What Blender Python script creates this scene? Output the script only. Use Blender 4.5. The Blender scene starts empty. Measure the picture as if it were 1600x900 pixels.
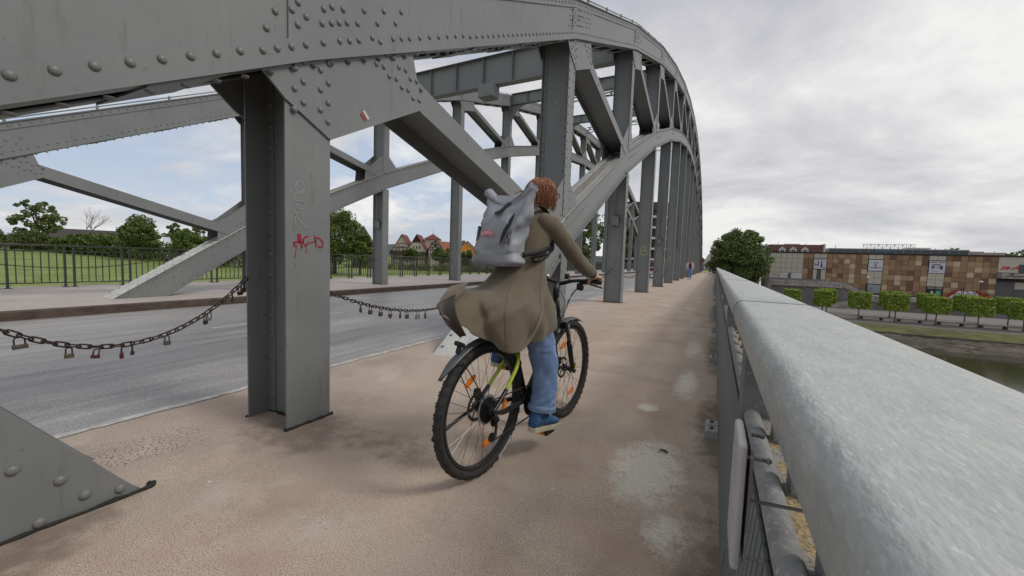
import bpy, math, random
from math import sin, cos, pi, radians, sqrt, atan2
from mathutils import Vector, Matrix, noise
import numpy as np

SC = bpy.context.scene
COL = SC.collection
rnd = random.Random(7)

# ---------------------------------------------------------------- camera
CAM_H = 1.15
cam = bpy.data.cameras.new('camera')
cam_o = bpy.data.objects.new('camera', cam); COL.objects.link(cam_o)
cam.sensor_fit = 'HORIZONTAL'; cam.sensor_width = 36.0
cam.lens = 36.0 * 620.0 / 1600.0
cam.clip_start = 0.02; cam.clip_end = 6000
YAW, PITCH, ROLL = radians(26.99837), radians(4.07), radians(1.95)
fw = Vector((-sin(YAW) * cos(PITCH), cos(YAW) * cos(PITCH), -sin(PITCH)))
r0 = Vector((cos(YAW), sin(YAW), 0)); u0 = r0.cross(fw)
rt = r0 * cos(ROLL) + u0 * sin(ROLL); up = u0 * cos(ROLL) - r0 * sin(ROLL)
M = Matrix(((rt.x, up.x, -fw.x), (rt.y, up.y, -fw.y), (rt.z, up.z, -fw.z))).to_4x4()
M.translation = Vector((0, 0, CAM_H))
cam_o.matrix_world = M
SC.camera = cam_o
SC.render.resolution_x = 1024; SC.render.resolution_y = 576

# ---------------------------------------------------------------- sky
SUN_EL, SUN_AZ = radians(44), radians(78)      # azimuth measured from +Y towards +X
w = bpy.data.worlds.new('World'); SC.world = w; w.use_nodes = True
nt = w.node_tree; nt.nodes.clear()
def N(t, tp, **kw):
    n = t.nodes.new(tp)
    for k, v in kw.items():
        if k.startswith('i_'):
            n.inputs[k[2:]].default_value = v
        else:
            setattr(n, k, v)
    return n
out = N(nt, 'ShaderNodeOutputWorld'); bg = N(nt, 'ShaderNodeBackground'); bg.inputs['Strength'].default_value = 0.1
sky = N(nt, 'ShaderNodeTexSky'); sky.sky_type = 'NISHITA'; sky.sun_disc = False
sky.sun_elevation = SUN_EL; sky.sun_rotation = SUN_AZ
tc = N(nt, 'ShaderNodeTexCoord'); sep = N(nt, 'ShaderNodeSeparateXYZ')
nt.links.new(tc.outputs['Generated'], sep.inputs[0])
def wm(op, a, b=None, c=None):
    n = N(nt, 'ShaderNodeMath', operation=op)
    for i, v in enumerate((a, b, c)):
        if v is None: continue
        if isinstance(v, (int, float)): n.inputs[i].default_value = v
        else: nt.links.new(v, n.inputs[i])
    return n.outputs[0]
zz = wm('ADD', wm('MAXIMUM', sep.outputs['Z'], 0.0), 0.22)
cx = wm('DIVIDE', sep.outputs['X'], zz); cy = wm('DIVIDE', sep.outputs['Y'], zz)
comb = N(nt, 'ShaderNodeCombineXYZ'); nt.links.new(cx, comb.inputs[0]); nt.links.new(cy, comb.inputs[1])
comb.inputs[2].default_value = 3.7
def wnoise(scale, det, rough, dist=0.0, off=(0, 0, 0)):
    mp = N(nt, 'ShaderNodeMapping'); mp.inputs['Location'].default_value = off
    nt.links.new(comb.outputs[0], mp.inputs[0])
    n = N(nt, 'ShaderNodeTexNoise'); n.inputs['Scale'].default_value = scale; n.inputs['Detail'].default_value = det
    n.inputs['Roughness'].default_value = rough; n.inputs['Distortion'].default_value = dist
    nt.links.new(mp.outputs[0], n.inputs[0]); return n.outputs[0]
def wramp(src, stops):
    r = N(nt, 'ShaderNodeValToRGB'); nt.links.new(src, r.inputs[0])
    els = r.color_ramp.elements
    while len(els) < len(stops): els.new(0.5)
    for e, (p, c) in zip(els, stops): e.position = p; e.color = (c[0], c[1], c[2], 1)
    return r.outputs[0]
big = wnoise(0.55, 7, 0.55, 0.35, (1.3, 4.1, 0))
fine = wnoise(1.7, 9, 0.62, 0.5, (7, 2, 1))
mixn = wm('ADD', wm('MULTIPLY', big, 0.74), wm('MULTIPLY', fine, 0.26))
cloud = wramp(mixn, [(0.39, (4.6, 4.7, 5.2)), (0.455, (5.6, 5.65, 6.05)), (0.515, (7.0, 7.0, 7.2)), (0.58, (8.9, 8.85, 8.75))])
# thin gaps of pale blue, more of them towards -X (the left)
gapn = wnoise(1.1, 6, 0.6, 0.6, (3.1, 9.2, 0))
gap = wm('MULTIPLY', wramp(gapn, [(0.43, (0, 0, 0)), (0.56, (1, 1, 1))]), wm('MINIMUM', wm('MAXIMUM', wm('MULTIPLY', wm('ADD', sep.outputs['X'], 0.12), -2.2), 0.0), 0.8))
blue = N(nt, 'ShaderNodeMixRGB', blend_type='MIX'); blue.inputs[0].default_value = 0.75
nt.links.new(sky.outputs[0], blue.inputs[1]); blue.inputs[2].default_value = (4.6, 5.7, 7.6, 1)
mx = N(nt, 'ShaderNodeMixRGB', blend_type='MIX')
nt.links.new(gap, mx.inputs[0]); nt.links.new(cloud, mx.inputs[1]); nt.links.new(blue.outputs[0], mx.inputs[2])
# bright haze low over the horizon
hz = wm('MULTIPLY', wm('POWER', wm('SUBTRACT', 1.0, wm('MINIMUM', wm('ABSOLUTE', sep.outputs['Z']), 1.0)), 9.0), 0.3)
mh = N(nt, 'ShaderNodeMixRGB', blend_type='MIX'); nt.links.new(hz, mh.inputs[0]); nt.links.new(mx.outputs[0], mh.inputs[1])
mh.inputs[2].default_value = (7.5, 7.55, 7.4, 1)
nt.links.new(mh.outputs[0], bg.inputs['Color']); nt.links.new(bg.outputs[0], out.inputs['Surface'])

sun = bpy.data.lights.new('sun', 'SUN'); sun.energy = 1.5; sun.angle = radians(16); sun.color = (1, 0.96, 0.9)
sun_o = bpy.data.objects.new('sun', sun); COL.objects.link(sun_o)
sd = Vector((sin(SUN_AZ) * cos(SUN_EL), cos(SUN_AZ) * cos(SUN_EL), sin(SUN_EL)))
sun_o.rotation_euler = sd.to_track_quat('Z', 'Y').to_euler()
sun_o.location = (10, 10, 40)
SC.view_settings.view_transform = 'Standard'; SC.view_settings.look = 'None'
SC.view_settings.exposure = 0.0; SC.view_settings.gamma = 1.0
SC.render.engine = 'CYCLES'

# ---------------------------------------------------------------- materials
def mat(name, c1, c2=None, scale=3.0, rough=0.6, spec=0.4, metal=0.0, bump=0.0, bscale=40.0, detail=6, stretch=(1, 1, 1),
        lo=0.35, hi=0.65, speck=None, speck_scale=200.0, speck_lo=0.6, speck_hi=0.7, rvar=0.0, emit=None, alpha=None, trans=0.0, sheen=0.0, subs=0.0):
    m = bpy.data.materials.new(name); m.use_nodes = True
    t = m.node_tree; p = t.nodes['Principled BSDF']
    p.inputs['Roughness'].default_value = rough; p.inputs['Specular IOR Level'].default_value = spec
    p.inputs['Metallic'].default_value = metal
    if trans: p.inputs['Transmission Weight'].default_value = trans
    if sheen: p.inputs['Sheen Weight'].default_value = sheen
    g = N(t, 'ShaderNodeTexCoord'); mp = N(t, 'ShaderNodeMapping'); mp.inputs['Scale'].default_value = stretch
    t.links.new(g.outputs['Object'], mp.inputs[0])
    m['vec'] = 1
    if c2 is None:
        p.inputs['Base Color'].default_value = (*c1, 1); last = None
    else:
        n = N(t, 'ShaderNodeTexNoise'); n.inputs['Scale'].default_value = scale; n.inputs['Detail'].default_value = detail
        n.inputs['Roughness'].default_value = 0.6
        t.links.new(mp.outputs[0], n.inputs[0])
        r = N(t, 'ShaderNodeMapRange'); r.inputs[1].default_value = lo; r.inputs[2].default_value = hi
        t.links.new(n.outputs[0], r.inputs[0])
        x = N(t, 'ShaderNodeMixRGB'); x.inputs[1].default_value = (*c1, 1); x.inputs[2].default_value = (*c2, 1)
        t.links.new(r.outputs[0], x.inputs[0]); last = x.outputs[0]
        if rvar:
            rr = N(t, 'ShaderNodeMapRange'); rr.inputs[3].default_value = rough - rvar; rr.inputs[4].default_value = rough + rvar
            t.links.new(n.outputs[0], rr.inputs[0]); t.links.new(rr.outputs[0], p.inputs['Roughness'])
    if speck:
        n = N(t, 'ShaderNodeTexNoise'); n.inputs['Scale'].default_value = speck_scale; n.inputs['Detail'].default_value = 2
        t.links.new(mp.outputs[0], n.inputs[0])
        r = N(t, 'ShaderNodeMapRange'); r.inputs[1].default_value = speck_lo; r.inputs[2].default_value = speck_hi
        t.links.new(n.outputs[0], r.inputs[0])
        x = N(t, 'ShaderNodeMixRGB'); x.inputs[2].default_value = (*speck, 1)
        if last: t.links.new(last, x.inputs[1])
        else: x.inputs[1].default_value = (*c1, 1)
        t.links.new(r.outputs[0], x.inputs[0]); last = x.outputs[0]
    if last: t.links.new(last, p.inputs['Base Color'])
    if bump:
        n = N(t, 'ShaderNodeTexNoise'); n.inputs['Scale'].default_value = bscale; n.inputs['Detail'].default_value = 4
        t.links.new(mp.outputs[0], n.inputs[0])
        b = N(t, 'ShaderNodeBump'); b.inputs['Strength'].default_value = bump; b.inputs['Distance'].default_value = 0.01
        t.links.new(n.outputs[0], b.inputs['Height']); t.links.new(b.outputs[0], p.inputs['Normal'])
    if emit:
        p.inputs['Emission Color'].default_value = (*emit, 1); p.inputs['Emission Strength'].default_value = 1
    return m
def tree_of(m): return m.node_tree, m.node_tree.nodes['Principled BSDF']
def final_color(m):
    t, p = tree_of(m); l = p.inputs['Base Color'].links
    return l[0].from_socket if l else None
def overlay(m, color, scale, lo, hi, stretch=(1, 1, 1), fac=1.0, off=(0, 0, 0), detail=5, mask=None, rough=None):
    """one more noise-shaped layer of real colour (dirt, wear, moss)"""
    t, p = tree_of(m)
    g = N(t, 'ShaderNodeTexCoord'); mp = N(t, 'ShaderNodeMapping'); mp.inputs['Scale'].default_value = stretch; mp.inputs['Location'].default_value = off
    t.links.new(g.outputs['Object'], mp.inputs[0])
    n = N(t, 'ShaderNodeTexNoise'); n.inputs['Scale'].default_value = scale; n.inputs['Detail'].default_value = detail; n.inputs['Roughness'].default_value = 0.65
    t.links.new(mp.outputs[0], n.inputs[0])
    src = n.outputs[0]
    if mask:      # soft ellipses given as (x, y, rx, ry, gain)
        acc = None
        sp = N(t, 'ShaderNodeSeparateXYZ'); t.links.new(g.outputs['Object'], sp.inputs[0])
        def mm(op, a, b):
            q = N(t, 'ShaderNodeMath', operation=op)
            for i, v in enumerate((a, b)):
                if isinstance(v, (int, float)): q.inputs[i].default_value = v
                else: t.links.new(v, q.inputs[i])
            return q.outputs[0]
        for (x0, y0, rx, ry, gn) in mask:
            dx = mm('DIVIDE', mm('SUBTRACT', sp.outputs[0], x0), rx); dy = mm('DIVIDE', mm('SUBTRACT', sp.outputs[1], y0), ry)
            d2 = mm('ADD', mm('MULTIPLY', dx, dx), mm('MULTIPLY', dy, dy))
            e = mm('MULTIPLY', mm('MAXIMUM', mm('SUBTRACT', 1.0, d2), 0.0), gn)
            acc = e if acc is None else mm('MAXIMUM', acc, e)
        src = mm('MULTIPLY', src, acc)
    r = N(t, 'ShaderNodeMapRange'); r.inputs[1].default_value = lo; r.inputs[2].default_value = hi; r.inputs[4].default_value = fac
    t.links.new(src, r.inputs[0])
    x = N(t, 'ShaderNodeMixRGB'); x.inputs[2].default_value = (*color, 1)
    prev = final_color(m)
    if prev: t.links.new(prev, x.inputs[1])
    else: x.inputs[1].default_value = p.inputs['Base Color'].default_value
    t.links.new(r.outputs[0], x.inputs[0]); t.links.new(x.outputs[0], p.inputs['Base Color'])
    if rough is not None:
        rr = N(t, 'ShaderNodeMapRange'); rr.inputs[3].default_value = p.inputs['Roughness'].default_value; rr.inputs[4].default_value = rough
        t.links.new(r.outputs[0], rr.inputs[0]); t.links.new(rr.outputs[0], p.inputs['Roughness'])
    return m

steel = mat('grey_painted_steel', (.168, .178, .176), (.20, .209, .206), 1.3, rough=.48, spec=.4, bump=.10, bscale=14, rvar=.08)
overlay(steel, (.105, .105, .10), 3.0, .60, .80, stretch=(3, 3, .5), fac=.55)
overlay(steel, (.075, .07, .062), 26, .64, .76, stretch=(1, 1, .6), fac=.7, off=(3, 1, 2))
overlay(steel, (.10, .092, .082), 7, .60, .74, stretch=(2.2, 2.2, .22), fac=.55, off=(5, 3, 0))
overlay(steel, (.24, .245, .24), 4, .60, .75, stretch=(1, 1, .5), fac=.4, off=(1, 8, 4))
rivet_m = mat('grey_rivet_paint', (.15, .15, .148), (.18, .18, .175), 6, rough=.42, spec=.45)
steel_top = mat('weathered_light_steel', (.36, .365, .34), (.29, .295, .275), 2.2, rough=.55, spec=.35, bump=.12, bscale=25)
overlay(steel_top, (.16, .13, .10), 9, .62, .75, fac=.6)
steel_skylit = mat('sky_brightened_weathered_steel', (.60, .60, .56), (.50, .505, .475), 2.2, rough=.5, spec=.4, bump=.12, bscale=25)  # sky brightness on the upward-facing foot plates put into the base colour
overlay(steel_skylit, (.26, .23, .19), 9, .62, .76, fac=.5)
rusty = mat('rust_stained_trough', (.235, .205, .165), (.30, .28, .245), 5, rough=.85, spec=.2, bump=.3, bscale=60)
overlay(rusty, (.14, .095, .06), 7, .52, .66, fac=.85)
overlay(rusty, (.34, .34, .31), 16, .6, .7, fac=.6, off=(2, 2, 2))
dark_gap = mat('black_bitumen_and_shade', (.018, .017, .015), (.035, .032, .028), 30, rough=.8, bump=.8, bscale=90)  # also colours the sheet standing in for shade behind the parapet pickets
galv = mat('galvanised_cap_metal', (.375, .39, .37), (.455, .47, .44), 9.0, rough=.45, spec=.45, metal=.1, bump=.22, bscale=55, stretch=(3, 1, 1), lo=.3, hi=.7, rvar=.10)
overlay(galv, (.56, .57, .565), 60, .52, .64, stretch=(1.8, .35, 1), fac=.45)
overlay(galv, (.62, .63, .63), 150, .58, .68, stretch=(1.0, .3, 1), fac=.5, off=(5, 2, 0), detail=2)
overlay(galv, (.27, .285, .275), 9, .48, .76, stretch=(2, .5, 1), fac=.6, off=(1, 5, 0))
overlay(galv, (.55, .56, .55), 7, .62, .74, stretch=(3, .5, 1), fac=.35, off=(8, 5, 0), detail=3)
overlay(galv, (.42, .37, .27), 5, .64, .78, stretch=(1, .7, 1), fac=.45, off=(4, 1, 0))
galv_d = mat('dull_galvanised_steel', (.17, .175, .175), (.23, .235, .23), 9, rough=.6, spec=.35, metal=.2, bump=.2, bscale=50, speck=(.33, .33, .32), speck_scale=60, speck_lo=.62, speck_hi=.7)
ledge_g = mat('weathered_lip_steel', (.26, .255, .245), (.34, .335, .32), 14, rough=.65, bump=.35, bscale=60, speck=(.45, .44, .43), speck_scale=70, speck_lo=.6, speck_hi=.68)
picket_m = mat('blue_grey_flat_bar_paint', (.16, .18, .185), (.215, .23, .23), 8, rough=.5, stretch=(1, 1, .4))
ledge_m = mat('mossy_ledge_steel', (.30, .29, .27), (.36, .35, .33), 12, rough=.8, spec=.2, bump=.4, bscale=110)
overlay(ledge_m, (.44, .33, .17), 4.5, .46, .53, stretch=(1.2, 1.2, .2), fac=.95, off=(2, 3, 0))
overlay(ledge_m, (.14, .105, .055), 95, .48, .58, fac=.7, off=(1, 0, 0))
overlay(ledge_m, (.52, .44, .28), 120, .55, .63, fac=.6, off=(4, 0, 0))
pave = mat('reddish_epoxy_walkway', (.585, .45, .345), (.445, .35, .27), 1.5, rough=.7, spec=.3, bump=.3, bscale=420, detail=9,
           speck=(.12, .08, .058), speck_scale=215, speck_lo=.49, speck_hi=.64)
overlay(pave, (.84, .77, .68), 235, .54, .66, fac=.9, off=(9, 1, 0), detail=2)
overlay(pave, (.28, .21, .165), 2.0, .49, .68, fac=.5, off=(2, 9, 0), detail=8)
overlay(pave, (.62, .54, .46), 1.6, .54, .70, fac=.5, off=(6, 5, 0), detail=8)
overlay(pave, (.27, .21, .17), 45, .56, .70, fac=.6, off=(3, 1, 0), detail=4)
overlay(pave, (.44, .30, .235), 1.0, .50, .68, fac=.6, off=(4, 4, 0))
overlay(pave, (.45, .37, .30), 0.7, .45, .68, stretch=(1.5, 1, 1), fac=.6, off=(8, 3, 0))
overlay(pave, (.70, .64, .56), 10, .31, .42, fac=.5, detail=14, mask=[(-.27, 2.3, .34, .70, 1.0), (-.12, 1.75, .2, .3, .85), (-.18, 4.2, .2, 1.0, .9), (-.2, 6.1, .25, 1.6, .8), (-.42, 3.3, .16, .2, .9), (-.3, 9, .35, 2.2, .7), (-.3, 14, .5, 2.5, .7)])
overlay(pave, (.80, .75, .67), 55, .34, .50, fac=.65, detail=12, mask=[(-.27, 2.3, .34, .70, 1.0), (-.12, 1.75, .2, .3, .85), (-.18, 4.2, .2, 1.0, .9), (-.2, 6.1, .25, 1.6, .8), (-.42, 3.3, .16, .2, .9), (-.3, 9, .35, 2.2, .7), (-.3, 14, .5, 2.5, .7)])
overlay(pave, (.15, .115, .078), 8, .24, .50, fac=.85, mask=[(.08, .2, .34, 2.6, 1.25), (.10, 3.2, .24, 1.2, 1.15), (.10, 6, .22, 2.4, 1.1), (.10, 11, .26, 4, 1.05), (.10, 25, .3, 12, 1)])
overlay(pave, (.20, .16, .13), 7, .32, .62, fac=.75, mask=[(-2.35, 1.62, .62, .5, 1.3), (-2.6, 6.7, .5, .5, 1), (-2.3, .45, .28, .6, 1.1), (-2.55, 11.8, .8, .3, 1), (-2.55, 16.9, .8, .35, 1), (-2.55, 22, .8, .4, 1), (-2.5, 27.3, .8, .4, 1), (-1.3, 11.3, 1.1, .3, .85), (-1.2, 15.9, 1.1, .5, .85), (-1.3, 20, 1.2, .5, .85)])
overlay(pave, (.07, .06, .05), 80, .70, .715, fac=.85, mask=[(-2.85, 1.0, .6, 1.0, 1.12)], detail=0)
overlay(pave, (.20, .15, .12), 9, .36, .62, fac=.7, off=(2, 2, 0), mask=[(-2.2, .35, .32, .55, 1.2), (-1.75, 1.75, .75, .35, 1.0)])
far_pave = mat('pale_pink_far_walkway', (.50, .44, .40), (.42, .375, .345), 1.1, rough=.75, bump=.3, bscale=80, speck=(.27, .23, .2), speck_scale=60, speck_lo=.55, speck_hi=.66)
overlay(far_pave, (.46, .42, .39), 0.8, .5, .68, stretch=(1, .35, 1), fac=.7)
asph = mat('worn_grey_asphalt', (.315, .292, .272), (.235, .218, .205), 1.3, rough=.42, spec=.4, bump=.5, bscale=110, detail=9, stretch=(2.4, .5, 1),
           speck=(.50, .49, .48), speck_scale=150, speck_lo=.53, speck_hi=.66)
overlay(asph, (.52, .505, .485), 2.6, .50, .72, stretch=(2.0, .2, 1), fac=.6, off=(2, 0, 0))
overlay(asph, (.13, .124, .12), 2.2, .50, .68, stretch=(1.6, .22, 1), fac=.65, off=(6, 0, 0))
overlay(asph, (.24, .17, .15), 5, .58, .70, stretch=(2, .6, 1), fac=.5, off=(1, 7, 0))
overlay(asph, (.10, .097, .094), 120, .53, .66, stretch=(1, .7, 1), fac=.75, detail=2, off=(3, 3, 0))
overlay(asph, (.62, .61, .60), 130, .58, .68, stretch=(1, .6, 1), fac=.6, detail=1)
edge_m = mat('pale_joint_mortar', (.62, .61, .58), (.36, .35, .33), 12, rough=.8, bump=.3)
kerb_m = mat('brown_weathered_kerb', (.06, .042, .034), (.10, .072, .058), 6, rough=.85, bump=.4, bscale=40)
line_m = mat('road_marking_paint', (.62, .61, .57), (.45, .44, .42), 20, rough=.7)
fence_m = mat('dark_olive_railing_paint', (.055, .06, .05), (.075, .08, .066), 6, rough=.5)
chain_m = mat('rusty_chain_iron', (.035, .026, .022), (.065, .042, .032), 60, rough=.65, metal=.35, spec=.4)
brass = mat('tarnished_brass', (.13, .115, .08), (.085, .07, .052), 40, rough=.5, metal=.4)
lock_red = mat('faded_red_padlock', (.10, .025, .025), (.06, .018, .018), 40, rough=.5)
lock_dk = mat('dark_padlock_metal', (.05, .043, .037), (.08, .065, .052), 40, rough=.5, metal=.4)
lock_gr = mat('grey_padlock_metal', (.24, .25, .25), (.17, .18, .18), 40, rough=.4, metal=.5)
grass_m = mat('meadow_grass', (.17, .215, .06), (.24, .28, .09), 0.16, rough=.9, spec=.15, bump=.4, bscale=8, detail=10)
overlay(grass_m, (.06, .11, .02), .5, .5, .66, stretch=(1, 1, 1), fac=.7)
overlay(grass_m, (.30, .28, .08), .22, .62, .7, fac=.5, off=(7, 7, 0))
def leafmat(name, a, b, c):
    m = mat(name, a, b, 1.2, rough=.6, spec=.25, lo=.35, hi=.65)
    overlay(m, c, 9, .52, .64, fac=.8)
    t, p = tree_of(m)
    p.inputs['Subsurface Weight'].default_value = 0.0
    return m
leaf_mid = leafmat('mid_green_leaves', (.10, .14, .034), (.15, .20, .05), (.065, .09, .024))
leaf_dark = leafmat('dark_green_leaves', (.115, .155, .048), (.175, .225, .07), (.07, .095, .032))
leaf_lime = leafmat('lime_green_leaves', (.25, .34, .05), (.36, .44, .08), (.13, .20, .032))
leaf_olive = leafmat('olive_green_leaves', (.08, .105, .032), (.12, .145, .045), (.05, .065, .022))
leaf_bush = leafmat('hedge_green_leaves', (.075, .12, .024), (.115, .165, .035), (.045, .075, .016))
bark = mat('brown_bark', (.07, .055, .042), (.12, .10, .08), 8, rough=.9, bump=.5, bscale=30)
bark_pale = mat('pale_dead_bark', (.19, .17, .15), (.13, .115, .10), 8, rough=.9)
def plain(name, c, r=.6, **k): return mat(name, c, tuple(min(1, v * .86) for v in c), 14, rough=r, **k)
black = plain('matt_black_plastic', (.014, .014, .014), .5)
blackg = plain('satin_black_metal', (.017, .017, .018), .3)
tyre_m = mat('black_tyre_rubber', (.022, .021, .020), (.038, .036, .034), 30, rough=.75, bump=.3, bscale=160)
rim_m = plain('dark_grey_rim', (.045, .044, .043), .35, metal=.5)
spoke_m = plain('dull_spoke_steel', (.12, .115, .11), .35, metal=.7)
chrome = plain('bright_steel', (.5, .5, .5), .25, metal=.9)
lime_p = plain('lime_green_frame_paint', (.42, .52, .04), .35)
fend_m = plain('grey_plastic_mudguard', (.075, .08, .088), .4)
orange_m = plain('orange_reflector', (.85, .22, .01), .3)
white_p = plain('white_lettering', (.6, .6, .6), .5)
coat_m = mat('olive_brown_coat_cloth', (.118, .093, .061), (.150, .120, .081), 5, rough=.85, spec=.2, bump=.22, bscale=260, sheen=.25)
lining_m = mat('dark_brown_coat_lining', (.03, .022, .018), (.045, .034, .027), 9, rough=.55)
denim = mat('blue_denim', (.125, .20, .36), (.20, .29, .46), 6, rough=.85, spec=.2, bump=.35, bscale=300, stretch=(1, 1, .35))
overlay(denim, (.34, .43, .60), 16, .55, .7, stretch=(1, 1, .4), fac=.7)
denim_pale = plain('pale_denim_hem', (.30, .38, .52), .9)
shoe_m = mat('blue_canvas', (.028, .085, .19), (.045, .12, .25), 25, rough=.8, bump=.2, bscale=300)
sole_m = mat('cream_rubber_sole', (.60, .55, .42), (.45, .40, .30), 20, rough=.6)
skin = mat('skin', (.56, .30, .22), (.62, .36, .27), 12, rough=.5, spec=.35)
skin.node_tree.nodes['Principled BSDF'].inputs['Subsurface Weight'].default_value = .1
hair_m = mat('auburn_hair', (.11, .034, .014), (.38, .15, .062), 60, rough=.4, spec=.5, stretch=(4, 4, .5))
pack_m = mat('grey_coated_pack_fabric', (.25, .265, .29), (.30, .315, .34), 4, rough=.5, spec=.4, bump=.2, bscale=18)
pack_d = mat('darker_grey_pack_fabric', (.15, .158, .175), (.19, .20, .215), 5, rough=.5, bump=.2, bscale=22)
pack_in = plain('charcoal_pack_roll', (.055, .055, .062), .6)
pink = plain('coral_pink_print', (.85, .16, .20), .5)
pinkw = plain('white_print', (.8, .72, .74), .5)
tag_w = plain('white_sign_plate', (.50, .47, .46), .55)
glass_d = plain('dark_window_glass', (.03, .035, .04), .12, spec=.6)


# ---------------------------------------------------------------- mesh helpers
class MB:
    def __init__(s): s.v = []; s.f = []; s.m = []; s.mi = 0
    def add(s, vs, fs):
        o = len(s.v); s.v += [tuple(q) for q in vs]
        for f in fs: s.f.append([i + o for i in f]); s.m.append(s.mi)
        return s
    def box(s, a, b):
        x0, y0, z0 = a; x1, y1, z1 = b
        return s.add([(x0, y0, z0), (x1, y0, z0), (x1, y1, z0), (x0, y1, z0), (x0, y0, z1), (x1, y0, z1), (x1, y1, z1), (x0, y1, z1)],
                     [(0, 3, 2, 1), (4, 5, 6, 7), (0, 1, 5, 4), (1, 2, 6, 5), (2, 3, 7, 6), (3, 0, 4, 7)])
    def boxm(s, size, mat4):
        x, y, z = (q / 2 for q in size)
        vs = [mat4 @ Vector(p) for p in ((-x, -y, -z), (x, -y, -z), (x, y, -z), (-x, y, -z), (-x, -y, z), (x, -y, z), (x, y, z), (-x, y, z))]
        return s.add(vs, [(0, 3, 2, 1), (4, 5, 6, 7), (0, 1, 5, 4), (1, 2, 6, 5), (2, 3, 7, 6), (3, 0, 4, 7)])
    def plate(s, poly, x0, x1):
        """polygon of (y, z) given thickness along x"""
        n = len(poly)
        vs = [(x0, y, z) for y, z in poly] + [(x1, y, z) for y, z in poly]
        return s.add(vs, [tuple(range(n)), tuple(range(2 * n - 1, n - 1, -1))] + [(i, i + n, (i + 1) % n + n, (i + 1) % n) for i in range(n)])
    def prism(s, poly, axis, a, b):
        n = len(poly)
        def P(p, t): return {0: (t, p[0], p[1]), 1: (p[0], t, p[1]), 2: (p[0], p[1], t)}[axis]
        vs = [P(p, a) for p in poly] + [P(p, b) for p in poly]
        return s.add(vs, [tuple(range(n)), tuple(range(2 * n - 1, n - 1, -1))] + [(i, i + n, (i + 1) % n + n, (i + 1) % n) for i in range(n)])
    def tube(s, pts, r, n=8, closed=False, cap=True, flat=1.0, upv=None):
        pts = [Vector(p) for p in pts]; k = len(pts)
        rs = r if isinstance(r, (list, tuple)) else [r] * k
        vs = []; prev = None
        for i in range(k):
            if closed: t = pts[(i + 1) % k] - pts[i - 1]
            else: t = pts[min(i + 1, k - 1)] - pts[max(i - 1, 0)]
            if t.length < 1e-9: t = Vector((0, 0, 1))
            t.normalize()
            if prev is None:
                a = Vector(upv) if upv else (Vector((0, 0, 1)) if abs(t.z) < .9 else Vector((1, 0, 0)))
            else: a = prev
            a = (a - t * a.dot(t))
            if a.length < 1e-6: a = t.orthogonal()
            a.normalize(); b = t.cross(a); prev = a
            for j in range(n):
                th = 2 * pi * j / n
                vs.append(pts[i] + a * (cos(th) * rs[i]) + b * (sin(th) * rs[i] * flat))
        fs = []
        for i in range(k if closed else k - 1):
            i2 = (i + 1) % k
            for j in range(n):
                fs.append((i * n + j, i * n + (j + 1) % n, i2 * n + (j + 1) % n, i2 * n + j))
        if cap and not closed:
            fs.append(tuple(range(n - 1, -1, -1))); fs.append(tuple((k - 1) * n + j for j in range(n)))
        return s.add(vs, fs)
    def loft(s, rings, cap0=True, cap1=True, closed=True):
        n = len(rings[0]); vs = [p for r in rings for p in r]; fs = []
        for i in range(len(rings) - 1):
            for j in range(n if closed else n - 1):
                fs.append((i * n + j, i * n + (j + 1) % n, (i + 1) * n + (j + 1) % n, (i + 1) * n + j))
        if cap0: fs.append(tuple(range(n - 1, -1, -1)))
        if cap1: fs.append(tuple((len(rings) - 1) * n + j for j in range(n)))
        return s.add(vs, fs)
    def sphere(s, c, r, n=12, m=8, sc=(1, 1, 1)):
        rings = []
        for i in range(1, m):
            ph = pi * i / m - pi / 2
            rings.append([(c[0] + r * sc[0] * cos(ph) * cos(2 * pi * j / n), c[1] + r * sc[1] * cos(ph) * sin(2 * pi * j / n), c[2] + r * sc[2] * sin(ph)) for j in range(n)])
        return s.loft(rings)
    def mesh(s, name, mats, smooth=False, bevel=0.0):
        me = bpy.data.meshes.new(name); me.from_pydata(s.v, [], s.f)
        if not isinstance(mats, (list, tuple)): mats = [mats]
        for m_ in mats: me.materials.append(m_)
        if len(mats) > 1: me.polygons.foreach_set('material_index', s.m)
        if smooth: me.polygons.foreach_set('use_smooth', [True] * len(me.polygons))
        me.update(); return me
    def obj(s, name, mats, parent=None, smooth=False, bevel=0.0, seg=2, autosm=None):
        o = bpy.data.objects.new(name, s.mesh(name, mats, smooth)); COL.objects.link(o)
        if parent: o.parent = parent
        if bevel:
            b = o.modifiers.new('bevel', 'BEVEL'); b.width = bevel; b.segments = seg; b.limit_method = 'ANGLE'; b.angle_limit = radians(40)
        return o
def tag(o, label=None, cat=None, group=None, kind=None):
    if label: o['label'] = label
    if cat: o['category'] = cat
    if group: o['group'] = group
    if kind: o['kind'] = kind
    return o
def empty(name, label, cat, loc=(0, 0, 0), rz=0.0, group=None):
    o = bpy.data.objects.new(name, None); COL.objects.link(o); o.empty_display_size = .2
    o.location = loc; o.rotation_euler = (0, 0, rz)
    return tag(o, label, cat, group)
def inst(name, me, parent=None, loc=(0, 0, 0), rot=None, scale=None):
    o = bpy.data.objects.new(name, me); COL.objects.link(o)
    if parent: o.parent = parent
    o.location = loc
    if rot is not None:
        if isinstance(rot, Matrix): o.rotation_euler = rot.to_euler()
        else: o.rotation_euler = rot
    if scale: o.scale = scale
    return o
def copy_tree(o, parent=None):
    c = o.copy(); COL.objects.link(c)
    if parent: c.parent = parent
    for ch in list(o.children): copy_tree(ch, c)
    return c
def lerp(a, b, t): return a + (b - a) * t
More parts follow.
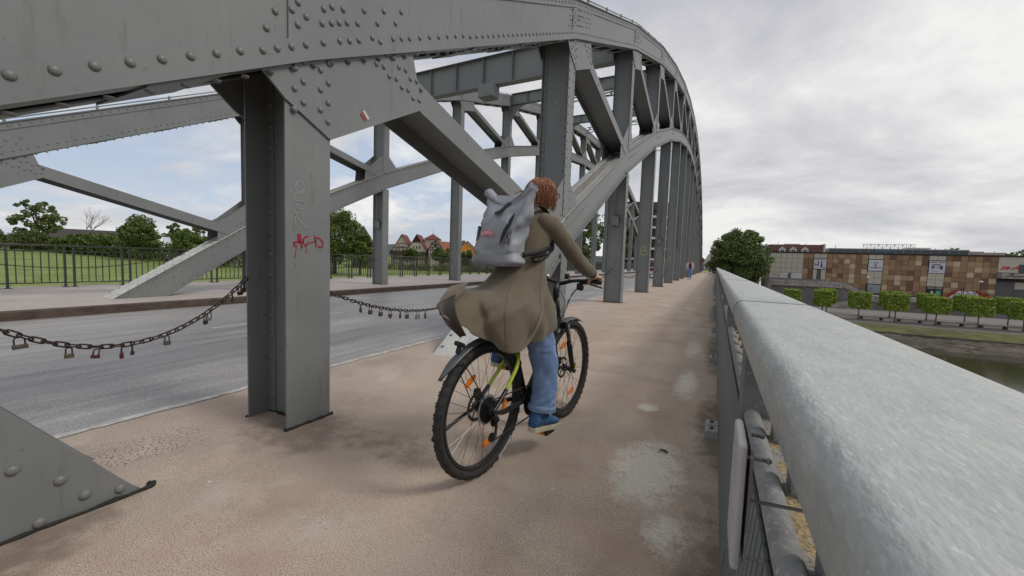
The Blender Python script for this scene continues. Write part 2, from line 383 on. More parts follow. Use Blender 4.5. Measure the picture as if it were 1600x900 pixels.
def interp(xs, ys, x):
    if x <= xs[0]: return ys[0] + (ys[1] - ys[0]) * (x - xs[0]) / (xs[1] - xs[0])
    for i in range(len(xs) - 1):
        if x <= xs[i + 1]: return ys[i] + (ys[i + 1] - ys[i]) * (x - xs[i]) / (xs[i + 1] - xs[i])
    return ys[-1] + (ys[-1] - ys[-2]) * (x - xs[-1]) / (xs[-1] - xs[-2])
def spline(pts, n, closed=False):
    """Catmull-Rom through points (any dimension)"""
    P = [Vector(p) for p in pts]; k = len(P); o = []
    segs = k if closed else k - 1
    for i in range(segs):
        p1, p2 = P[i], P[(i + 1) % k]
        p0 = P[i - 1] if (closed or i > 0) else p1 * 2 - p2
        p3 = P[(i + 2) % k] if (closed or i + 2 < k) else p2 * 2 - p1
        for j in range(n):
            t = j / n
            o.append(((p1 * 2) + (p2 - p0) * t + (p0 * 2 - p1 * 5 + p2 * 4 - p3) * t * t + (p1 * 3 - p0 - p2 * 3 + p3) * t ** 3) * .5)
    if not closed: o.append(P[-1].copy())
    return o
def text_mesh(body, size, mat_, name, extrude=0.001, bold=False, align='CENTER'):
    c = bpy.data.curves.new(name, 'FONT'); c.body = body; c.size = size; c.extrude = extrude
    c.align_x = align; c.align_y = 'CENTER'; c.resolution_u = 2
    if bold: c.offset = size * .015
    o = bpy.data.objects.new(name + '_tmp', c); COL.objects.link(o)
    dg = bpy.context.evaluated_depsgraph_get(); me = bpy.data.meshes.new_from_object(o.evaluated_get(dg))
    bpy.data.objects.remove(o); me.materials.clear(); me.materials.append(mat_); me.name = name
    return me
def ribbon(mb, pts, w, x, nrm=1, t=.0015, axis=0):
    """flat painted stroke through (a, b) points on a plane of constant axis value"""
    for i in range(len(pts) - 1):
        a = Vector(pts[i]); b = Vector(pts[i + 1]); d = (b - a)
        if d.length < 1e-6: continue
        d.normalize(); n = Vector((-d.y, d.x)) * w / 2; a2 = a - d * w * .3; b2 = b + d * w * .3
        mb.prism([tuple(a2 - n), tuple(b2 - n), tuple(b2 + n), tuple(a2 + n)], axis, x + (i % 2) * .0003 * nrm, x + t * nrm + (i % 2) * .0003 * nrm)

# ================================================================ SETTING: bridge deck
YD0, YD1 = -6.0, 93.0
mb = MB(); nx, ny = 24, 60
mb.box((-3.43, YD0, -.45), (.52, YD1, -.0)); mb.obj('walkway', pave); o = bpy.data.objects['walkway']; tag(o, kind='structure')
mb = MB()
mb.prism([(-10.4, -.155), (-3.43, -.004), (-3.43, -.5), (-10.4, -.6)], 1, YD0, YD1); tag(mb.obj('road', asph), kind='structure')
mb = MB()   # ragged pale joint between asphalt and walkway
y = YD0
rr = random.Random(3)
vs = []; fs = []; i = 0
while y < YD1:
    a = -3.475 + rr.uniform(-.010, .014); b = -3.418 + rr.uniform(-.006, .012) + .012
    vs += [(a, y, .004), (b, y, .005)]
    if i: fs.append((2 * i - 2, 2 * i - 1, 2 * i + 1, 2 * i))
    i += 1; y += .06 if y < 12 else .6
mb.add(vs, fs); tag(mb.obj('road_edge_joint', edge_m), kind='structure')
mb = MB(); mb.box((-10.62, YD0, -.6), (-10.4, YD1, .0)); tag(mb.obj('kerb', kerb_m, bevel=.02), kind='structure')
mb = MB(); mb.box((-16.3, YD0, -.6), (-10.62, YD1, -.006)); tag(mb.obj('far_walkway', far_pave), kind='structure')
mb = MB()
for y0 in (-2.3, 3.35, 8.8, 14.6, 20.4, 26.2, 32, 38, 44, 50):
    y1 = y0 + 2.45
    f = lambda x: -.155 + (x + 10.4) / 6.97 * .151 + .004
    mb.add([(-7.0, y0, f(-7.0)), (-6.89, y0, f(-6.89)), (-6.89, y1, f(-6.89)), (-7.0, y1, f(-7.0))], [(0, 1, 2, 3)])
tag(mb.obj('lane_marking', line_m), kind='structure')

# ================================================================ TRUSSES
YK = [-3.3, 1.73, 6.7, 11.78, 16.92, 22.07, 27.25, 32.4, 37.55, 42.7, 47.85, 53.0, 58.15, 63.3, 68.5, 73.6, 78.7, 83.7]
UB = [-.49, 2.38, 4.95, 7.15, 9.0, 10.5, 11.7, 12.55, 13.05, 13.25]; UB = UB + UB[:-1][::-1]
UB = UB[:18]
LT = [None, None, 1.95, 4.4, 6.45, 8.15, 9.5, 10.5, 11.1, 11.3]; LT = LT + LT[:-1][::-1]; LT = LT[:18]
LY = [3.72] + YK[2:16 + 1]; LZ = [0.0] + LT[2:17]
LY = LY[:-1] + [YK[16], 81.6]; LZ = [0.0] + LT[2:16] + [1.95, 0.0]
LY = [3.72] + YK[2:16] + [YK[16], 81.6]; LZ = [0.0] + LT[2:16] + [1.95, 0.0]
def ub(y): return interp(YK, UB, y)
def lt(y): return interp(LY, LZ, y)
DU, DL = .62, .66
G_RIV = [(-0.103, -0.037), (-0.042, -0.013), (0.136, -0.038), (0.076, -0.073), (-0.047, -0.131), (0.136, -0.165), (-0.106, -0.161), (0.076, -0.199), (-0.047, -0.258), (-0.106, -0.286), (0.133, -0.292), (0.075, -0.327), (0.132, -0.416), (0.493, 0.005), (0.657, -0.014), (0.733, -0.042), (0.554, -0.072), (0.628, -0.1), (0.792, -0.118), (0.871, -0.149), (0.689, -0.177), (0.767, -0.207), (0.929, -0.225), (1.007, -0.255), (0.829, -0.281), (0.905, -0.313), (1.069, -0.329), (0.967, -0.39), (1.046, -0.42)]
S_RIV = [(-0.225, 0.297), (-0.277, 0.207), (-0.128, 0.3), (-0.089, 0.343), (-0.034, 0.256), (-0.091, 0.211), (0.091, 0.305), (0.152, 0.322), (0.242, 0.307), (0.078, 0.216), (0.149, 0.218), (0.209, 0.22), (0.274, 0.22), (0.432, 0.308), (0.375, 0.218), (0.622, 0.309), (0.559, 0.22), (0.809, 0.308), (0.748, 0.222)]
A_RIV = [(-0.31, 0.083), (-0.226, 0.085), (-0.139, 0.086), (-0.044, 0.088), (0.08, 0.093), (0.207, 0.1), (0.288, 0.098), (0.369, 0.099), (0.493, 0.114), (0.57, 0.083), (0.703, 0.1), (0.795, 0.1), (0.889, 0.099), (1.015, 0.099), (1.143, 0.103), (1.272, 0.1), (1.398, 0.103), (1.526, 0.102), (1.653, 0.103)]
dome = MB(); rg = []
for h, r_ in ((0, 1.0), (.28, .93), (.52, .68), (.66, .34)):
    rg.append([(r_ * cos(2 * pi * j / 10), r_ * sin(2 * pi * j / 10), h) for j in range(10)])
dome.loft(rg, cap0=False)
dome_me = dome.mesh('rivet', rivet_m, smooth=True)
dome_lo = MB(); dome_lo.loft([[(r_ * cos(2 * pi * j / 6), r_ * sin(2 * pi * j / 6), h) for j in range(6)] for h, r_ in ((0, 1.0), (.45, .7), (.62, .25))], cap0=False)

def section_run(mb, sec, ys, bot):
    """extrude polygons of (x, dz) along the segmented line bot(y); mitred at every y of ys"""
    for poly in sec:
        rings = [[(x, y, bot(y) + v) for x, v in poly] for y in ys]
        mb.loft(rings)
def rect(x0, x1, v0, v1): return [(x0, v0), (x1, v0), (x1, v1), (x0, v1)]

def build_truss(root, xc, xf, y_start, riv):
    """xc: face towards the camera, xf: other face (xf < xc)"""
    W = xc - xf
    ks = [k for k in range(len(YK)) if YK[k] >= y_start - .01]
    # ---- upper chord, one part per panel
    for a, b in zip(ks[:-1], ks[1:]):
        ya, yb = YK[a], YK[b]
        mb = MB(); ys = [ya, yb]
        secs = [rect(xc - .006, xc + .010, .0, DU), rect(xf - .010, xf + .006, .0, DU),           # webs
                rect(xc + .010, xc + .030, .0, .135), rect(xc + .010, xc + .026, DU - .125, DU),    # outer angles
                rect(xf - .030, xf - .010, .0, .135), rect(xf - .026, xf - .010, DU - .125, DU),
                rect(xc - .135, xc + .045, -.012, -.0005), rect(xf - .045, xf + .135, -.012, -.0005),  # bottom flange strips
                rect(xf - .055, xc + .055, DU, DU + .016), rect(xf + .03, xc - .03, DU + .0165, DU + .03)]
        section_run(mb, secs, ys, ub)
        mb.obj('upper_chord', steel, root)
        # batten plates and splices under the chord
        y = ya + .75
        while y < yb - .5:
            mb = MB(); section_run(mb, [rect(xf - .02, xc + .02, -.024, -.0125)], [y, y + .34], ub); y += 1.15
            mb.obj('batten_plate', steel, root)
    # ---- rail pipe on top
    mb = MB()
    mb.tube([(xc + .02, YK[k], ub(YK[k]) + DU + .075) for k in ks], .012, 6)
    for k in ks[:-1]:
        for q in range(4):
            y = lerp(YK[k], YK[k + 1], (q + .5) / 4); mb.box((xc + .005, y - .02, ub(y) + DU + .02), (xc + .035, y + .02, ub(y) + DU + .10))
    mb.obj('top_rail', steel, root)
    # ---- lower chord
    n = len(LY)
    for i in range(n - 1):
        ya, yb = LY[i], LY[i + 1]
        ys = [ya, yb]
        mb = MB()
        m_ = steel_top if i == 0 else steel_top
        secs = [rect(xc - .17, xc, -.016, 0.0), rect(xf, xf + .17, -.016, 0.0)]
        section_run(mb, secs, ys, lt); mb.obj('top_flange', steel_skylit if i == 0 else steel_top, root)
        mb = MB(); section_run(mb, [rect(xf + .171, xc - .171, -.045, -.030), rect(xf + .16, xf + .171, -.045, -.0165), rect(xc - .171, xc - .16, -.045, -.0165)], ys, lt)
        mb.obj('flange_trough', steel_skylit if i == 0 else rusty, root)
        mb = MB()
        wc, wf = xc - .055, xf + .055
        secs = [rect(wc - .016, wc, -DL + .014, -.0165), rect(wf, wf + .016, -DL + .014, -.0165),
                rect(wc, wc + .014, -.12, -.0165), rect(wf - .014, wf, -.12, -.0165),
                rect(wc, wc + .014, -DL + .014, -DL + .115), rect(wf - .014, wf, -DL + .014, -DL + .115),
                rect(wc - .12, xc - .005, -DL, -DL + .0135), rect(xf + .005, wf + .12, -DL, -DL + .0135)]
        if i == 0:
            # start the webs where they leave the deck
            for poly in secs:
                v = max(q[1] for q in poly)
                y0 = 3.72 + max(0, -v) / .6544 * 1.0
                rings = []
                for t in (0, 1):
                    ring = []
                    for x, dv in poly:
                        yy = (3.72 + (-dv) / .6544 + .0) if t == 0 else yb
                        ring.append((x, yy, lt(yy) + dv))
                    rings.append(ring)
                mb.loft(rings)
        elif i == n - 2:
            section_run(mb, secs, [ya, yb - 1.1], lt)
        else:
            section_run(mb, secs, ys, lt)
        mb.obj('lower_chord', steel, root)
    # ---- posts and hangers
    for k in ks:
        if k == 0 or k > 16: continue
        y = YK[k] + (.16 if (k == 2 and xc < -5) else 0); top = ub(y) - .02
        w2 = .16
        t_ = .012
        mb = MB()
        spans = [(0.0, top)] if k == 1 or LT[k] is None else [(0.0, LT[k] - DL + .005), (LT[k] - .01, top)]
        for z0, z1 in spans:
            xa, xb = xf + (.10 if k == 1 else .03), xc - .005
            mb.box((xb - t_, y - w2, z0), (xb, y + w2, z1)); mb.box((xa, y - w2, z0), (xa + t_, y + w2, z1))
            yw = y if k == 1 else y - .10
            mb.box((xa + t_, yw - .006, z0), (xb - t_, yw + .006, z1))
            for (x0, x1) in ((xa + t_, xa + t_ + .065), (xb - t_ - .065, xb - t_)):
                mb.box((x0, yw - .018, z0), (x1, yw - .0065, z1)); mb.box((x0, yw + .0065, z0), (x1, yw + .018, z1))
            if k > 1:
                mb.box((xa + t_, y + .10, z0), (xb - t_, y + .11, z1))
        mb.obj('column', steel, root)
        # rivets on the web angles and flange
        for z0, z1 in spans:
            z = z0 + .12
            while z < z1 - .1:
                xa, xb = xf + (.10 if k == 1 else .03), xc - .005
                yw = (y if k == 1 else y - .10) - .018
                riv.append((xa + t_ + .035, yw, z, 'y')); riv.append((xb - t_ - .035, yw, z + .07, 'y'))
                if k > 1: riv.append((xb, y - .12, z, 'x')); riv.append((xb, y + .12, z + .05, 'x'))
                z += .145
        if k > 1:
            mb = MB(); mb.box((xf + .02, y - w2 - .03, .001), (xc + .015, y + w2 + .03, .012)); mb.obj('base_plate', dark_gap, root)
        # upper gusset plates
        P = []
        def Z(dy, dz): return ub(y + dy) + dz
        pts = [(-.31, .02), (-.31, -.005), (-.165, -.30), (.155, -.46), (1.09, -.505), (.95, -.012), (.95, .02)]
        if k < 9:
            for (x0, x1) in ((xc - .0045, xc + .0095), (xf - .0095, xf + .0045)):
                mb = MB(); mb.plate([(y + a_, Z(a_, b_) if not (i_ in (2, 3)) else ub(y) + b_) for i_, (a_, b_) in enumerate(pts)], x0, x1)
                mb.obj('gusset_plate', steel, root)
            for (dy, dz) in G_RIV:
                riv.append((xc + .0095, y + dy, Z(dy, dz), 'x'))
            # splice plate on the chord web
            mb = MB(); s_ = [rect(xc + .0105, xc + .021, .136, DU - .126)]
            section_run(mb, s_, [y - .15, y, y + .32 if k == 1 else y + 1.0], ub)
            mb.obj('splice_plate', steel, root)
            for (dy, dv) in S_RIV:
                riv.append((xc + (.021 if -.15 < dy < (.32 if k == 1 else 1.0) else .010), y + dy, Z(dy, dv), 'x'))
                if k > 1: riv.append((xc + .021 if -.15 < dy < 1.0 else xc + .010, y + dy, Z(dy, dv + .16), 'x'))
        # lower gussets
        if k > 1 and k < 10 and LT[k] is not None:
            L0 = LT[k]
            for (x0, x1) in ((xc - .030, xc - .0185), (xf + .0185, xf + .030)):
                mb = MB(); mb.plate([(y - 1.05, lt(y - 1.05) - .02), (y - 1.0, L0 - .05), (y - .80, L0 + .06), (y - .17, L0 + .62), (y + .17, L0 + .62), (y + .62, lt(y + .62) - .01), (y, lt(y) - .02)], x0, x1)
                mb.obj('gusset_plate', steel, root)
            for i_ in range(6):
                for dy in (-.11, -.04, .06, .12):
                    riv.append((xc - .0185, y + dy, L0 + .10 + i_ * .085, 'x'))
            for i_ in range(7):
                for dd in (0, .1): riv.append((xc - .0185, y - .9 + i_ * .11, lt(y - .9 + i_ * .11) + .05 + dd, 'x'))
    # ---- diagonals
    for k in ks:
        if k < 1 or k > 15: continue
        if k < 9:
            a = (YK[k] + .15, ub(YK[k]) + (.40 if k == 1 else .18)); b = (YK[k + 1] - .12, LT[k + 1] - (.40 if k == 1 else .20))
        else:
            a = (YK[k + 1] - .15, ub(YK[k + 1]) + .14); b = (YK[k] + .12, LT[k] - .42) if LT[k] else None
            if b is None: continue
        d = Vector((b[0] - a[0], b[1] - a[1])).normalized(); nrm = Vector((-d.y, d.x)) * (.105 if k > 1 else .112)
        mb = MB()
        def clip(poly):
            out_ = []
            f_ = lambda p: p[1] - (lt(p[0]) - .004)
            for i_ in range(len(poly)):
                p, q = poly[i_], poly[(i_ + 1) % len(poly)]
                if f_(p) >= 0: out_.append(p)
                if f_(p) * f_(q) < 0:
                    t0, t1 = 0.0, 1.0
                    for _ in range(30):
                        tm = (t0 + t1) / 2; pm = (lerp(p[0], q[0], tm), lerp(p[1], q[1], tm))
                        if f_(pm) * f_(p) > 0: t0 = tm
                        else: t1 = tm
                    out_.append(pm)
            return out_
        b = (b[0] + d.x * .3, b[1] + d.y * .3)
        for (x0, x1) in ((xc - .018, xc - .006), (xf + .006, xf + .018)):
            mb.plate(clip([(a[0] - nrm.x, a[1] - nrm.y), (b[0] - nrm.x, b[1] - nrm.y), (b[0] + nrm.x, b[1] + nrm.y), (a[0] + nrm.x, a[1] + nrm.y)]), x0, x1)
        n2 = nrm.normalized() * .008; off = nrm.normalized() * .06; a = (a[0] + off.x, a[1] + off.y); b = (b[0] + off.x, b[1] + off.y)
        mb.plate(clip([(a[0] - n2.x, a[1] - n2.y), (b[0] - n2.x, b[1] - n2.y), (b[0] + n2.x, b[1] + n2.y), (a[0] + n2.x, a[1] + n2.y)]), xf + .0185, xc - .0185)
        mb.obj('diagonal', steel, root)
        if k > 1 and k < 9:
            L = (Vector(b) - Vector(a)).length; s_ = 1.2
            while s_ < L - 1.0:
                pass; s_ += .3
                if s_ < 1.9 or s_ > L - 1.5:
                    for sg in (-.8, .8):
                        q = Vector(a) + d * s_ + nrm * sg; riv.append((xc - .006, q.x, q.y, 'x'))
    # ---- rivet rows on the chords
    for a, b in zip(ks[:-1], ks[1:]):
        if a > 9: break
        if a == 1:
            for dy, dv in A_RIV: riv.append((xc + .030, YK[1] + dy, ub(YK[1] + dy) + dv, 'x'))
            y = YK[1] + 1.78
        else: y = YK[a] + (.09 if a else 3.79 - 1.0)
        if a == 0: y = YK[0] + 3.333
        while y < YK[b] - (.35 if b == 1 else .03):
            riv.append((xc + .030, y, ub(y) + .092, 'x')); y += .115 if a < 2 else .14
        y = YK[a] + .1
        while y < YK[b]:
            riv.append((xc + .026, y, ub(y) + DU - .06, 'x')); riv.append((xc + .045 - .028, y + .05, ub(y) - .012, 'd'))
            y += .14
    for i in range(min(len(LY) - 1, 9)):
        ya, yb = LY[i], LY[i + 1]; y = ya + .12
        while y < yb:
            z = lt(y)
            if i > 0 or y > 4.0: riv.append((xc - .055 + .014, y, z - .075, 'x'))
            if i > 0 or y > 5.0: riv.append((xc - .055 + .014, y, z - DL + .07, 'x'))
            if i > 0 and y - ya < 1.3 or i == 0 and y > 4.3: riv.append((xc - .055, y, z - .28, 'x'))
            riv.append((xc - .05, y, z, 'u')); riv.append((xf + .05, y, z, 'u'))
            if i > 0: riv.append((xc - .13, y + .05, z, 'u'))
            y += .17 if i == 0 else .13
    return root

def rivet_matrix(r, rad):
    x, y, z, ax = r
    if ax == 'x': R = Matrix.Rotation(pi / 2, 4, 'Y')
    elif ax == 'y': R = Matrix.Rotation(pi / 2, 4, 'X')
    elif ax == 'd': R = Matrix.Rotation(pi, 4, 'X')
    else:
        s = (lt(y + .05) - lt(y - .05)) / .1; R = Matrix.Rotation(math.atan(s), 4, 'X')
    return Matrix.Translation((x, y, z)) @ R @ Matrix.Scale(rad, 4)
def place_rivets(riv, root, n_single, rad):
    riv.sort(key=lambda r: (Vector(r[:3]) - Vector((0, 0, CAM_H))).length)
    # the ones in view first: those behind the camera's left edge are never seen
    vis = [r for r in riv if r[1] > .3]
    for r in vis[:n_single]:
        o = bpy.data.objects.new('rivet', dome_me); COL.objects.link(o); o.parent = root
        o.matrix_local = rivet_matrix(r, rad)
    mb = MB()
    for r in vis[n_single:]:
        m4 = rivet_matrix(r, rad); o_ = len(mb.v)
        mb.v += [tuple(m4 @ Vector(v)) for v in dome_lo.v]
        for f in dome_lo.f: mb.f.append([i + o_ for i in f]); mb.m.append(0)
    if mb.v: tag(mb.obj('rivet_rows', rivet_m, root, smooth=True), kind='stuff')

near = empty('arch_truss', 'near riveted grey steel arch truss beside the cyclist, between walkway and road', 'bridge truss', (0, 0, 0))
riv = []; build_truss(near, -2.39, -2.92, -3.4, riv)
far = empty('arch_truss', 'far riveted grey steel arch truss on the other side of the road', 'bridge truss', (0, 0, 0))
riv2 = []; build_truss(far, -11.70, -12.25, -3.4, riv2)

# raking foot of the neighbouring span, left foreground
foot = empty('truss_foot', 'low sloping grey riveted steel foot plate in the left foreground', 'bridge truss', (-2.6, .4, 0))
for (x0, x1) in ((-2.375, -2.36), (-2.93, -2.915)):
    mb = MB(); mb.plate([(.845 - .4, -.01), (.80 - .4, .035), (.43 - .4, .522), (-.35 - .4, 1.53), (-.75 - .4, 1.2), (.2 - .4, -.01)], x0 + 2.6, x1 + 2.6)
    mb.obj('side_plate', steel, foot)
mb = MB(); q = [(.80 - .4, .03), (-.35 - .4, 1.525)]
mb.plate([(q[0][0], q[0][1]), (q[1][0], q[1][1]), (q[1][0] - .012, q[1][1] - .012), (q[0][0] - .012, q[0][1] - .012)], -.315, .225); mb.obj('cover_plate', steel, foot)
RF = MB()
for (y_, z_) in ((.575, .185), (.495, .205), (.66, .10), (.74, .055), (.60, .30), (.47, .06), (.44, .32), (.53, .33), (.36, .12), (.39, .45)):
    pass
for px in ((.570, .175), (.640, .075), (.753, .045), (.448, .275), (.508, .028)):
    o = bpy.data.objects.new('rivet', dome_me); COL.objects.link(o); o.parent = foot
    o.matrix_local = Matrix.Translation((-2.36 + 2.6, px[0] - .4, px[1])) @ Matrix.Rotation(pi / 2, 4, 'Y') @ Matrix.Scale(.021, 4)
def seal(name, poly, root, z=.004, h=.012):
    """irregular bitumen bead following a polyline on the deck"""
    pts = []
    P = spline([(p[0], p[1], z) for p in poly], 8)
    rs = [rnd.uniform(.55, 1.25) * h for _ in P]
    mb = MB(); mb.tube([(p.x + rnd.uniform(-.004, .004), p.y + rnd.uniform(-.004, .004), z + .002) for p in P], rs, 6)
    return mb.obj(name, dark_gap, root, smooth=True)
s_ = seal('bitumen_bead', [(-2.352, .2), (-2.352, .5), (-2.35, .84), (-2.40, .87)], foot); s_.location = (2.6, -.4, 0)
s_ = seal('bitumen_bead', [(-2.388, 1.55), (-2.388, 1.72), (-2.386, 1.91)], near)
s_ = seal('bitumen_bead', [(-2.83, 1.56), (-2.83, 1.70), (-2.70, 1.715), (-2.55, 1.715), (-2.42, 1.70), (-2.405, 1.56)], near, h=.010)

# circular node hardware and boxes on the near truss columns
place_rivets(riv, near, 290, .021)
place_rivets(riv2, far, 0, .021)

# cross beams over the road
def crossbeam(k, depth, haunch, label):
    y = YK[k]; z1 = ub(y) + DU + .05; z0 = z1 - depth
    r = empty('cross_beam', label, 'bridge beam', (-7.3, y, z0), group=None)
    xa, xb = -11.69 + 7.3, -2.93 + 7.3
    mb = MB(); mb.box((xa, -.008, 0.0), (xb, .008, depth)); mb.obj('web', steel, r)
    mb = MB(); mb.box((xa, -.14, -.016), (xb, .14, -.0005)); mb.box((xa, -.14, depth + .0005), (xb, .14, depth + .016)); mb.obj('flange', steel, r)
    nst = 8
    me = None
    for i in range(1, nst):
        x = lerp(xa, xb, i / nst)
        mb = MB(); mb.box((x - .006, -.12, .001), (x + .006, -.0085, depth - .001)); mb.obj('stiffener', steel, r)
        rb = MB()
        for j in range(9):
            m4 = Matrix.Translation((x + .045, -.0085, .06 + j * (depth - .12) / 8)) @ Matrix.Rotation(pi / 2, 4, 'X') @ Matrix.Scale(.017, 4)
            o_ = len(rb.v); rb.v += [tuple(m4 @ Vector(v)) for v in dome_lo.v]
            for f in dome_lo.f: rb.f.append([i_ + o_ for i_ in f]); rb.m.append(0)
        tag(rb.obj('rivet_rows', rivet_m, r, smooth=True), kind='stuff')
    if haunch:
        for (x0, s) in ((xa, 1), (xb, -1)):
            pts = [(x0, -.0), (x0, -1.3)]
            for j in range(7):
                a_ = j / 6 * pi / 2; pts.append((x0 + s * 1.3 * (1 - cos(a_)), -1.3 + 1.28 * sin(a_)))
            mb = MB(); mb.prism([(p[0], p[1]) for p in pts], 1, -.008, .008); mb.obj('haunch_plate', steel, r)
    return r
crossbeam(3, .93, False, 'nearest and deepest cross beam spanning high over the road, with the box lamp under it')
crossbeam(5, .62, True, 'second plate cross beam over the road behind the near columns')
crossbeam(7, .6, True, 'third plate cross beam over the road with curved haunches')
crossbeam(9, .6, True, 'farthest plate cross beam at the crown of the arches')
for k in (4, 6, 8):
    y = YK[k]; z = ub(y) + DU - .02
    r = empty('lattice_strut', {4: 'nearest thin ladder shaped strut between the arches', 6: 'middle thin ladder shaped strut between the arches', 8: 'farthest thin ladder shaped strut between the arches'}[k], 'bridge strut', (-7.3, y, z))
    mb = MB(); mb.box((-4.38, -.03, 0), (4.36, .03, .06)); mb.obj('bottom_chord', steel, r)
    mb = MB(); mb.box((-4.38, -.03, .24), (4.36, .03, .30)); mb.obj('top_chord', steel, r)
    for i in range(12):
        mb = MB(); x = -4.2 + i * .75; mb.box((x, -.02, .0605), (x + .16, .02, .2395)); mb.obj('batten', steel, r)
# sway bracing diagonals (light X lattice near the far end)
for k in (5, 7, 9):
    y = YK[k]; y2 = YK[k] + 5.1
    r = empty('wind_bracing', {5: 'near pair of thin crossed wind bracing bars above the road', 7: 'middle pair of thin crossed wind bracing bars', 9: 'far pair of thin crossed wind bracing bars'}[k], 'bridge bracing', (-7.3, y, ub(y)))
    for s in (-1, 1):
        mb = MB(); mb.tube([(s * 4.3, .2, .3), (-s * 4.3, 5.0, .3 + ub(y2) - ub(y))], .045, 4); mb.obj('brace_bar', steel, r)

# lamp box under the first cross beam
mb = MB(); mb.box((-.28, -.25, -.40), (.28, .2, 0.0)); lb = mb.obj('beam_lamp', steel, bevel=.012); lb.location = (-7.02, 11.62, 6.825)
tag(lb, 'grey box lamp hanging under the nearest cross beam', 'lamp')
mb = MB(); mb.box((-.2, -.2, -.406), (.2, .15, -.4005)); mb.obj('lamp_lens', galv_d, lb)
# small lamp boxes with conduits on the columns
def colbox(xc, k, z, lab, side=1):
    y = YK[k] - .16
    mb = MB(); mb.box((-.085, -.10, 0), (.085, .055, .26)); r = mb.obj('lamp_box', steel, bevel=.006); r.location = (xc, y, z)
    tag(r, lab, 'lamp box')
    mb = MB(); mb.box((-.06, -.104, .01), (.06, -.1005, .03)); mb.obj('lens', glass_d, r)
    top = min(ub(YK[k]) - .4, (LT[k] or 99) - DL - .05) - z
    for dx in (-.03, .03):
        mb = MB(); mb.tube([(dx, -.005, .261), (dx, -.005, top)], .011, 6); mb.obj('conduit', galv_d, r, smooth=True)
    mb = MB(); mb.tube(spline([(.06, -.02, .262), (.10, -.03, .31), (.13, 0, .26), (.13, .02, .16)], 5), .009, 6); mb.obj('cable', black, r, smooth=True)
names = ['first', 'second', 'third', 'fourth', 'fifth']
colbox(-2.655, 3, 2.22, 'grey lamp box with two conduits on the rivet edged column right of the handlebar')
colbox(-2.675, 5, 2.22, 'grey lamp box on the column chalked with a round letter G')
colbox(-2.675, 7, 2.2, 'grey lamp box on the column two past the chalked X')
colbox(-2.675, 9, 2.2, 'grey lamp box on a distant column near the walker')
colbox(-11.95, 3, 2.22, 'small grey lamp box on the far truss column left of the timbered villa')
mb = MB(); mb.box((-.04, -.06, 0), (.05, .06, .24)); r = mb.obj('junction_box', steel, bevel=.005); r.location = (-2.36, 11.98, 2.25); tag(r, 'small grey junction box sticking out beside the column lamp box', 'junction box')
mb = MB(); mb.tube([(-.022, 0, 0), (.0, 0, 0)], .0, 4)
ring = MB(); ring.tube([(.018 * cos(2 * pi * j / 12), 0, .018 * sin(2 * pi * j / 12) * 1.3) for j in range(12)], .004, 5, closed=True)
r = ring.obj('number_disc', white_p); r.location = (-2.616, 6.585, 3.876); tag(r, 'tiny white ring mark high on the second near column', 'mark')

# ---- lettering on the columns
OSK = [[(1.68, 1.602), (1.658, 1.604), (1.64, 1.581), (1.636, 1.551), (1.654, 1.532), (1.683, 1.54), (1.695, 1.574), (1.676, 1.598)],
       [(1.679, 1.528), (1.647, 1.526), (1.623, 1.502), (1.632, 1.48), (1.676, 1.48), (1.702, 1.46), (1.69, 1.434), (1.657, 1.43), (1.635, 1.461)],
       [(1.632, 1.42), (1.635, 1.34)], [(1.631, 1.393), (1.679, 1.406), (1.686, 1.379)], [(1.631, 1.39), (1.712, 1.303)], [(1.705, 1.361), (1.712, 1.303)]]
ACAB = [([(1.63, 1.188), (1.629, 1.214), (1.686, 1.218)], .012), ([(1.656, 1.265), (1.658, 1.213)], .016), ([(1.667, 1.265), (1.678, 1.183)], .010),
        ([(1.724, 1.258), (1.696, 1.246), (1.688, 1.218), (1.706, 1.195), (1.724, 1.217)], .010), ([(1.735, 1.212), (1.779, 1.23)], .009),
        ([(1.771, 1.265), (1.783, 1.19)], .010), ([(1.779, 1.248), (1.795, 1.251)], .006), ([(1.792, 1.256), (1.827, 1.233), (1.833, 1.204), (1.819, 1.188), (1.8, 1.196)], .010),
        ([(1.644, 1.195), (1.638, 1.161), (1.629, 1.113)], .004), ([(1.674, 1.19), (1.674, 1.168)], .004), ([(1.706, 1.191), (1.712, 1.146)], .0035)]
def smooth2(pts): return [tuple(q) for q in spline(pts, 4)] if len(pts) > 2 else pts
XF_ = -2.3945
chalk = plain('white_chalk', (.33, .33, .325), .9); yell = plain('yellow_chalk', (.62, .62, .16), .9); redp = plain('red_spray_paint', (.30, .012, .03), .6)
mb = MB()
for s in OSK: ribbon(mb, smooth2(s), .005, XF_)
mb.obj('chalk_lettering', chalk, near)
mb = MB()
for s, w_ in ACAB: ribbon(mb, smooth2(s), w_, XF_)
mb.obj('spray_lettering', redp, near)
mb = MB(); yc = YK[4] - .119
B_ = [[(-2.745, 1.86), (-2.73, 1.53)], [(-2.75, 1.84), (-2.60, 1.86), (-2.55, 1.80), (-2.60, 1.72), (-2.72, 1.70)], [(-2.62, 1.71), (-2.50, 1.66), (-2.50, 1.57), (-2.60, 1.53), (-2.73, 1.54)]]
for s in B_: ribbon(mb, smooth2(s), .018, yc, -1, axis=1)
mb.obj('chalk_lettering', yell, near)
mb = MB(); yc = YK[5] - .119
G_ = [[(-2.62, 1.80), (-2.60, 1.86), (-2.68, 1.87), (-2.76, 1.78), (-2.78, 1.64), (-2.72, 1.52), (-2.60, 1.50), (-2.53, 1.58), (-2.53, 1.66), (-2.62, 1.64)], [(-2.64, 1.84), (-2.63, 1.62)]]
for s in G_: ribbon(mb, smooth2(s), .018, yc, -1, axis=1)
mb.obj('chalk_lettering', plain('pale_chalk', (.45, .46, .36), .9), near)
mb = MB(); yc = YK[6] - .119
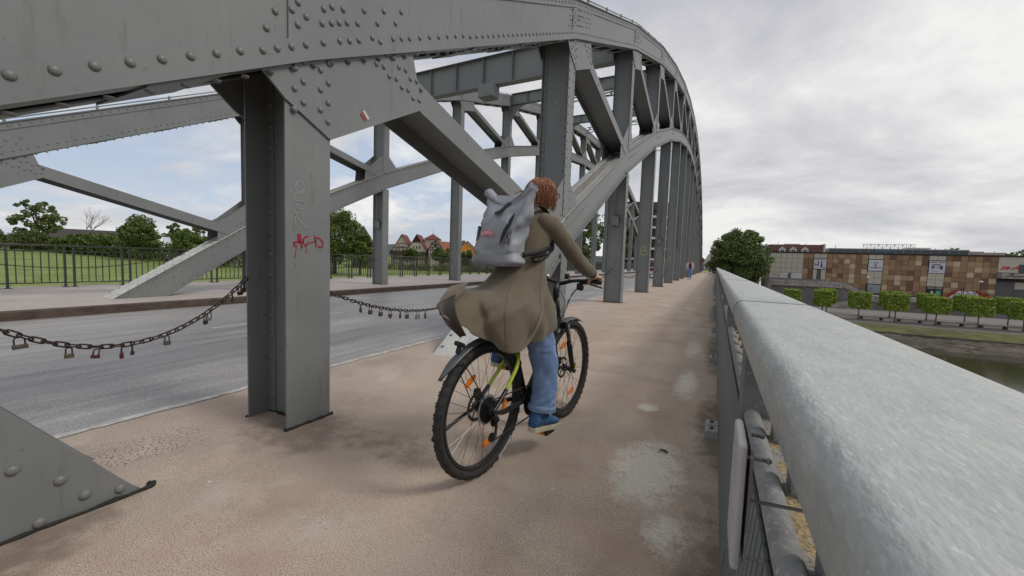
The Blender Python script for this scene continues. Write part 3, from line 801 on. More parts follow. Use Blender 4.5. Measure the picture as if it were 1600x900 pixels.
for s in [[(-2.81, 1.71), (-2.53, 1.40)], [(-2.55, 1.72), (-2.81, 1.38)], [(-2.81, 1.71), (-2.74, 1.62), (-2.55, 1.68)], [(-2.55, 1.55), (-2.55, 1.42), (-2.66, 1.40)]]: ribbon(mb, s, .02, yc, -1, axis=1)
mb.obj('chalk_lettering', plain('pale_yellow_chalk', (.45, .46, .27), .9), near)
# torn sticker on the first gusset
mb = MB(); mb.plate([(2.152, 2.205), (2.175, 2.213), (2.222, 2.165), (2.20, 2.155)], -2.3785, -2.3775); mb.mi = 1
mb.plate([(2.130, 2.172), (2.150, 2.196), (2.195, 2.152), (2.172, 2.135)], -2.3786, -2.3770)
st = mb.obj('torn_sticker', [white_p, plain('faded_red_print', (.30, .06, .05), .6)], near)


# ================================================================ CHAINS AND PADLOCKS
def link_mesh():
    mb = MB(); pts = []
    hl, r_ = .0165, .0115
    for j in range(7): a = -pi / 2 + pi * j / 6; pts.append((hl + r_ * cos(a), r_ * sin(a), 0))
    for j in range(7): a = pi / 2 + pi * j / 6; pts.append((-hl + r_ * cos(a), r_ * sin(a), 0))
    mb.tube(pts, .0042, 6, closed=True); return mb.mesh('link', chain_m, smooth=True)
LINK = link_mesh()
def chain(a, b, sag, label, group=None, single=True, scale=1.0):
    a = Vector(a); b = Vector(b); P = []
    for i in range(241):
        t = i / 240; p = a.lerp(b, t); p.z -= sag * 4 * t * (1 - t); P.append(p)
    cum = [0]
    for i in range(240): cum.append(cum[-1] + (P[i + 1] - P[i]).length)
    L = cum[-1]; pitch = .0405 * scale; n = int(L / pitch)
    r = empty('chain', label, 'chain', a, group=group)
    def at(s):
        for i in range(240):
            if cum[i + 1] >= s:
                return P[i].lerp(P[i + 1], (s - cum[i]) / (cum[i + 1] - cum[i] + 1e-9)), (P[i + 1] - P[i]).normalized()
        return P[-1], (P[-1] - P[-2]).normalized()
    big = MB()
    for i in range(n):
        p, d = at((i + .5) * L / n)
        side = Vector((1, 0, 0)) if i % 2 else d.cross(Vector((1, 0, 0))).normalized()
        tw = Matrix.Rotation(radians(20 + rnd.uniform(-14, 14)), 4, d)
        side = (tw @ side).normalized(); up_ = d.cross(side).normalized()
        R = Matrix((d, side, up_)).transposed().to_4x4()
        m4 = Matrix.Translation(p - a) @ R @ Matrix.Scale(scale, 4)
        if single:
            o = bpy.data.objects.new('link', LINK); COL.objects.link(o); o.parent = r; o.matrix_local = m4
        else:
            k = len(big.v); ring = [(.028, 0, 0), (.015, .011, 0), (-.015, .011, 0), (-.028, 0, 0), (-.015, -.011, 0), (.015, -.011, 0)]
            t_ = MB(); t_.tube(ring, .0045, 3, closed=True)
            big.v += [tuple(m4 @ Vector(v)) for v in t_.v]
            for f in t_.f: big.f.append([q + k for q in f]); big.m.append(0)
    if not single: tag(big.obj('links', chain_m, r), kind='stuff')
    return lambda y: next(P[i] for i in range(241) if (P[i].y - y) * (1 if b.y > a.y else -1) >= 0 or i == 240)
CX = -2.66
CX1 = -2.81
c1 = chain((CX1, .235, 1.03), (CX1, 1.565, .965), .375, 'rusty chain hung with padlocks in the left foreground')
c2 = chain((CX, 1.78, .99), (CX, 4.65, .87), .33, 'rusty chain with padlocks sagging behind the rider left of the grey pack')
def padlock(p, w_, h_, m_, label, yaw=0.0, tilt=0.0, heart=False, d_=.016):
    r = empty('padlock', label, 'padlock', (p.x, p.y, p.z - .012), yaw)
    r.rotation_euler = (tilt, 0, yaw)
    mb = MB()
    if heart:
        pts = []
        for j in range(20):
            t = 2 * pi * j / 20; pts.append((w_ / 32 * 16 * sin(t) ** 3, -.028 - h_ / 2 + h_ / 30 * (13 * cos(t) - 5 * cos(2 * t) - 2 * cos(3 * t) - cos(4 * t))))
        mb.plate(pts, -d_ / 2, d_ / 2)
    else: mb.box((-d_ / 2, -w_ / 2, -.03 - h_), (d_ / 2, w_ / 2, -.03))
    mb.obj('body', m_, r, bevel=.0022)
    s = MB(); q = w_ * .34
    s.tube([(0, -q, -.03), (0, -q, -.008)] + [(0, -q * cos(pi * j / 6), -.008 + q * .7 * sin(pi * j / 6)) for j in range(1, 6)] + [(0, q, -.008), (0, q, -.03)], .0032, 6)
    s.obj('shackle', lock_dk, r, smooth=True)
    return r
for (y, w_, h_, m_, lab, yaw, tilt, heart) in [
    (.535, .062, .026, brass, 'wide brass padlock, leftmost on the foreground chain', 0, .06, False),
    (.685, .042, .027, brass, 'square tarnished brass padlock, second from the left on the foreground chain', 0, 0, False),
    (.775, .042, .022, lock_red, 'dull red padlock tilted on the lowest part of the foreground chain', .1, -.2, False),
    (.865, .030, .038, lock_red, 'narrow reddish padlock seen edge on in the foreground chain', 1.15, 0, False),
    (.905, .026, .026, lock_dk, 'tiny dark padlock just right of the narrow reddish one', 1.1, 0, False),
    (1.055, .040, .030, brass, 'brownish padlock on the rising part of the foreground chain', 0, 0, False),
    (1.235, .034, .030, lock_dk, 'dark round shouldered padlock high on the foreground chain', .5, .15, False),
    (1.262, .034, .028, lock_gr, 'greyish padlock hanging in the dark one beside it', -.4, -.1, False),
    (1.385, .030, .030, lock_dk, 'small dark padlock near the top of the foreground chain', .9, 0, False),
    (1.43, .042, .030, lock_red, 'reddish brown padlock nearest the big column', .2, .1, False),
    (1.452, .036, .038, lock_dk, 'brown padlock touching the big column at the chain end', 0, 0, False)]:
    padlock(c1(y * 1.062), w_ * .78, h_ * .8, m_, lab, yaw, tilt, heart)
for (y, w_, h_, m_, lab, yaw, tilt, heart) in [
    (2.40, .022, .040, lock_dk, 'thin dark padlock, first on the chain right of the big column', 1.3, 0, False),
    (2.50, .040, .036, lock_dk, 'square dark padlock, second on the chain right of the big column', 0, 0, False),
    (2.62, .040, .036, lock_dk, 'square dark padlock just left of the red heart padlock', 0, 0, False),
    (2.745, .042, .046, lock_red, 'red heart shaped padlock on the middle chain', 0, 0, True),
    (2.87, .016, .038, lock_dk, 'slim edge on padlock right of the red heart padlock', 1.4, 0, False),
    (2.97, .040, .038, lock_dk, 'square dark padlock left of the large grey one', 0, 0, False),
    (3.125, .058, .048, lock_gr, 'largest grey padlock on the middle chain', 0, 0, False),
    (3.25, .018, .050, lock_dk, 'long thin padlock nearest the coat tail', 1.3, 0, False)]:
    padlock(c2(y), w_, h_, m_, lab, yaw, tilt, heart)
nm = {2: 'chain in the bay before the handlebar column', 3: 'chain with small tags between the first two chalk height columns', 4: 'chain between the columns chalked B and G', 5: 'chain just past the column chalked G', 6: 'chain two bays past the column chalked G', 7: 'chain three bays past the column chalked G'}
for k in range(2, 8):
    chain((CX, YK[k] + .17, 1.0), (CX, YK[k + 1] - .17, 1.0), .33, 'rusty ' + nm[k], 'chains between the truss columns', single=False)
    chain((-11.9, YK[k] + .17, 1.0), (-11.9, YK[k + 1] - .17, 1.0), .36, 'thin far side chain in the %s bay right of the timbered villa column' % {2: 'nearest', 3: 'second', 4: 'third', 5: 'fourth', 6: 'fifth', 7: 'sixth'}[k], 'chains between the truss columns', single=False)
chain((-11.62, .6, 1.2), (-11.64, 5.05, 1.02), .42, 'far side chain crossing in front of the meadow railing', 'chains between the truss columns', single=False)
chain((-11.9, 6.6, 1.0), (-11.9, YK[3] - .17, 1.0), .36, 'thin far side chain behind the big column', 'chains between the truss columns', single=False)

# ================================================================ FAR RAILING
fr = empty('railing', 'dark olive metal railing with paired posts along the far walkway and meadow', 'railing', (-15.8, 0, 0))
def shared(name, mb, m_): return mb.mesh(name, m_)
post_me = MB().box((-.03, -.022, .0), (.03, .022, 1.08)).mesh('post', fence_m)
foot_me = MB().box((-.07, -.06, -.005), (.07, .06, .012)).mesh('foot', fence_m)
pick_me = MB().box((-.012, -.010, .135), (.012, .010, .955)).mesh('picket', fence_m)
y = -2.9; nb = 0
while y < 46:
    for dy in (-.088, .088):
        o = inst('post', post_me, fr, (0, y + dy, 0)); inst('foot', foot_me, o)
    if y > 1.0 and nb < 300:
        for j in range(6): inst('picket', pick_me, fr, (0, y + .088 + .143 * (j + 1), 0)); nb += 1
    y += 1.18
mb = MB(); mb.box((-.045, -3.2, 1.085), (.045, 90, 1.135)); mb.obj('top_rail', fence_m, fr, bevel=.01)
mb = MB(); mb.box((-.02, -3.2, .956), (.02, 90, .985)); mb.obj('mid_rail', fence_m, fr)
mb = MB(); mb.box((-.02, -3.2, .105), (.02, 90, .134)); mb.obj('bottom_rail', fence_m, fr)
mb = MB()
while y < 90:
    for dy in (-.088, .088): mb.box((-.03, y + dy - .022, 0), (.03, y + dy + .022, 1.08))
    for j in range(6): yy = y + .088 + .143 * (j + 1); mb.box((-.012, yy - .01, .135), (.012, yy + .01, .955))
    y += 1.18
tag(mb.obj('far_pickets', fence_m, fr), kind='stuff')

# ================================================================ NEAR PARAPET
pr = empty('parapet', 'galvanised parapet with a broad rounded grey cap along the right edge', 'parapet', (0, 0, 0))
def cap_ring(y, g=0.0):
    pts = []
    x0, x1, z0, z1 = .088 + g, .394 - g, .905 + g, 1.0 - g; R = .036
    for (cx_, cz_, a0, rr_) in ((x1 - R, z1 - R, 0, R), (x0 + R, z1 - R, pi / 2, R), (x0 + .02, z0 + .02, pi, .02), (x1 - .02, z0 + .02, 3 * pi / 2, .02)):
        for j in range(7):
            a = a0 + pi / 2 * j / 6; pts.append((cx_ + rr_ * cos(a), y, cz_ + rr_ * sin(a)))
    return pts
ys = [-3.6, 2.074, 5.35, 8.75, 12.2, 15.6, 19, 22.4, 25.8, 29.2, 32.6, 36, 39.4, 42.8, 46.2, 55, 64, 73, 82, 91]
for a, b in zip(ys[:-1], ys[1:]):
    mb = MB(); e = .003
    yy = [a + e, a + e + .003] + [lerp(a, b, t / 8) for t in range(1, 8)] + [b - e - .003, b - e]
    mb.loft([cap_ring(q, .003 if i in (0, len(yy) - 1) else 0) for i, q in enumerate(yy)])
    mb.obj('cap_section', galv, pr, smooth=False).data.polygons.foreach_set('use_smooth', [len(f) == 4 for f in mb.f])
mb = MB(); mb.loft([cap_ring(q, .006) for q in (-3.5, 90.9)]); mb.obj('cap_core', dark_gap, pr)
for q0 in ys[1:-1]:
    mb = MB(); mb.loft([cap_ring(q, -.0012) for q in (q0 - .0045, q0 + .0045)]); mb.obj('joint_seal', dark_gap, pr)
mb = MB(); mb.box((.168, -3.5, .535), (.37, 90, .575)); mb.obj('ledge', ledge_m, pr, bevel=.012)
mb = MB()
mb.tube([(.164, -3.5, .572), (.164, 90, .572)], .029, 14); mb.obj('ledge_lip', ledge_g, pr, smooth=True)
mb = MB(); mb.box((.30, -3.5, -.3), (.36, 90, .534)); mb.obj('outer_panel', galv_d, pr)
yb = 2.0
post2 = MB().box((.128, -.10, 0), (.36, .10, .904)).mesh('post', galv_d)
k = -2
while yb + k * 2.4 < 60:
    o = inst('post', post2, pr, (0, yb + k * 2.4 - .12, 0)); k += 1
bal = MB().box((.205, -.035, .576), (.25, .035, .904)).mesh('baluster', galv_d)
nb = 0; y = -.5
while y < 40 and nb < 140:
    ph = (y - 1.88) % 2.4
    if .2 < ph < 2.2: inst('baluster', bal, pr, (0, y, 0)); nb += 1
    y += .345
flat = MB().prism([(.084, .004), (.126, .560), (.134, .556), (.094, .004)], 1, -.021, .021).mesh('picket', picket_m)
y = .06; nb = 0
while nb < 296: inst('picket', flat, pr, (0, y, 0)); y += .056; nb += 1
mb = MB()
while y < 60: mb.prism([(.084, .004), (.126, .560), (.134, .556), (.094, .004)], 1, y - .021, y + .021); y += .056
tag(mb.obj('far_pickets', picket_m, pr), kind='stuff')
mb = MB(); mb.prism([(.095, .004), (.1345, .556), (.140, .556), (.101, .004)], 1, -3, 60); mb.obj('shade_sheet', dark_gap, pr)  # black sheet added to stand in for the shade behind the pickets
fb = MB(); fb.prism([(.004, 0), (.084, 0), (.084, .052), (.018, .048), (.004, .034)], 1, -.05, .05)
fbm = fb.mesh('foot_block', ledge_g); nut = MB().tube([(.045, 0, .050), (.045, 0, .062)], .012, 6).mesh('bolt', lock_dk)
lstrip = MB().prism([(.080, 0), (.0835, 0), (.094, .14), (.0905, .14)], 1, -.04, .04).mesh('foot_strip', galv_d)
k = 0
for k in range(0, 18):
    for dy in (-.055, .065):
        o = inst('foot_block', fbm, pr, (0, 3.03 + 2.4 * k + dy, .0)); inst('bolt', nut, o)
    inst('foot_strip', lstrip, pr, (0, 3.12 + 2.4 * k, 0)); inst('foot_strip', lstrip, pr, (0, 1.6 + 2.4 * k, 0))
# little plate fixed to the inside of the parapet
sp = empty('sign_plate', 'small pale rounded plate bolted to the walkway side of the parapet', 'sign', (.05, .68, .72))
mb = MB(); mb.box((-.006, -.055, 0), (.006, .055, .185)); mb.obj('plate', tag_w, sp, bevel=.005)
mb = MB(); mb.box((.010, -.052, .005), (.014, .052, .178)); mb.obj('backing', galv_d, sp)
for (yy, zz_) in ((-.045, .165), (.045, .165), (-.045, .02)):
    mb = MB(); mb.tube([(.004, yy, zz_), (.03, yy, zz_)], .0028, 8); mb.sphere((.032, yy, zz_), .004, 8, 6); mb.obj('bolt', galv_d, sp, smooth=True)
mb = MB(); mb.tube([(.014, 0, .08), (.09, .03, .07)], .003, 6); mb.obj('wire', chrome, sp)

# small litter and leaves on the walkway
mb = MB()
q = spline([(-.25, 2.52, .003), (-.235, 2.545, .012), (-.205, 2.56, .006), (-.19, 2.545, .003)], 4)
mb.loft([[(p.x - .004, p.y - .012, p.z), (p.x + .004, p.y + .012, p.z + .001)] for p in q], closed=False, cap0=False, cap1=False)
tag(mb.obj('dead_leaf', kerb_m), 'dark curled dead leaf on the pale patch of walkway near the parapet', 'leaf')
gum = MB()
for (x, y, r_) in ((-.66, 1.83, .012), (-.76, 1.72, .008), (-2.17, 1.02, .010), (-1.9, .95, .006), (-1.35, 3.05, .008), (-.95, 2.9, .012), (-.6, 3.6, .006)):
    gum.tube([(x, y, .0005), (x, y, .0035)], [r_, r_ * .8], 9)
tag(gum.obj('trodden_gum', edge_m), kind='stuff')

# ================================================================ GROUND, WATER, RIVER BANKS
def grid_sheet(name, x0, x1, y0, y1, nx, ny, hf, m_):
    vs = [(lerp(x0, x1, i / nx), lerp(y0, y1, j / ny)) for j in range(ny + 1) for i in range(nx + 1)]
    vs = [(x, y, hf(x, y)) for x, y in vs]
    fs = [(j * (nx + 1) + i, j * (nx + 1) + i + 1, (j + 1) * (nx + 1) + i + 1, (j + 1) * (nx + 1) + i) for j in range(ny) for i in range(nx)]
    me = bpy.data.meshes.new(name); me.from_pydata(vs, [], fs); me.materials.append(m_); me.polygons.foreach_set('use_smooth', [True] * len(fs))
    o = bpy.data.objects.new(name, me); COL.objects.link(o); return tag(o, kind='structure')
def meadow_h(x, y):
    h = -2.5 + .22 * noise.noise(Vector((x * .03, y * .03, 1))) + .10 * noise.noise(Vector((x * .12, y * .12, 4)))
    d = sqrt(max(0, (-x - 70)) ** 2 + 0)
    return h + min(1.6, max(0, (-x - 75)) * .014)
grid_sheet('meadow', -900, -16.45, -400, 900, 110, 130, meadow_h, grass_m)
def ground_h(x, y): return -2.6 - .0002 * (x * x + y * y) ** .5
earth = mat('distant_ground', (.07, .09, .035), (.10, .11, .05), .02, rough=.9)
grid_sheet('ground', -4200, 4200, 300, 4200, 20, 12, lambda x, y: -3.4, earth)
water = mat('murky_river_water', (.030, .028, .016), (.045, .04, .022), .4, rough=.10, spec=.5, bump=.35, bscale=1.6, stretch=(1, 2.2, 1))
mb = MB(); mb.add([(-16.4, -300, -6.3), (500, -300, -6.3), (500, 55.5, -6.3), (-16.4, 55.5, -6.3)], [(0, 1, 2, 3)]); tag(mb.obj('river_water', water), kind='structure')
bank_m = mat('rubble_river_bank', (.06, .050, .038), (.135, .115, .09), .9, rough=.95, bump=1.0, bscale=6, detail=10, stretch=(.5, 1.5, 2))
overlay(bank_m, (.035, .03, .02), 1.6, .5, .62, stretch=(.5, 1, 2), fac=.85)
def bank_h(x, y):
    t = (y - 52.5) / 3.6
    h = lerp(-6.6, -5.45, min(1, max(0, t))) + .22 * noise.noise(Vector((x * .7, y * 1.2, 0))) + .12 * noise.noise(Vector((x * 2.1, y * 2.1, 3)))
    return h if y < 56.0 else -5.3
grid_sheet('river_bank', -16.4, 120, 52.0, 56.2, 300, 16, bank_h, bank_m)
verge_m = mat('mossy_grass_verge', (.075, .085, .022), (.13, .135, .035), .5, rough=.95, bump=.8, bscale=10)
overlay(verge_m, (.06, .05, .03), 1.1, .5, .6, fac=.85, stretch=(.6, 1, 1))
grid_sheet('grass_verge', -16.4, 120, 56.2, 61.5, 140, 8, lambda x, y: -5.3 + .32 * min(1, (y - 56.2) / 2.2) + .05 * noise.noise(Vector((x, y, 0))), verge_m)
wall_m = mat('dark_quay_stone', (.06, .052, .042), (.115, .10, .085), 1.2, rough=.9, bump=.6, bscale=5)
mb = MB(); mb.box((-16.4, 56.1, -5.8), (120, 56.3, -5.25)); tag(mb.obj('quay_edge', wall_m), kind='structure')
quay_dark = mat('dark_damp_promenade_paving', (.115, .105, .095), (.16, .15, .135), .5, rough=.85)
quay_m = mat('promenade_paving', (.23, .215, .195), (.18, .17, .155), .6, rough=.85)
mb = MB(); mb.box((-16.4, 61.45, -5.6), (120, 74.0, -5.0)); tag(mb.obj('promenade', quay_dark), kind='structure')
mb = MB(); mb.box((-16.4, 74.0, -5.6), (120, 84.0, -4.99)); tag(mb.obj('quay_road', quay_m), kind='structure')
street_m = mat('street_asphalt', (.20, .195, .19), (.25, .245, .24), .8, rough=.8)
mb = MB(); mb.box((-62, 92.98, -3.3), (8.0, 300, -.02)); tag(mb.obj('street', street_m), kind='structure')
# parapet wall of the approach
mb = MB(); mb.box((-16.6, 60, -3), (-16.35, 93, .0)); tag(mb.obj('abutment', galv_d), 'plain grey abutment edge under the far walkway', 'wall')

# ================================================================ TREES
def foliage(name, pts, size, m_, parent=None, seed=0, flat=.35, smooth=False):
    """many small bent leaf quads at the given points"""
    rs = np.random.RandomState(seed); n = len(pts); P = np.asarray(pts, float)
    a = rs.normal(size=(n, 3)); a /= np.linalg.norm(a, axis=1)[:, None]
    b = rs.normal(size=(n, 3)); b -= a * (a * b).sum(1)[:, None]; b /= np.linalg.norm(b, axis=1)[:, None]
    s = size * rs.uniform(.55, 1.35, size=(n, 1)); c = np.cross(a, b)
    v = np.empty((n, 4, 3)); v[:, 0] = P - a * s; v[:, 1] = P + b * s * .55 + c * s * flat; v[:, 2] = P + a * s; v[:, 3] = P - b * s * .55 + c * s * flat
    me = bpy.data.meshes.new(name)
    me.vertices.add(n * 4); me.vertices.foreach_set('co', v.reshape(-1))
    me.loops.add(n * 4); me.loops.foreach_set('vertex_index', np.arange(n * 4, dtype=np.int32))
    me.polygons.add(n); me.polygons.foreach_set('loop_start', np.arange(0, n * 4, 4, dtype=np.int32)); me.polygons.foreach_set('loop_total', np.full(n, 4, dtype=np.int32))
    me.materials.append(m_); me.update(); me.validate()
    o = bpy.data.objects.new(name, me); COL.objects.link(o)
    if parent: o.parent = parent
    return o
def crown_points(R, H, n, clumps, seed, zc, gaps=.55, lean=(0, 0), cr=(.16, .34)):
    rs = np.random.RandomState(seed); out = []
    cs = []
    for i in range(clumps):
        th = rs.uniform(0, 2 * pi); u = rs.uniform(-1, 1); rr_ = rs.uniform(.35, 1) ** .6
        q = sqrt(1 - u * u)
        c = np.array([R * q * cos(th) * rr_ * .86 + lean[0] * u, R * q * sin(th) * rr_ * .86 + lean[1] * u, zc + H / 2 * u * rr_ * .88])
        cs.append((c, rs.uniform(*cr) * R))
    per = n // clumps
    for c, r_ in cs:
        d = rs.normal(size=(per, 3)); d /= np.linalg.norm(d, axis=1)[:, None]
        rad = r_ * rs.uniform(gaps, 1.08, size=(per, 1)) ** .7
        out.append(c + d * rad * np.array([1, 1, .8]))
    return np.concatenate(out), cs
def tree(x, y, z, h, R, label, m_, seed, n=9000, clumps=70, leaf=.16, trunk=.25, crown_from=.25, cat='tree', group=None, name='tree', bk=None, gaps=.5, limbs=7, cr=(.13, .30)):
    r = empty(name, label, cat, (x, y, z), group=group)
    H = h * (1 - crown_from); zc = h * crown_from + H / 2
    pts, cs = crown_points(R, H, n, clumps, seed, zc, gaps, (0, 0), cr)
    foliage('crown', pts, leaf, m_, r, seed)
    rs = random.Random(seed); mb = MB()
    bend = rs.uniform(-.3, .3)
    tp = [(0, 0, -.4), (bend * .2, 0, h * .2), (bend * .6, .1, h * .45), (bend, 0, h * .8)]
    mb.tube(tp, [trunk * 1.25, trunk, trunk * .7, trunk * .2], 8)
    for i in range(limbs):
        c, r_ = cs[(i * 5) % len(cs)]; s = rs.uniform(.25, .6); st = Vector((bend * s, 0, h * s * .8)); e = Vector(c)
        mb.tube([st, st.lerp(e, .5) + Vector((0, 0, .05 * h * rs.random())), e], [trunk * .45, trunk * .25, trunk * .06], 5)
    mb.obj('trunk', bk or bark, r, smooth=True)
    return r
# pollarded limes on the promenade
def pollard_crown(seed):
    rs = np.random.RandomState(seed); n = 5200
    # box surface biased points with small lumps
    P = rs.uniform(-1, 1, size=(n, 3)); ax = rs.randint(0, 3, n); sg = rs.choice([-1, 1], n)
    P[np.arange(n), ax] = sg * rs.uniform(.78, 1.03, n)
    P *= np.array([.98, .84, .99])
    lump = np.array([noise.noise(Vector((p[0] * 1.7, p[1] * 1.7, p[2] * 1.7 + seed))) for p in P]); P *= (1 + .05 * lump[:, None])
    P[:, 2] += 2.5
    return P
def pollard(x, y, label, seed, src=None):
    if src is None:
        r = empty('pollarded_tree', label, 'tree', (x, y, -5.0), group='box clipped trees in two rows on the promenade')
        foliage('crown', pollard_crown(seed), .105, leaf_lime, r, seed, flat=.3)
        mb = MB(); mb.tube([(0, 0, -.1), (.02, 0, .7), (0, .02, 1.5)], [.085, .065, .06], 8)
        for a in range(4): mb.tube([(0, 0, 1.35), (.5 * cos(a * pi / 2 + .4), .5 * sin(a * pi / 2 + .4), 1.9)], [.04, .02], 5)
        mb.obj('trunk', bark_pale, r, smooth=True); return r
    r = copy_tree(src); r.location = (x, y, -5.0); r.rotation_euler = (0, 0, rnd.choice([0, pi / 2, pi, 3 * pi / 2]) + rnd.uniform(-.06, .06))
    r.scale = (rnd.uniform(.94, 1.04), rnd.uniform(.94, 1.04), rnd.uniform(.96, 1.03)); r['label'] = label; return r
A = pollard(20.3, 65.6, 'front row box clipped tree, second to the right of the stair foot', 1)
pl = [(16.9, 65.6, 'front row box clipped tree directly before the stair foot'), (12.95, 65.6, 'box clipped tree half hidden by the cap, before the grey retaining wall'),
      (9.6, 65.6, 'leftmost box clipped tree just right of the big round tree'), (24.0, 65.6, 'front row box clipped tree before the taped over shop window'),
      (27.6, 65.6, 'front row box clipped tree left of the red and white mural'), (31.2, 65.6, 'rightmost front row box clipped tree, cut by the frame'), (34.9, 65.6, 'front row box clipped tree past the right frame edge'),
      (21.5, 71.4, 'back row box clipped tree below the banner with the heart'), (25.2, 71.4, 'back row box clipped tree below the banner with the black building'),
      (28.8, 71.4, 'back row box clipped tree in front of the mural'), (32.6, 71.4, 'back row box clipped tree below the red graffiti'), (14.6, 71.4, 'back row box clipped tree beside the upper stair flight'), (36.4, 71.4, 'last back row box clipped tree at the right')]
for x, y, lab in pl: pollard(x, y, lab, 0, A) if x != 16.9 else None
A2 = pollard(16.75, 65.6, pl[0][2], 5)
# big trees
tree(3.5, 79, -5.0, 13.3, 5.3, 'big dense round tree beyond the end of the parapet', leaf_dark, 11, n=46000, clumps=230, leaf=.17, cr=(.1, .22), trunk=.45, crown_from=.16, gaps=.35)
tree(-61.5, 49.5, -2.4, 12.2, 5.6, 'tall bright green tree immediately right of the big column', leaf_mid, 12, n=26000, clumps=150, leaf=.17, trunk=.35, crown_from=.12)
tree(-56.2, 50.6, -2.4, 8.6, 2.5, 'narrow lower green tree leaning on the tall one beside the stone tower', leaf_mid, 13, n=4000, clumps=50, leaf=.24, trunk=.2, crown_from=.1)
tree(-92.5, 82, -1.6, 9.5, 3.0, 'dark tree rising behind the stone tower', leaf_dark, 14, n=2500, clumps=40, leaf=.3, trunk=.3)
tree(-183.5, 42.0, -1.2, 16.0, 6.6, 'tall airy tree with gaps in its crown at the far left', leaf_dark, 15, n=6500, clumps=75, cr=(.08, .17), leaf=.30, trunk=.5, crown_from=.22, gaps=.6, limbs=14)
tree(-197, 28, -1.2, 13.5, 5.0, 'tree cut by the left edge of the photo', leaf_dark, 16, n=2600, clumps=45, leaf=.5, trunk=.4)
tree(-116.3, 42.2, -1.9, 10.0, 4.0, 'dense dark round headed tree in front of the hedge', leaf_mid, 17, n=12000, clumps=80, leaf=.22, trunk=.3, crown_from=.06, gaps=.3)
for i, (x, y, h, R, lab) in enumerate([(-160, 58, 13.0, 4.6, 'ragged dark tree behind the round headed tree, left one'), (-141, 60, 10.5, 4.0, 'thin tree with see through crown behind the white roof'),
        (-128, 60, 11.0, 3.6, 'spindly tree just right of the round headed tree'), (-118, 62, 10.5, 3.4, 'ragged dark tree under the far diagonal bar')]):
    tree(x, y, -1.4, h, R, lab, leaf_dark, 20 + i, n=3600, clumps=40, cr=(.1, .22), leaf=.26, trunk=.25, gaps=.6)
for i, (x, y, h, R, lab, m_) in enumerate([(-94, 42.5, 6.4, 3.9, 'broad pale green bush nearest the far truss foot', leaf_bush), (-101, 44, 7.0, 3.0, 'rounded pale green bush left of the truss foot', leaf_bush),
        (-86, 43, 4.6, 2.8, 'low bush cut by the far lower chord', leaf_bush), (-128, 44, 7.2, 4.2, 'dark spreading bush left of the round headed tree', leaf_dark), (-139, 44.5, 6.6, 3.6, 'green shrub below the dead tree', leaf_bush),
        (-150, 44, 6.4, 4.0, 'clipped looking green shrub before the farmhouse', leaf_bush), (-160, 42, 6.0, 3.8, 'rounded green shrub under the farmhouse gable', leaf_bush), (-172, 38, 6.6, 5.0, 'olive shrub left of the farmhouse', leaf_olive),
        (-183, 33, 6.8, 5.5, 'wide olive shrub below the airy tree', leaf_olive), (-196, 26, 7.4, 6.0, 'olive green shrub mass at the far left', leaf_olive), (-210, 30, 9.0, 7.5, 'tallest olive shrub at the far left edge', leaf_olive)]):
    tree(x, y, -1.6, h, R, lab, m_, 40 + i, n=5200, clumps=60, leaf=.25, trunk=.15, crown_from=.0, cat='bush', name='bush', gaps=.3, limbs=2)
# bare dead tree
r = empty('dead_tree', 'bare leafless tree above the farmhouse roof', 'tree', (-170.2, 48.5, -1.2))
mb = MB(); rs = random.Random(5)
def branch(p, d, L, rad, depth):
    q = p + d * L; mb.tube([p, p.lerp(q, .5) + Vector((rs.uniform(-.1, .1), rs.uniform(-.1, .1), .05)) * L, q], [rad, rad * .8, rad * .55], 5)
    if depth == 0: return
    for i in range(3 if depth > 1 else 2):
        nd = (d + Vector((rs.uniform(-.75, .75), rs.uniform(-.75, .75), rs.uniform(-.1, .45)))).normalized()
        branch(q, nd, L * rs.uniform(.55, .8), rad * .5, depth - 1)
branch(Vector((0, 0, -.3)), Vector((.05, 0, 1)).normalized(), 4.6, .38, 5)
mb.obj('trunk', bark_pale, r)
# small trees before the villa
tree(-76.5, 86.5, -2.3, 6.0, 2.7, 'small round pale green tree left of the timbered bay', leaf_bush, 60, n=2600, clumps=36, leaf=.26, trunk=.14, crown_from=.3, gaps=.3)
tree(-69.0, 91.0, -2.3, 6.6, 3.0, 'small round dark tree before the white gable house', leaf_mid, 61, n=3000, clumps=38, leaf=.26, trunk=.14, crown_from=.25, gaps=.3)
tree(-63.0, 93.5, -2.0, 5.2, 1.8, 'little tree between the white and orange houses', leaf_mid, 62, n=1600, clumps=24, leaf=.26, trunk=.12, crown_from=.2, gaps=.3)
tree(-60.5, 91.0, -2.0, 5.6, 2.0, 'little yellowish tree at the foot of the orange house', leaf_bush, 63, n=1600, clumps=24, leaf=.26, trunk=.12, crown_from=.2, gaps=.3)
# trees seen between the near columns
for i, (x, y, h, R, lab) in enumerate([(-30, 96, 15, 6, 'dark street tree seen between the chord and the first hanger'), (-22, 104, 17, 6.5, 'tall street tree seen above the railing at the bridge end'), (-13.5, 112, 14, 4.5, 'street tree glimpsed between the hangers'), (-42, 92, 12, 5, 'leafy street tree left of the bridge end')]):
    tree(x, y, -.3, h, R, lab, leaf_dark, 80 + i, n=6000, clumps=70, leaf=.34, trunk=.35, crown_from=.1)
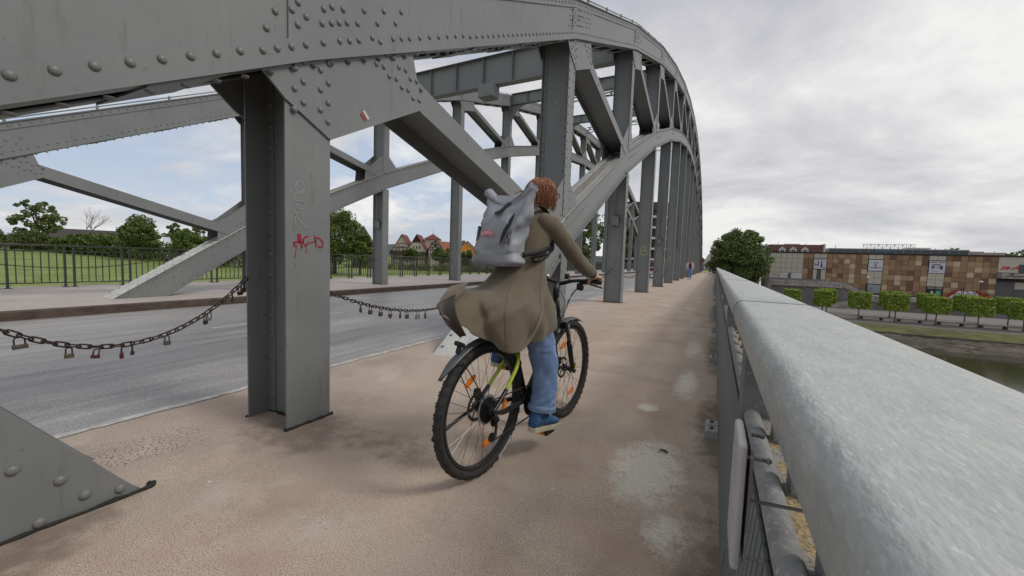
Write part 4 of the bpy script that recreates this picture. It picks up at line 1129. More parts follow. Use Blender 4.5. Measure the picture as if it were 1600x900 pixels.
# far wood and hills
def ridge(name, pts, z0, m_, depth, seed, kind='structure'):
    vs = []; fs = []
    P = spline(pts, 16)
    for i, p in enumerate(P):
        j = .012 * p.z * noise.noise(Vector((i * .9, seed, 0)))
        vs += [(p.x, p.y, z0), (p.x, p.y, p.z * (1 + .0) + j), (p.x * (1 + depth), p.y * (1 + depth), p.z + j * 2), (p.x * (1 + 2 * depth), p.y * (1 + 2 * depth), z0)]
    for i in range(len(P) - 1):
        for k in range(3): a = i * 4 + k; fs.append((a, a + 1, a + 5, a + 4))
    me = bpy.data.meshes.new(name); me.from_pydata(vs, [], fs); me.materials.append(m_)
    o = bpy.data.objects.new(name, me); COL.objects.link(o); return tag(o, kind=kind)
hill_m = mat('haze_tinted_wooded_hill', (.17, .20, .20), (.20, .235, .23), .01, rough=.95)  # distance haze put into the hill colour as a pale blue-grey tint
ridge('hills', [(-1500, 700, 4), (-1350, 950, 22), (-1180, 1110, 40), (-1000, 1250, 52), (-800, 1400, 44), (-500, 1550, 30), (-100, 1650, 24), (400, 1500, 30), (900, 1250, 30), (1300, 900, 14)], -6, hill_m, .2, 3)
wood = []
rs = np.random.RandomState(9)
for i in range(46):
    c = np.array([rs.uniform(58, 110), rs.uniform(150, 175), rs.uniform(1.5, 6.4)]); d = rs.normal(size=(150, 3)); d /= np.linalg.norm(d, axis=1)[:, None]; wood.append(c + d * rs.uniform(1.5, 3.4))
tag(foliage('far_wood', np.concatenate(wood), .6, leaf_mid, None, 4), kind='stuff')
# hedge and undergrowth along the far side of the meadow
hd = []
for i in range(260):
    t = i / 260; c = np.array([lerp(-235, -72, t) + rs.uniform(-2, 2), lerp(40, 50, t) + rs.uniform(-2, 2) + (8 if t < .3 else 0), -1.2 + rs.uniform(0, 2.6)]); d = rs.normal(size=(110, 3)); d /= np.linalg.norm(d, axis=1)[:, None]; hd.append(c + d * rs.uniform(1.2, 2.6))
tag(foliage('hedge_undergrowth', np.concatenate(hd), .26, leaf_bush, None, 6), kind='stuff')
hd = []
for i in range(130):
    t = i / 130; c = np.array([lerp(-84, -34, t) + rs.uniform(-1, 1), lerp(72, 98, t) + rs.uniform(-1, 1), -2.2 + rs.uniform(0, .6)]); d = rs.normal(size=(60, 3)); d /= np.linalg.norm(d, axis=1)[:, None]; hd.append(c + d * rs.uniform(.5, 1.1))
tag(foliage('garden_undergrowth', np.concatenate(hd), .22, leaf_mid, None, 8), kind='stuff')
tf = []
rs = np.random.RandomState(19)
n = 26000
tx = -16.6 - rs.exponential(9, n); ty = rs.uniform(-4, 46, n)
tz = np.array([meadow_h(a, b) for a, b in zip(tx, ty)]) + rs.uniform(.01, .10, n)
tag(foliage('meadow_grass_tufts', np.stack([tx, ty, tz], 1), .07, leafmat('grass_blades', (.10, .155, .028), (.15, .21, .045), (.07, .11, .02)), None, 12, flat=.1), kind='stuff')

# ================================================================ RIGHT BANK BUILDING
BX = 88.0
tiles = [mat('tile_' + n_, a, b, 3.5, rough=.65, lo=.3, hi=.7) for n_, a, b in (
    ('rust', (.269, .156, .085), (.350, .219, .125)), ('brown', (.188, .106, .060), (.250, .150, .085)), ('ochre', (.413, .294, .169), (.338, .231, .125)),
    ('sand', (.537, .438, .306), (.463, .362, .237)), ('umber', (.125, .068, .043), (.188, .106, .062)), ('russet', (.294, .181, .100), (.231, .138, .077)))]
beige = mat('beige_facade_slab', (.45, .415, .34), (.52, .48, .40), 2.5, rough=.8)
joint = plain('dark_joint', (.10, .085, .07), .9)
dark_roof = plain('dark_roof_edge', (.035, .028, .026), .6)
redtile = mat('red_brown_roof_cladding', (.20, .105, .085), (.155, .075, .062), 2, rough=.8, stretch=(6, 1, 1))
white_r = plain('white_render', (.62, .61, .58), .8)
conc = mat('weathered_pale_concrete', (.40, .385, .36), (.26, .245, .23), 1.5, rough=.9, detail=9)
overlay(conc, (.09, .08, .075), 2.2, .56, .66, fac=.8)
bld = empty('shopping_building', 'long flat building faced in brown and beige stone tiles across the river', 'building', (0, BX, 0))
def part(name, a, b, m_, parent=bld, **k): 
    mb = MB(); mb.box(a, b); return mb.obj(name, m_, parent, **k)
part('wall', (9, .0, -2.8), (46, 14, 4.15), joint)
part('roof_edge', (8.9, -.16, 4.151), (46.2, 14.1, 4.36), dark_roof)
tms = {}
def tile(x0, x1, z0, z1, m_, name='wall_tile'):
    key = (round(x1 - x0, 2), round(z1 - z0, 2), m_.name)
    if key not in tms:
        mb = MB(); mb.box((0, -.05, 0), (x1 - x0 - .035, 0, z1 - z0 - .035)); tms[key] = mb.mesh(name, m_)
    o = inst(name, tms[key], bld, (x0 + .0175, -.001 - .012 * rnd.random(), z0 + .0175)); return o
rt = random.Random(21)
def field(x0, x1, z0, z1, nx, nz, pal):
    for i in range(nx):
        for j in range(nz):
            m_ = tiles[rt.choices(range(6), pal)[0]]
            tile(lerp(x0, x1, i / nx), lerp(x0, x1, (i + 1) / nx), lerp(z0, z1, j / nz), lerp(z0, z1, (j + 1) / nz), m_)
field(14.05, 15.55, -.45, 4.1, 2, 5, (6, 4, 1, 0, 2, 2))
field(17.45, 23.05, -2.6, 4.1, 7, 8, (6, 3, 4, 2, 1, 3))
field(25.05, 30.6, -2.6, 4.1, 7, 8, (6, 4, 4, 2, 2, 3))
field(32.65, 38.4, -2.6, 4.1, 7, 8, (5, 4, 4, 3, 2, 3))
for i in range(6):
    for j in range(4): tile(9.0 + i * .84, 9.84 + i * .84, .55 + j * .89, 1.44 + j * .89, beige, 'facade_slab')
for i in range(3): tile(9.0 + i * 1.68, 10.68 + i * 1.68, -.5, .53, white_r if i else beige, 'facade_slab')
part('doorway', (11.9, -.06, -.45), (12.6, -.045, .45), glass_d)
for (x0, x1) in ((15.6, 17.42), (23.1, 25.02), (30.65, 32.62)):
    zt = 3.3
    tile(x0, (x0 + x1) / 2, 3.35, 4.1, beige, 'facade_slab'); tile((x0 + x1) / 2, x1, 3.35, 4.1, beige, 'facade_slab')
for (x0, x1) in ((23.1, 25.02), (30.65, 32.62)):
    for i in range(2):
        for j in range(2): tile(lerp(x0, x1, i / 2), lerp(x0, x1, (i + 1) / 2), -.85 + j * 1.08, .22 + j * 1.08, beige, 'facade_slab')
tile(15.6, 16.15, -.5, 1.3, beige, 'facade_slab'); tile(16.75, 17.42, -.5, 1.3, beige, 'facade_slab')
part('doorway', (16.16, -.03, -.5), (16.74, -.012, 1.3), plain('dull_grey_door', (.10, .095, .09), .6))
part('plinth', (9, -.02, -2.8), (14.05, -.001, -.55), plain('grey_lilac_render', (.24, .225, .225), .9))
part('plinth', (14.06, -.02, -2.8), (17.44, -.001, -.5), plain('grey_lilac_wall', (.23, .215, .21), .9))
def banner(x0, x1, z0, z1, label, style):
    r = empty('banner', label, 'banner', (x0, BX - .12, z0)); w_, h_ = x1 - x0, z1 - z0
    mb = MB(); mb.box((-.06, -.02, -.06), (w_ + .06, .06, h_ + .06)); mb.obj('frame', plain('dark_banner_frame', (.05, .045, .06), .5), r)
    mb = MB(); mb.box((0, -.03, 0), (w_, -.0205, h_)); mb.obj('sheet', plain('banner_sheet', (.60, .60, .66), .7), r)
    ink = plain('banner_ink', (.08, .08, .11), .7); red = plain('banner_red', (.30, .03, .06), .7)
    R = Matrix.Rotation(pi / 2, 4, 'X')
    if style == 1:
        o = inst('lettering', text_mesh('WIR', .34, ink, 'lettering', .002, True), r, (w_ / 2, -.034, h_ * .70), R)
        o = inst('lettering', text_mesh('HAMELN', .40, ink, 'lettering', .002, True), r, (w_ / 2, -.034, h_ * .28), R)
        pts = [(w_ / 2 + .011 * 16 * sin(2 * pi * j / 18) ** 3, h_ * .50 + .011 * (13 * cos(2 * pi * j / 18) - 5 * cos(4 * pi * j / 18) - 2 * cos(6 * pi * j / 18) - cos(8 * pi * j / 18))) for j in range(18)]
        mb = MB(); mb.prism(pts, 1, -.036, -.0305); mb.obj('heart', red, r)
    else:
        mb = MB()
        for i in range(11):
            if i == 5: continue
            mb.box((.12 + i * (w_ - .24) / 11, -.036, h_ * .86), (.12 + (i + .78) * (w_ - .24) / 11, -.0305, h_ * .94))
        mb.obj('heading', red, r)
        mb = MB()
        if style == 0:
            mb.prism([(.12, h_ * .3), (.16, h_ * .62), (.3, h_ * .4), (.5, h_ * .42), (.55, h_ * .72), (.68, h_ * .75), (.70, h_ * .3)], 1, -.036, -.0305)
            mb.prism([(.95, h_ * .12), (1.0, h_ * .78), (1.12, h_ * .78), (1.14, h_ * .5), (1.25, h_ * .45), (1.22, h_ * .12)], 1, -.036, -.0305)
            mb.box((1.23, -.036, h_ * .08), (1.62, -.0305, h_ * .14)); mb.box((1.52, -.036, h_ * .141), (1.64, -.0305, h_ * .22)); mb.box((1.25, -.036, h_ * .60), (1.5, -.0305, h_ * .62))
        else:
            mb.box((.3, -.036, h_ * .66), (w_ - .5, -.0305, h_ * .74)); mb.prism([(.3, h_ * .3), (.3, h_ * .60), (.68, h_ * .60), (.62, h_ * .44)], 1, -.036, -.0305)
            mb.prism([(w_ - .7, h_ * .6), (w_ - .25, h_ * .62), (w_ - .28, h_ * .26), (w_ - .64, h_ * .36)], 1, -.036, -.0305)
            mb.box((.75, -.036, h_ * .5), (1.2, -.0305, h_ * .54)); mb.box((.7, -.036, h_ * .36), (1.15, -.0305, h_ * .385)); mb.box((.3, -.036, h_ * .14), (1.0, -.0305, h_ * .17))
        mb.obj('picture', ink, r)
banner(15.62, 17.38, 1.42, 3.22, 'left banner with a red heading over a grey tower sketch', 0)
banner(23.15, 24.98, 1.38, 3.22, 'middle banner with a small dark red heart between two words', 1)
banner(30.70, 32.58, 1.33, 3.22, 'right banner with a red heading over a black building picture', 2)
# shop windows and doors
part('shop_window', (23.2, -.05, -2.4), (25.0, -.03, -.95), mat('taped_grey_glass', (.30, .33, .33), (.25, .28, .28), 2, rough=.3))
fm = plain('dark_frame', (.03, .028, .028), .5)
for (a, b) in (((23.1, -.09, -2.45), (23.2, -.0, -.9)), ((25.0, -.09, -2.45), (25.1, 0, -.9)), ((23.2, -.09, -.95), (25.0, 0, -.85))): part('window_frame', a, b, fm)
wf = MB()
for pts in [[(23.4, -1.5), (23.4, -1.8), (23.55, -1.8)], [(23.62, -1.5), (23.62, -1.78)], [(23.7, -1.78), (23.8, -1.5), (23.9, -1.78)], [(23.4, -1.9), (23.42, -2.15), (23.6, -2.15), (23.6, -1.95)], [(23.66, -1.95), (23.7, -2.15), (23.9, -2.1), (24.1, -1.9)]]:
    ribbon(wf, pts, .05, -.052, -1, axis=1)
wf.obj('window_graffiti', fm, bld)
part('entrance_glass', (30.75, -.04, -2.5), (32.6, -.02, -.9), glass_d)
for x in (30.7, 31.62, 32.55): part('door_frame', (x, -.09, -2.55), (x + .09, -.041, -.85), fm)
part('poster', (31.2, -.06, -2.0), (31.5, -.042, -1.6), white_r); part('poster', (31.85, -.06, -2.2), (32.35, -.042, -1.55), plain('green_poster', (.12, .42, .28), .6))
part('transom', (30.79, -.05, -1.25), (32.54, -.041, -.95), plain('pale_transom', (.22, .21, .20), .5))
# mural
mur = MB(); mur.prism([(32.75, -2.35), (34.0, -1.25), (36.5, -1.2), (38.35, -2.35)], 1, -.085, -.07); mur.obj('mural_ground', plain('mural_red', (.42, .02, .012), .6), bld)
mur = MB(); mur.prism([(33.3, -2.5), (34.4, -1.3), (36.2, -1.28), (37.5, -2.5)], 1, -.092, -.086); mur.obj('mural_field', white_r, bld)
mur = MB()
for pts in [[(33.3, -2.45), (34.4, -1.3), (36.2, -1.28), (37.4, -2.45)], [(34.75, -1.0), (34.8, -2.1)], [(34.95, -1.0), (35.0, -2.2)], [(35.3, -1.3), (36.0, -2.3)], [(36.0, -1.3), (36.7, -2.4)], [(33.9, -1.9), (34.4, -1.75), (34.6, -2.0), (34.1, -2.1)], [(36.2, -1.6), (36.6, -1.55)], [(35.1, -2.0), (35.4, -1.8), (35.5, -2.1)], [(36.0, -1.8), (36.1, -2.0)]]:
    ribbon(mur, pts, .085, -.094, -1, axis=1)
mur.obj('mural_outline', plain('dark_blue_outline', (.03, .035, .08), .6), bld)
def scrib(x0, x1, z0, z1, m_, seed, n=14, w_=.05, y=-.085):
    r_ = random.Random(seed); mb = MB(); x = x0
    for i in range(n):
        xa = lerp(x0, x1, i / n); st = (x1 - x0) / n
        pts = [(xa + st * r_.uniform(0, .4), r_.uniform(z0, z1)), (xa + st * r_.uniform(.4, 1), r_.uniform(z0, z1)), (xa + st * r_.uniform(.6, 1.5), r_.uniform(z0, z1))]
        ribbon(mb, smooth2(pts), w_, y, -1, axis=1)
    return mb.obj('graffiti', m_, bld)
scrib(26.1, 28.3, -2.35, -1.85, plain('white_graffiti', (.62, .56, .6), .7), 2, 16, .06)
scrib(37.2, 38.3, -1.9, -1.4, plain('green_graffiti', (.06, .07, .02), .7), 3, 9, .06)
scrib(38.7, 40.6, 2.1, 2.75, plain('red_graffiti', (.55, .03, .03), .7), 4, 15, .09, -.02)
scrib(9.4, 13.6, -.2, .3, plain('grey_graffiti', (.3, .3, .32), .7), 5, 16, .04)
# right block
part('side_wall', (38.45, -.02, 1.75), (46, -.001, 4.1), beige); part('window', (40.6, -.05, 1.7), (43, -.021, 3.0), glass_d)
part('canopy', (38.4, -1.2, .85), (46, -.03, 1.65), conc); part('canopy_groove', (38.9, -1.22, 1.2), (41.6, -1.201, 1.3), dark_roof)
part('grey_shutter', (38.45, -.04, -2.6), (46, -.021, .3), mat('grey_painted_shutter', (.085, .085, .09), (.12, .12, .125), 1, rough=.5))
part('grey_shutter', (38.45, -.03, .301), (41, -.0195, .84), dark_roof); part('pale_panel', (40.4, -.07, -.7), (44, -.041, .3), beige)
# roof storeys
part('roof_cladding', (9.0, 2, 4.361), (17.2, 10, 5.75), redtile); part('roof_side', (17.21, 2, 4.361), (17.5, 10, 5.9), white_r)
for x in (10.9, 12.6, 14.4):
    g = empty('gable_dormer', None, None, (x, 1.9, 4.40)); g.parent = bld; bpy.data.objects.remove(g)
    mb = MB(); mb.prism([(x - .5, 4.37), (x + .5, 4.37), (x + .5, 4.85), (x, 5.3), (x - .5, 4.85)], 1, 1.2, 1.98)
    mb.mi = 1; mb.box((x - .26, 1.17, 4.42), (x - .05, 1.199, 4.75)); mb.box((x + .05, 1.17, 4.42), (x + .26, 1.199, 4.75)); mb.obj('gable_dormer', [white_r, dark_roof], bld)
part('roof_box', (11.5, 3, 5.751), (13.8, 6, 5.95), white_r)
for i in range(16):
    x = 18.0 + i * 1.12
    part('roof_window', (x + .05, 2.0, 4.42), (x + 1.07, 2.04, 5.05), plain('blue_dark_glass', (.035, .05, .06), .15, spec=.6) if i == 0 else bpy.data.materials['blue_dark_glass'])
part('roof_frame', (17.9, 2.05, 4.361), (36.0, 6, 5.2), plain('pale_roof_frame', (.36, .38, .38), .5))
part('roof_blue_panel', (24.5, 1.95, 4.75), (26.6, 1.999, 4.95), plain('blue_panel', (.08, .2, .32), .5))
part('low_roof_wall', (35.4, 3, 4.361), (38.0, 8, 5.0), mat('pale_pink_render', (.42, .34, .32), (.38, .31, .29), 2, rough=.9)); part('low_roof_wall', (38.8, 5, 4.361), (41.3, 9, 4.95), bpy.data.materials['pale_pink_render'])
tr = MB()
for i in range(14):
    x = 23.0 + i * .52; tr.tube([(x, 3, 5.2), (x, 3, 6.0)], .045, 4)
    if i < 13: tr.tube([(x, 3, 5.2 if i % 2 else 6.0), (x + .52, 3, 6.0 if i % 2 else 5.2)], .035, 4)
tr.tube([(23.0, 3, 6.0), (29.8, 3, 6.0)], .05, 4); tr.obj('roof_truss', white_r, bld)
part('roof_slab', (29.0, 3, 5.30), (31.8, 6, 5.5), white_r)
tr = MB()
for x, z in ((10.6, 6.5), (15, 6.2), (19.5, 5.9), (33, 5.6)): tr.tube([(x, 5, 5), (x, 5, z)], .035, 4)
tr.obj('antenna', dark_roof, bld)
# terrace in front
tw = empty('terrace_walkway', 'weathered concrete raised walkway and stairs before the tiled building', 'terrace', (0, 84, 0))
def tp(name, a, b, m_): mb = MB(); mb.box(a, b); return mb.obj(name, m_, tw)
tp('retaining_wall', (9, 0, -5.2), (19.0, 3.9, -1.5), mat('grey_lilac_graffiti_wall', (.20, .185, .18), (.15, .135, .135), 1.2, rough=.9))
for i in range(4): tp('parapet_panel', (9 + i * 2.45, -.2, -1.45), (11.3 + i * 2.45, -.02, -.75), conc)
for i in range(5): tp('parapet_post', (8.95 + i * 2.45 - .14, -.32, -1.75), (8.95 + i * 2.45 + .14, .05, -.62), conc)
tp('walkway_slab', (9, -.35, -1.7), (19, -.0, -1.5), conc)
mb = MB(); mb.prism([(19.1, -1.45), (19.1, -.72), (23.6, -3.05), (23.6, -3.8)], 1, -.2, -.02); mb.obj('stair_parapet', conc, tw)
mb = MB(); mb.prism([(19.0, -5.2), (19.0, -1.5), (23.6, -3.9), (23.6, -5.2)], 1, .0, 1.8); mb.obj('stair_side', bpy.data.materials['grey_lilac_graffiti_wall'], tw)
mb = MB(); mb.prism([(16.0, -5.2), (16.0, -4.7), (20.8, -3.35), (20.8, -3.75), (17.5, -5.2)], 1, -1.6, -1.45); mb.obj('stair_parapet', conc, tw)
mb = MB()
for i in range(8): mb.box((16.3 + i * .55, -1.44, -5.1), (16.85 + i * .55, -.01, -4.9 + i * .17))
mb.obj('steps', conc, tw)
for i in range(9):
    x = 23.7 + i * 2.5
    tp('parapet_panel', (x + .15, -.2, -3.35), (x + 2.35, 0.0, -2.75), conc); tp('parapet_post', (x - .12, -.3, -3.7), (x + .12, .04, -2.65), conc)
tp('terrace_wall', (23.65, .05, -5.2), (46, 3.9, -2.82), bpy.data.materials['grey_lilac_graffiti_wall'])
r_ = random.Random(8); gf = MB()
for i in range(60):
    x = r_.uniform(24.2, 34); z = r_.uniform(-4.5, -3.7); ribbon(gf, [(x, z), (x + r_.uniform(-.3, .5), z + r_.uniform(-.3, .3))], .09, .048, -1, axis=1)
gf.obj('wall_graffiti', plain('lilac_graffiti', (.16, .10, .14), .8), tw)
# lamp posts by the building
for (x, lab) in ((22.6, 'white globe street lamp left of the taped shop window'), (34.8, 'white globe street lamp before the mural')):
    r = empty('street_lamp', lab, 'street lamp', (x, 85.5 if x < 30 else 83.2, -2.8 if x < 30 else -2.8))
    mb = MB(); mb.tube([(0, 0, -2), (0, 0, 2.9)], .05, 6); mb.obj('pole', dark_roof, r); mb = MB(); mb.sphere((0, 0, 3.05), .2, 12, 8, (1.25, 1.25, .75)); mb.obj('globe', white_r, r, smooth=True)
# stone benches between the trees
for i, (x, lab) in enumerate([(18.4, 'long low stone bench left of the second clipped tree'), (22.1, 'long low stone bench third from the left'), (25.8, 'long low stone bench under the heart banner'), (29.4, 'long low stone bench nearest the right edge'), (33.2, 'long low stone bench cut by the right edge')]):
    r = empty('stone_bench', lab, 'bench', (x, 66.9, -5), group='long stone benches between the clipped trees')
    mb = MB(); mb.box((-1.35, -.3, .32), (1.35, .3, .48)); mb.obj('seat', conc, r)
    for s in (-1, 1): mb = MB(); mb.box((s * 1.0 - .12, -.25, 0), (s * 1.0 + .12, .25, .319)); mb.obj('leg', wall_m, r)

# ================================================================ LEFT BANK HOUSES
timber = plain('dark_brown_timber', (.055, .035, .028), .8)
cream = plain('cream_infill', (.55, .50, .42), .85)
maroon = mat('maroon_roof_tiles', (.19, .055, .045), (.13, .04, .036), 1.5, rough=.8, stretch=(1, 1, 5))
orange_roof = mat('orange_brown_roof_tiles', (.30, .125, .062), (.24, .10, .055), 1.5, rough=.8)
slate = mat('dark_brown_slate', (.05, .042, .038), (.075, .065, .058), 1.5, rough=.8)
def house(name, label, loc, rz, w_, d_, h_, rh, wall, roof, over=.4, cat='house', wins=(), side=(), fin=None):
    """gable faces local -y; w along x, d along y"""
    r = empty(name, label, cat, loc, rz)
    mb = MB(); mb.box((-w_ / 2, 0, -2), (w_ / 2, d_, h_)); mb.prism([(-w_ / 2, h_), (w_ / 2, h_), (0, h_ + rh)], 1, 0.0, d_); mb.obj('wall', wall, r)
    mb = MB(); t = .16; hw = w_ / 2; s = rh / hw
    for sg in (-1, 1):
        q = [(0, h_ + rh + .02), (sg * (hw + over), h_ - s * over + .02), (sg * (hw + over), h_ - s * over + .02 + t * 1.3), (0, h_ + rh + .02 + t * 1.3)]
        mb.prism(q, 1, -over, d_ + over)
    mb.obj('roof', roof, r)
    for (x, z, ww, hh) in wins:
        mb = MB(); mb.box((x - ww / 2 - .07, -.06, z - .07), (x + ww / 2 + .07, -.005, z + hh + .07)); f = mb.obj('window', white_r, r)
        mb = MB(); mb.box((x - ww / 2, -.075, z), (x - .03, -.061, z + hh)); mb.box((x + .03, -.075, z), (x + ww / 2, -.061, z + hh)); mb.obj('pane', glass_d, f)
    return r
def timbering(r, segs, y=-.05, w_=.16):
    mb = MB()
    for a, b in segs: ribbon(mb, [a, b], w_, y, -1, t=.04, axis=1)
    mb.obj('timber_frame', timber, r)
va = radians(38)   # houses face the bridge
# villa made of several gabled wings = one building
v = empty('timbered_villa', 'large cream and brown half timbered villa with steep maroon roofs', 'house', (-84.5, 101.5, -1.0), va - radians(8))
def wing(x, y, w_, d_, h_, rh, wall, roof, over=.35):
    mb = MB(); mb.box((x - w_ / 2, y, -2), (x + w_ / 2, y + d_, h_)); mb.prism([(x - w_ / 2, h_), (x + w_ / 2, h_), (x, h_ + rh)], 1, y, y + d_); mb.obj('wall', wall, v)
    mb = MB(); t = .2; hw = w_ / 2; s = rh / hw
    for sg in (-1, 1):
        mb.prism([(x, h_ + rh + .02), (x + sg * (hw + over), h_ - s * over + .02), (x + sg * (hw + over), h_ - s * over + t * 1.4), (x, h_ + rh + t * 1.4)], 1, y - over, y + d_ + over)
    mb.obj('roof', roof, v)
def vwin(x, z, ww, hh, y):
    mb = MB(); mb.box((x - ww / 2 - .06, y - .06, z - .06), (x + ww / 2 + .06, y - .005, z + hh + .06)); f = mb.obj('window', white_r, v)
    mb = MB(); mb.box((x - ww / 2, y - .08, z), (x + ww / 2, y - .061, z + hh)); mb.obj('pane', glass_d, f)
wing(-7.0, 1.0, 6.0, 8, 4.1, 4.9, cream, maroon); wing(-2.0, 0, 6.2, 9, 3.9, 5.2, cream, maroon)
wing(4.2, -1.6, 4.6, 8, 4.4, 3.0, cream, timber)
mb = MB(); mb.prism([(3, 4.2), (15.5, 4.2), (15.5, 4.3), (14.8, 6.7), (3, 7.4)], 1, 2.5, 3.0)
mb.v = []; mb.f = []; mb.m = []
mb.add([(4, -.2, 3.6), (15.5, -.2, 3.6), (15.5, 9, 3.6), (4, 9, 3.6), (4, 4.2, 7.6), (14.8, 4.2, 6.9)], [(0, 1, 5, 4), (1, 2, 5), (2, 3, 4, 5), (3, 0, 4), (0, 3, 2, 1)]); mb.obj('roof', orange_roof, v)
mb = MB(); mb.box((6.2, .4, -2), (15.0, 8.4, 3.6)); mb.obj('wall', cream, v)
mb = MB(); mb.box((-.4, 5.2, 5), (4.6, 9.0, 8.1)); mb.obj('tower_wall', cream, v)
mb = MB(); mb.add([(-.8, 4.8, 8.1), (5.0, 4.8, 8.1), (5.0, 9.4, 8.1), (-.8, 9.4, 8.1), (2.1, 7.1, 10.0)], [(0, 1, 4), (1, 2, 4), (2, 3, 4), (3, 0, 4), (0, 3, 2, 1)]); mb.obj('roof', maroon, v)
mb = MB(); mb.tube([(2.1, 7.1, 9.9), (2.1, 7.1, 11.2)], .05, 4); mb.obj('finial', timber, v)
for x in (9.4, 13): mb = MB(); mb.box((x - .3, 3.4, 6.6), (x + .3, 4.2, 8.0)); mb.obj('chimney', orange_roof, v)
mb = MB(); mb.prism([(-10.4, 2.6), (1.3, 2.6), (1.0, 3.7), (-10.0, 3.9)], 1, -1.6, .0); mb.obj('porch_roof', slate, v)
mb = MB(); mb.box((-10.0, -.4, -2), (1.0, -.3, 2.6)); mb.obj('porch_wall', cream, v)
mb = MB()
for i in range(14): mb.box((-10.0 + i * .83, -.46, -1.6), (-9.82 + i * .83, -.401, 2.6))
mb.box((-10, -.47, 1.3), (1, -.461, 1.55)); mb.obj('timber_frame', timber, v)
for x in (-2.9, -2.0, -1.1): vwin(x, 4.6, .42, 1.0, 0)
vwin(4.2, 3.4, 1.0, 1.3, -1.6); vwin(4.2, 5.4, .7, .8, -1.6); vwin(-7, 4.6, .5, .8, 1.0); vwin(2.1, 6.4, .9, .6, 5.2)
mb = MB()
for pts in [((2.0, -1), (2.0, 4.3)), ((3.3, 2.2), (3.3, 5.5)), ((5.1, 2.2), (5.1, 5.5)), ((6.4, -1), (6.4, 4.3)), ((2.0, 3.0), (6.4, 3.0)), ((2.0, 4.6), (6.4, 4.6)), ((2.0, 1.9), (6.4, 1.9)), ((2.6, 5.2), (5.8, 5.2)), ((3.2, 6.2), (5.2, 6.2)), ((2.0, 2), (3.2, 3)), ((6.4, 2), (5.2, 3)), ((4.2, 6.3), (4.2, 7.3)), ((3.4, 5.2), (4.2, 6.2)), ((5.0, 5.2), (4.2, 6.2)), ((2.7, 3.1), (2.7, 4.5)), ((5.8, 3.1), (5.8, 4.5))]:
    ribbon(mb, list(pts), .17, -1.66, -1, t=.05, axis=1)
for x in (-8.9, -8.3, -7.7, -6.3, -5.6, -5.0): ribbon(mb, [(x, 3.9), (x, 5.6 if abs(x + 7) < 1.4 else 4.8)], .15, .95, -1, t=.05, axis=1)
ribbon(mb, [(-9.6, 5.0), (-4.6, 5.0)], .15, .94, -1, t=.05, axis=1); ribbon(mb, [(-8.4, 6.2), (-5.6, 6.2)], .15, .94, -1, t=.05, axis=1)
mb.prism([(-3.4, 6.7), (-.6, 6.7), (-2.0, 9.0)], 1, -.12, -.05)
mb.obj('timber_frame', timber, v)
h = house('white_house', 'white gabled house between the timbered villa and the orange house', (-79.0, 116.5, -.5), va, 9.5, 10, 2.4, 5.3, plain('cool_white_render', (.58, .62, .66), .85), slate, wins=((-1.0, 3.1, 1.3, 1.3),))
h = house('orange_house', 'bright orange gabled house with white trim left of the pack', (-67.6, 101.8, -1.2), va - radians(4), 6.6, 9, 4.6, 2.8, plain('orange_render', (.78, .30, .035), .85), slate, wins=((.6, 3.5, 1.5, 1.4), (1.6, .6, 1.1, 1.6), (-1.6, .6, 1.1, 1.6)))
mb = MB()
for s in (-1, 1): ribbon(mb, [(0, 7.2), (s * 3.45, 4.4)], .34, -.06, -1, t=.08, axis=1); ribbon(mb, [(s * 3.15, -1), (s * 3.15, 4.6)], .22, -.05, -1, t=.07, axis=1)
mb.obj('white_trim', white_r, h)
h = house('red_roof_house', 'small house with a bright red roof right of the stone tower', (-92.0, 92.2, -1.2), va + radians(80), 5, 7, 2.2, 2.0, plain('brown_wall', (.16, .11, .085), .9), plain('bright_red_roof', (.34, .06, .045), .8))
# stone tower
t = empty('stone_tower', 'square stone tower with dark pyramid roof behind the railing', 'tower', (-95.2, 86.8, -1.4), va)
mb = MB(); mb.box((-2.35, -2.35, -2), (2.35, 2.35, 5.3)); mb.obj('wall', mat('tan_rubble_stone', (.27, .225, .165), (.19, .155, .11), 2.5, rough=.95, bump=.6, bscale=10), t)
mb = MB(); mb.box((-2.6, -2.6, 5.0), (2.6, 2.6, 5.6)); mb.obj('eaves', timber, t)
mb = MB(); mb.add([(-3.1, -3.1, 5.55), (3.1, -3.1, 5.55), (3.1, 3.1, 5.55), (-3.1, 3.1, 5.55), (-.2, 0, 11.2), (.2, 0, 11.2)], [(0, 1, 5, 4), (1, 2, 5), (2, 3, 4, 5), (3, 0, 4), (0, 3, 2, 1)]); mb.obj('roof', slate, t)
for x in (-.7, .3): mb = MB(); mb.box((x, -2.4, 3.4), (x + .4, -2.351, 4.4)); mb.obj('window', glass_d, t)
# farmhouse and sheds beyond the meadow
h = house('farmhouse', 'long farmhouse with dark roof and white gable beyond the meadow', (-226.0, 53.0, -1.2), radians(62), 8, 24, 4.6, 3.6, white_r, slate, wins=((-1.6, 4.5, .6, 1.0), (0, 4.5, .6, 1.0), (1.6, 4.5, .6, 1.0)))
h.rotation_euler = (0, 0, radians(-30)); h.location = (-224.5, 54.6, -1.2)
h = house('white_roofed_shed', 'low shed with a pale metal roof behind the bushes', (-131, 52.5, -1.4), radians(-20), 6, 9, 3.8, 1.4, white_r, plain('pale_metal_roof', (.55, .56, .57), .5), wins=((1.3, 1.2, .9, 1.2),))
h = house('garden_hut', 'tiny white garden hut seen through the far railing', (-150, 49, -1.6), radians(30), 5, 6, 1.9, .8, white_r, plain('pale_hut_roof', (.45, .45, .45), .7), wins=((-1.2, .6, .5, .8), (.6, .6, .6, .8)))
h = house('red_roofed_barn', 'barn with a dull maroon roof above the bushes near the far truss foot', (-98, 57, -1.2), radians(70), 8, 14, 3.5, 3.0, cream, maroon)

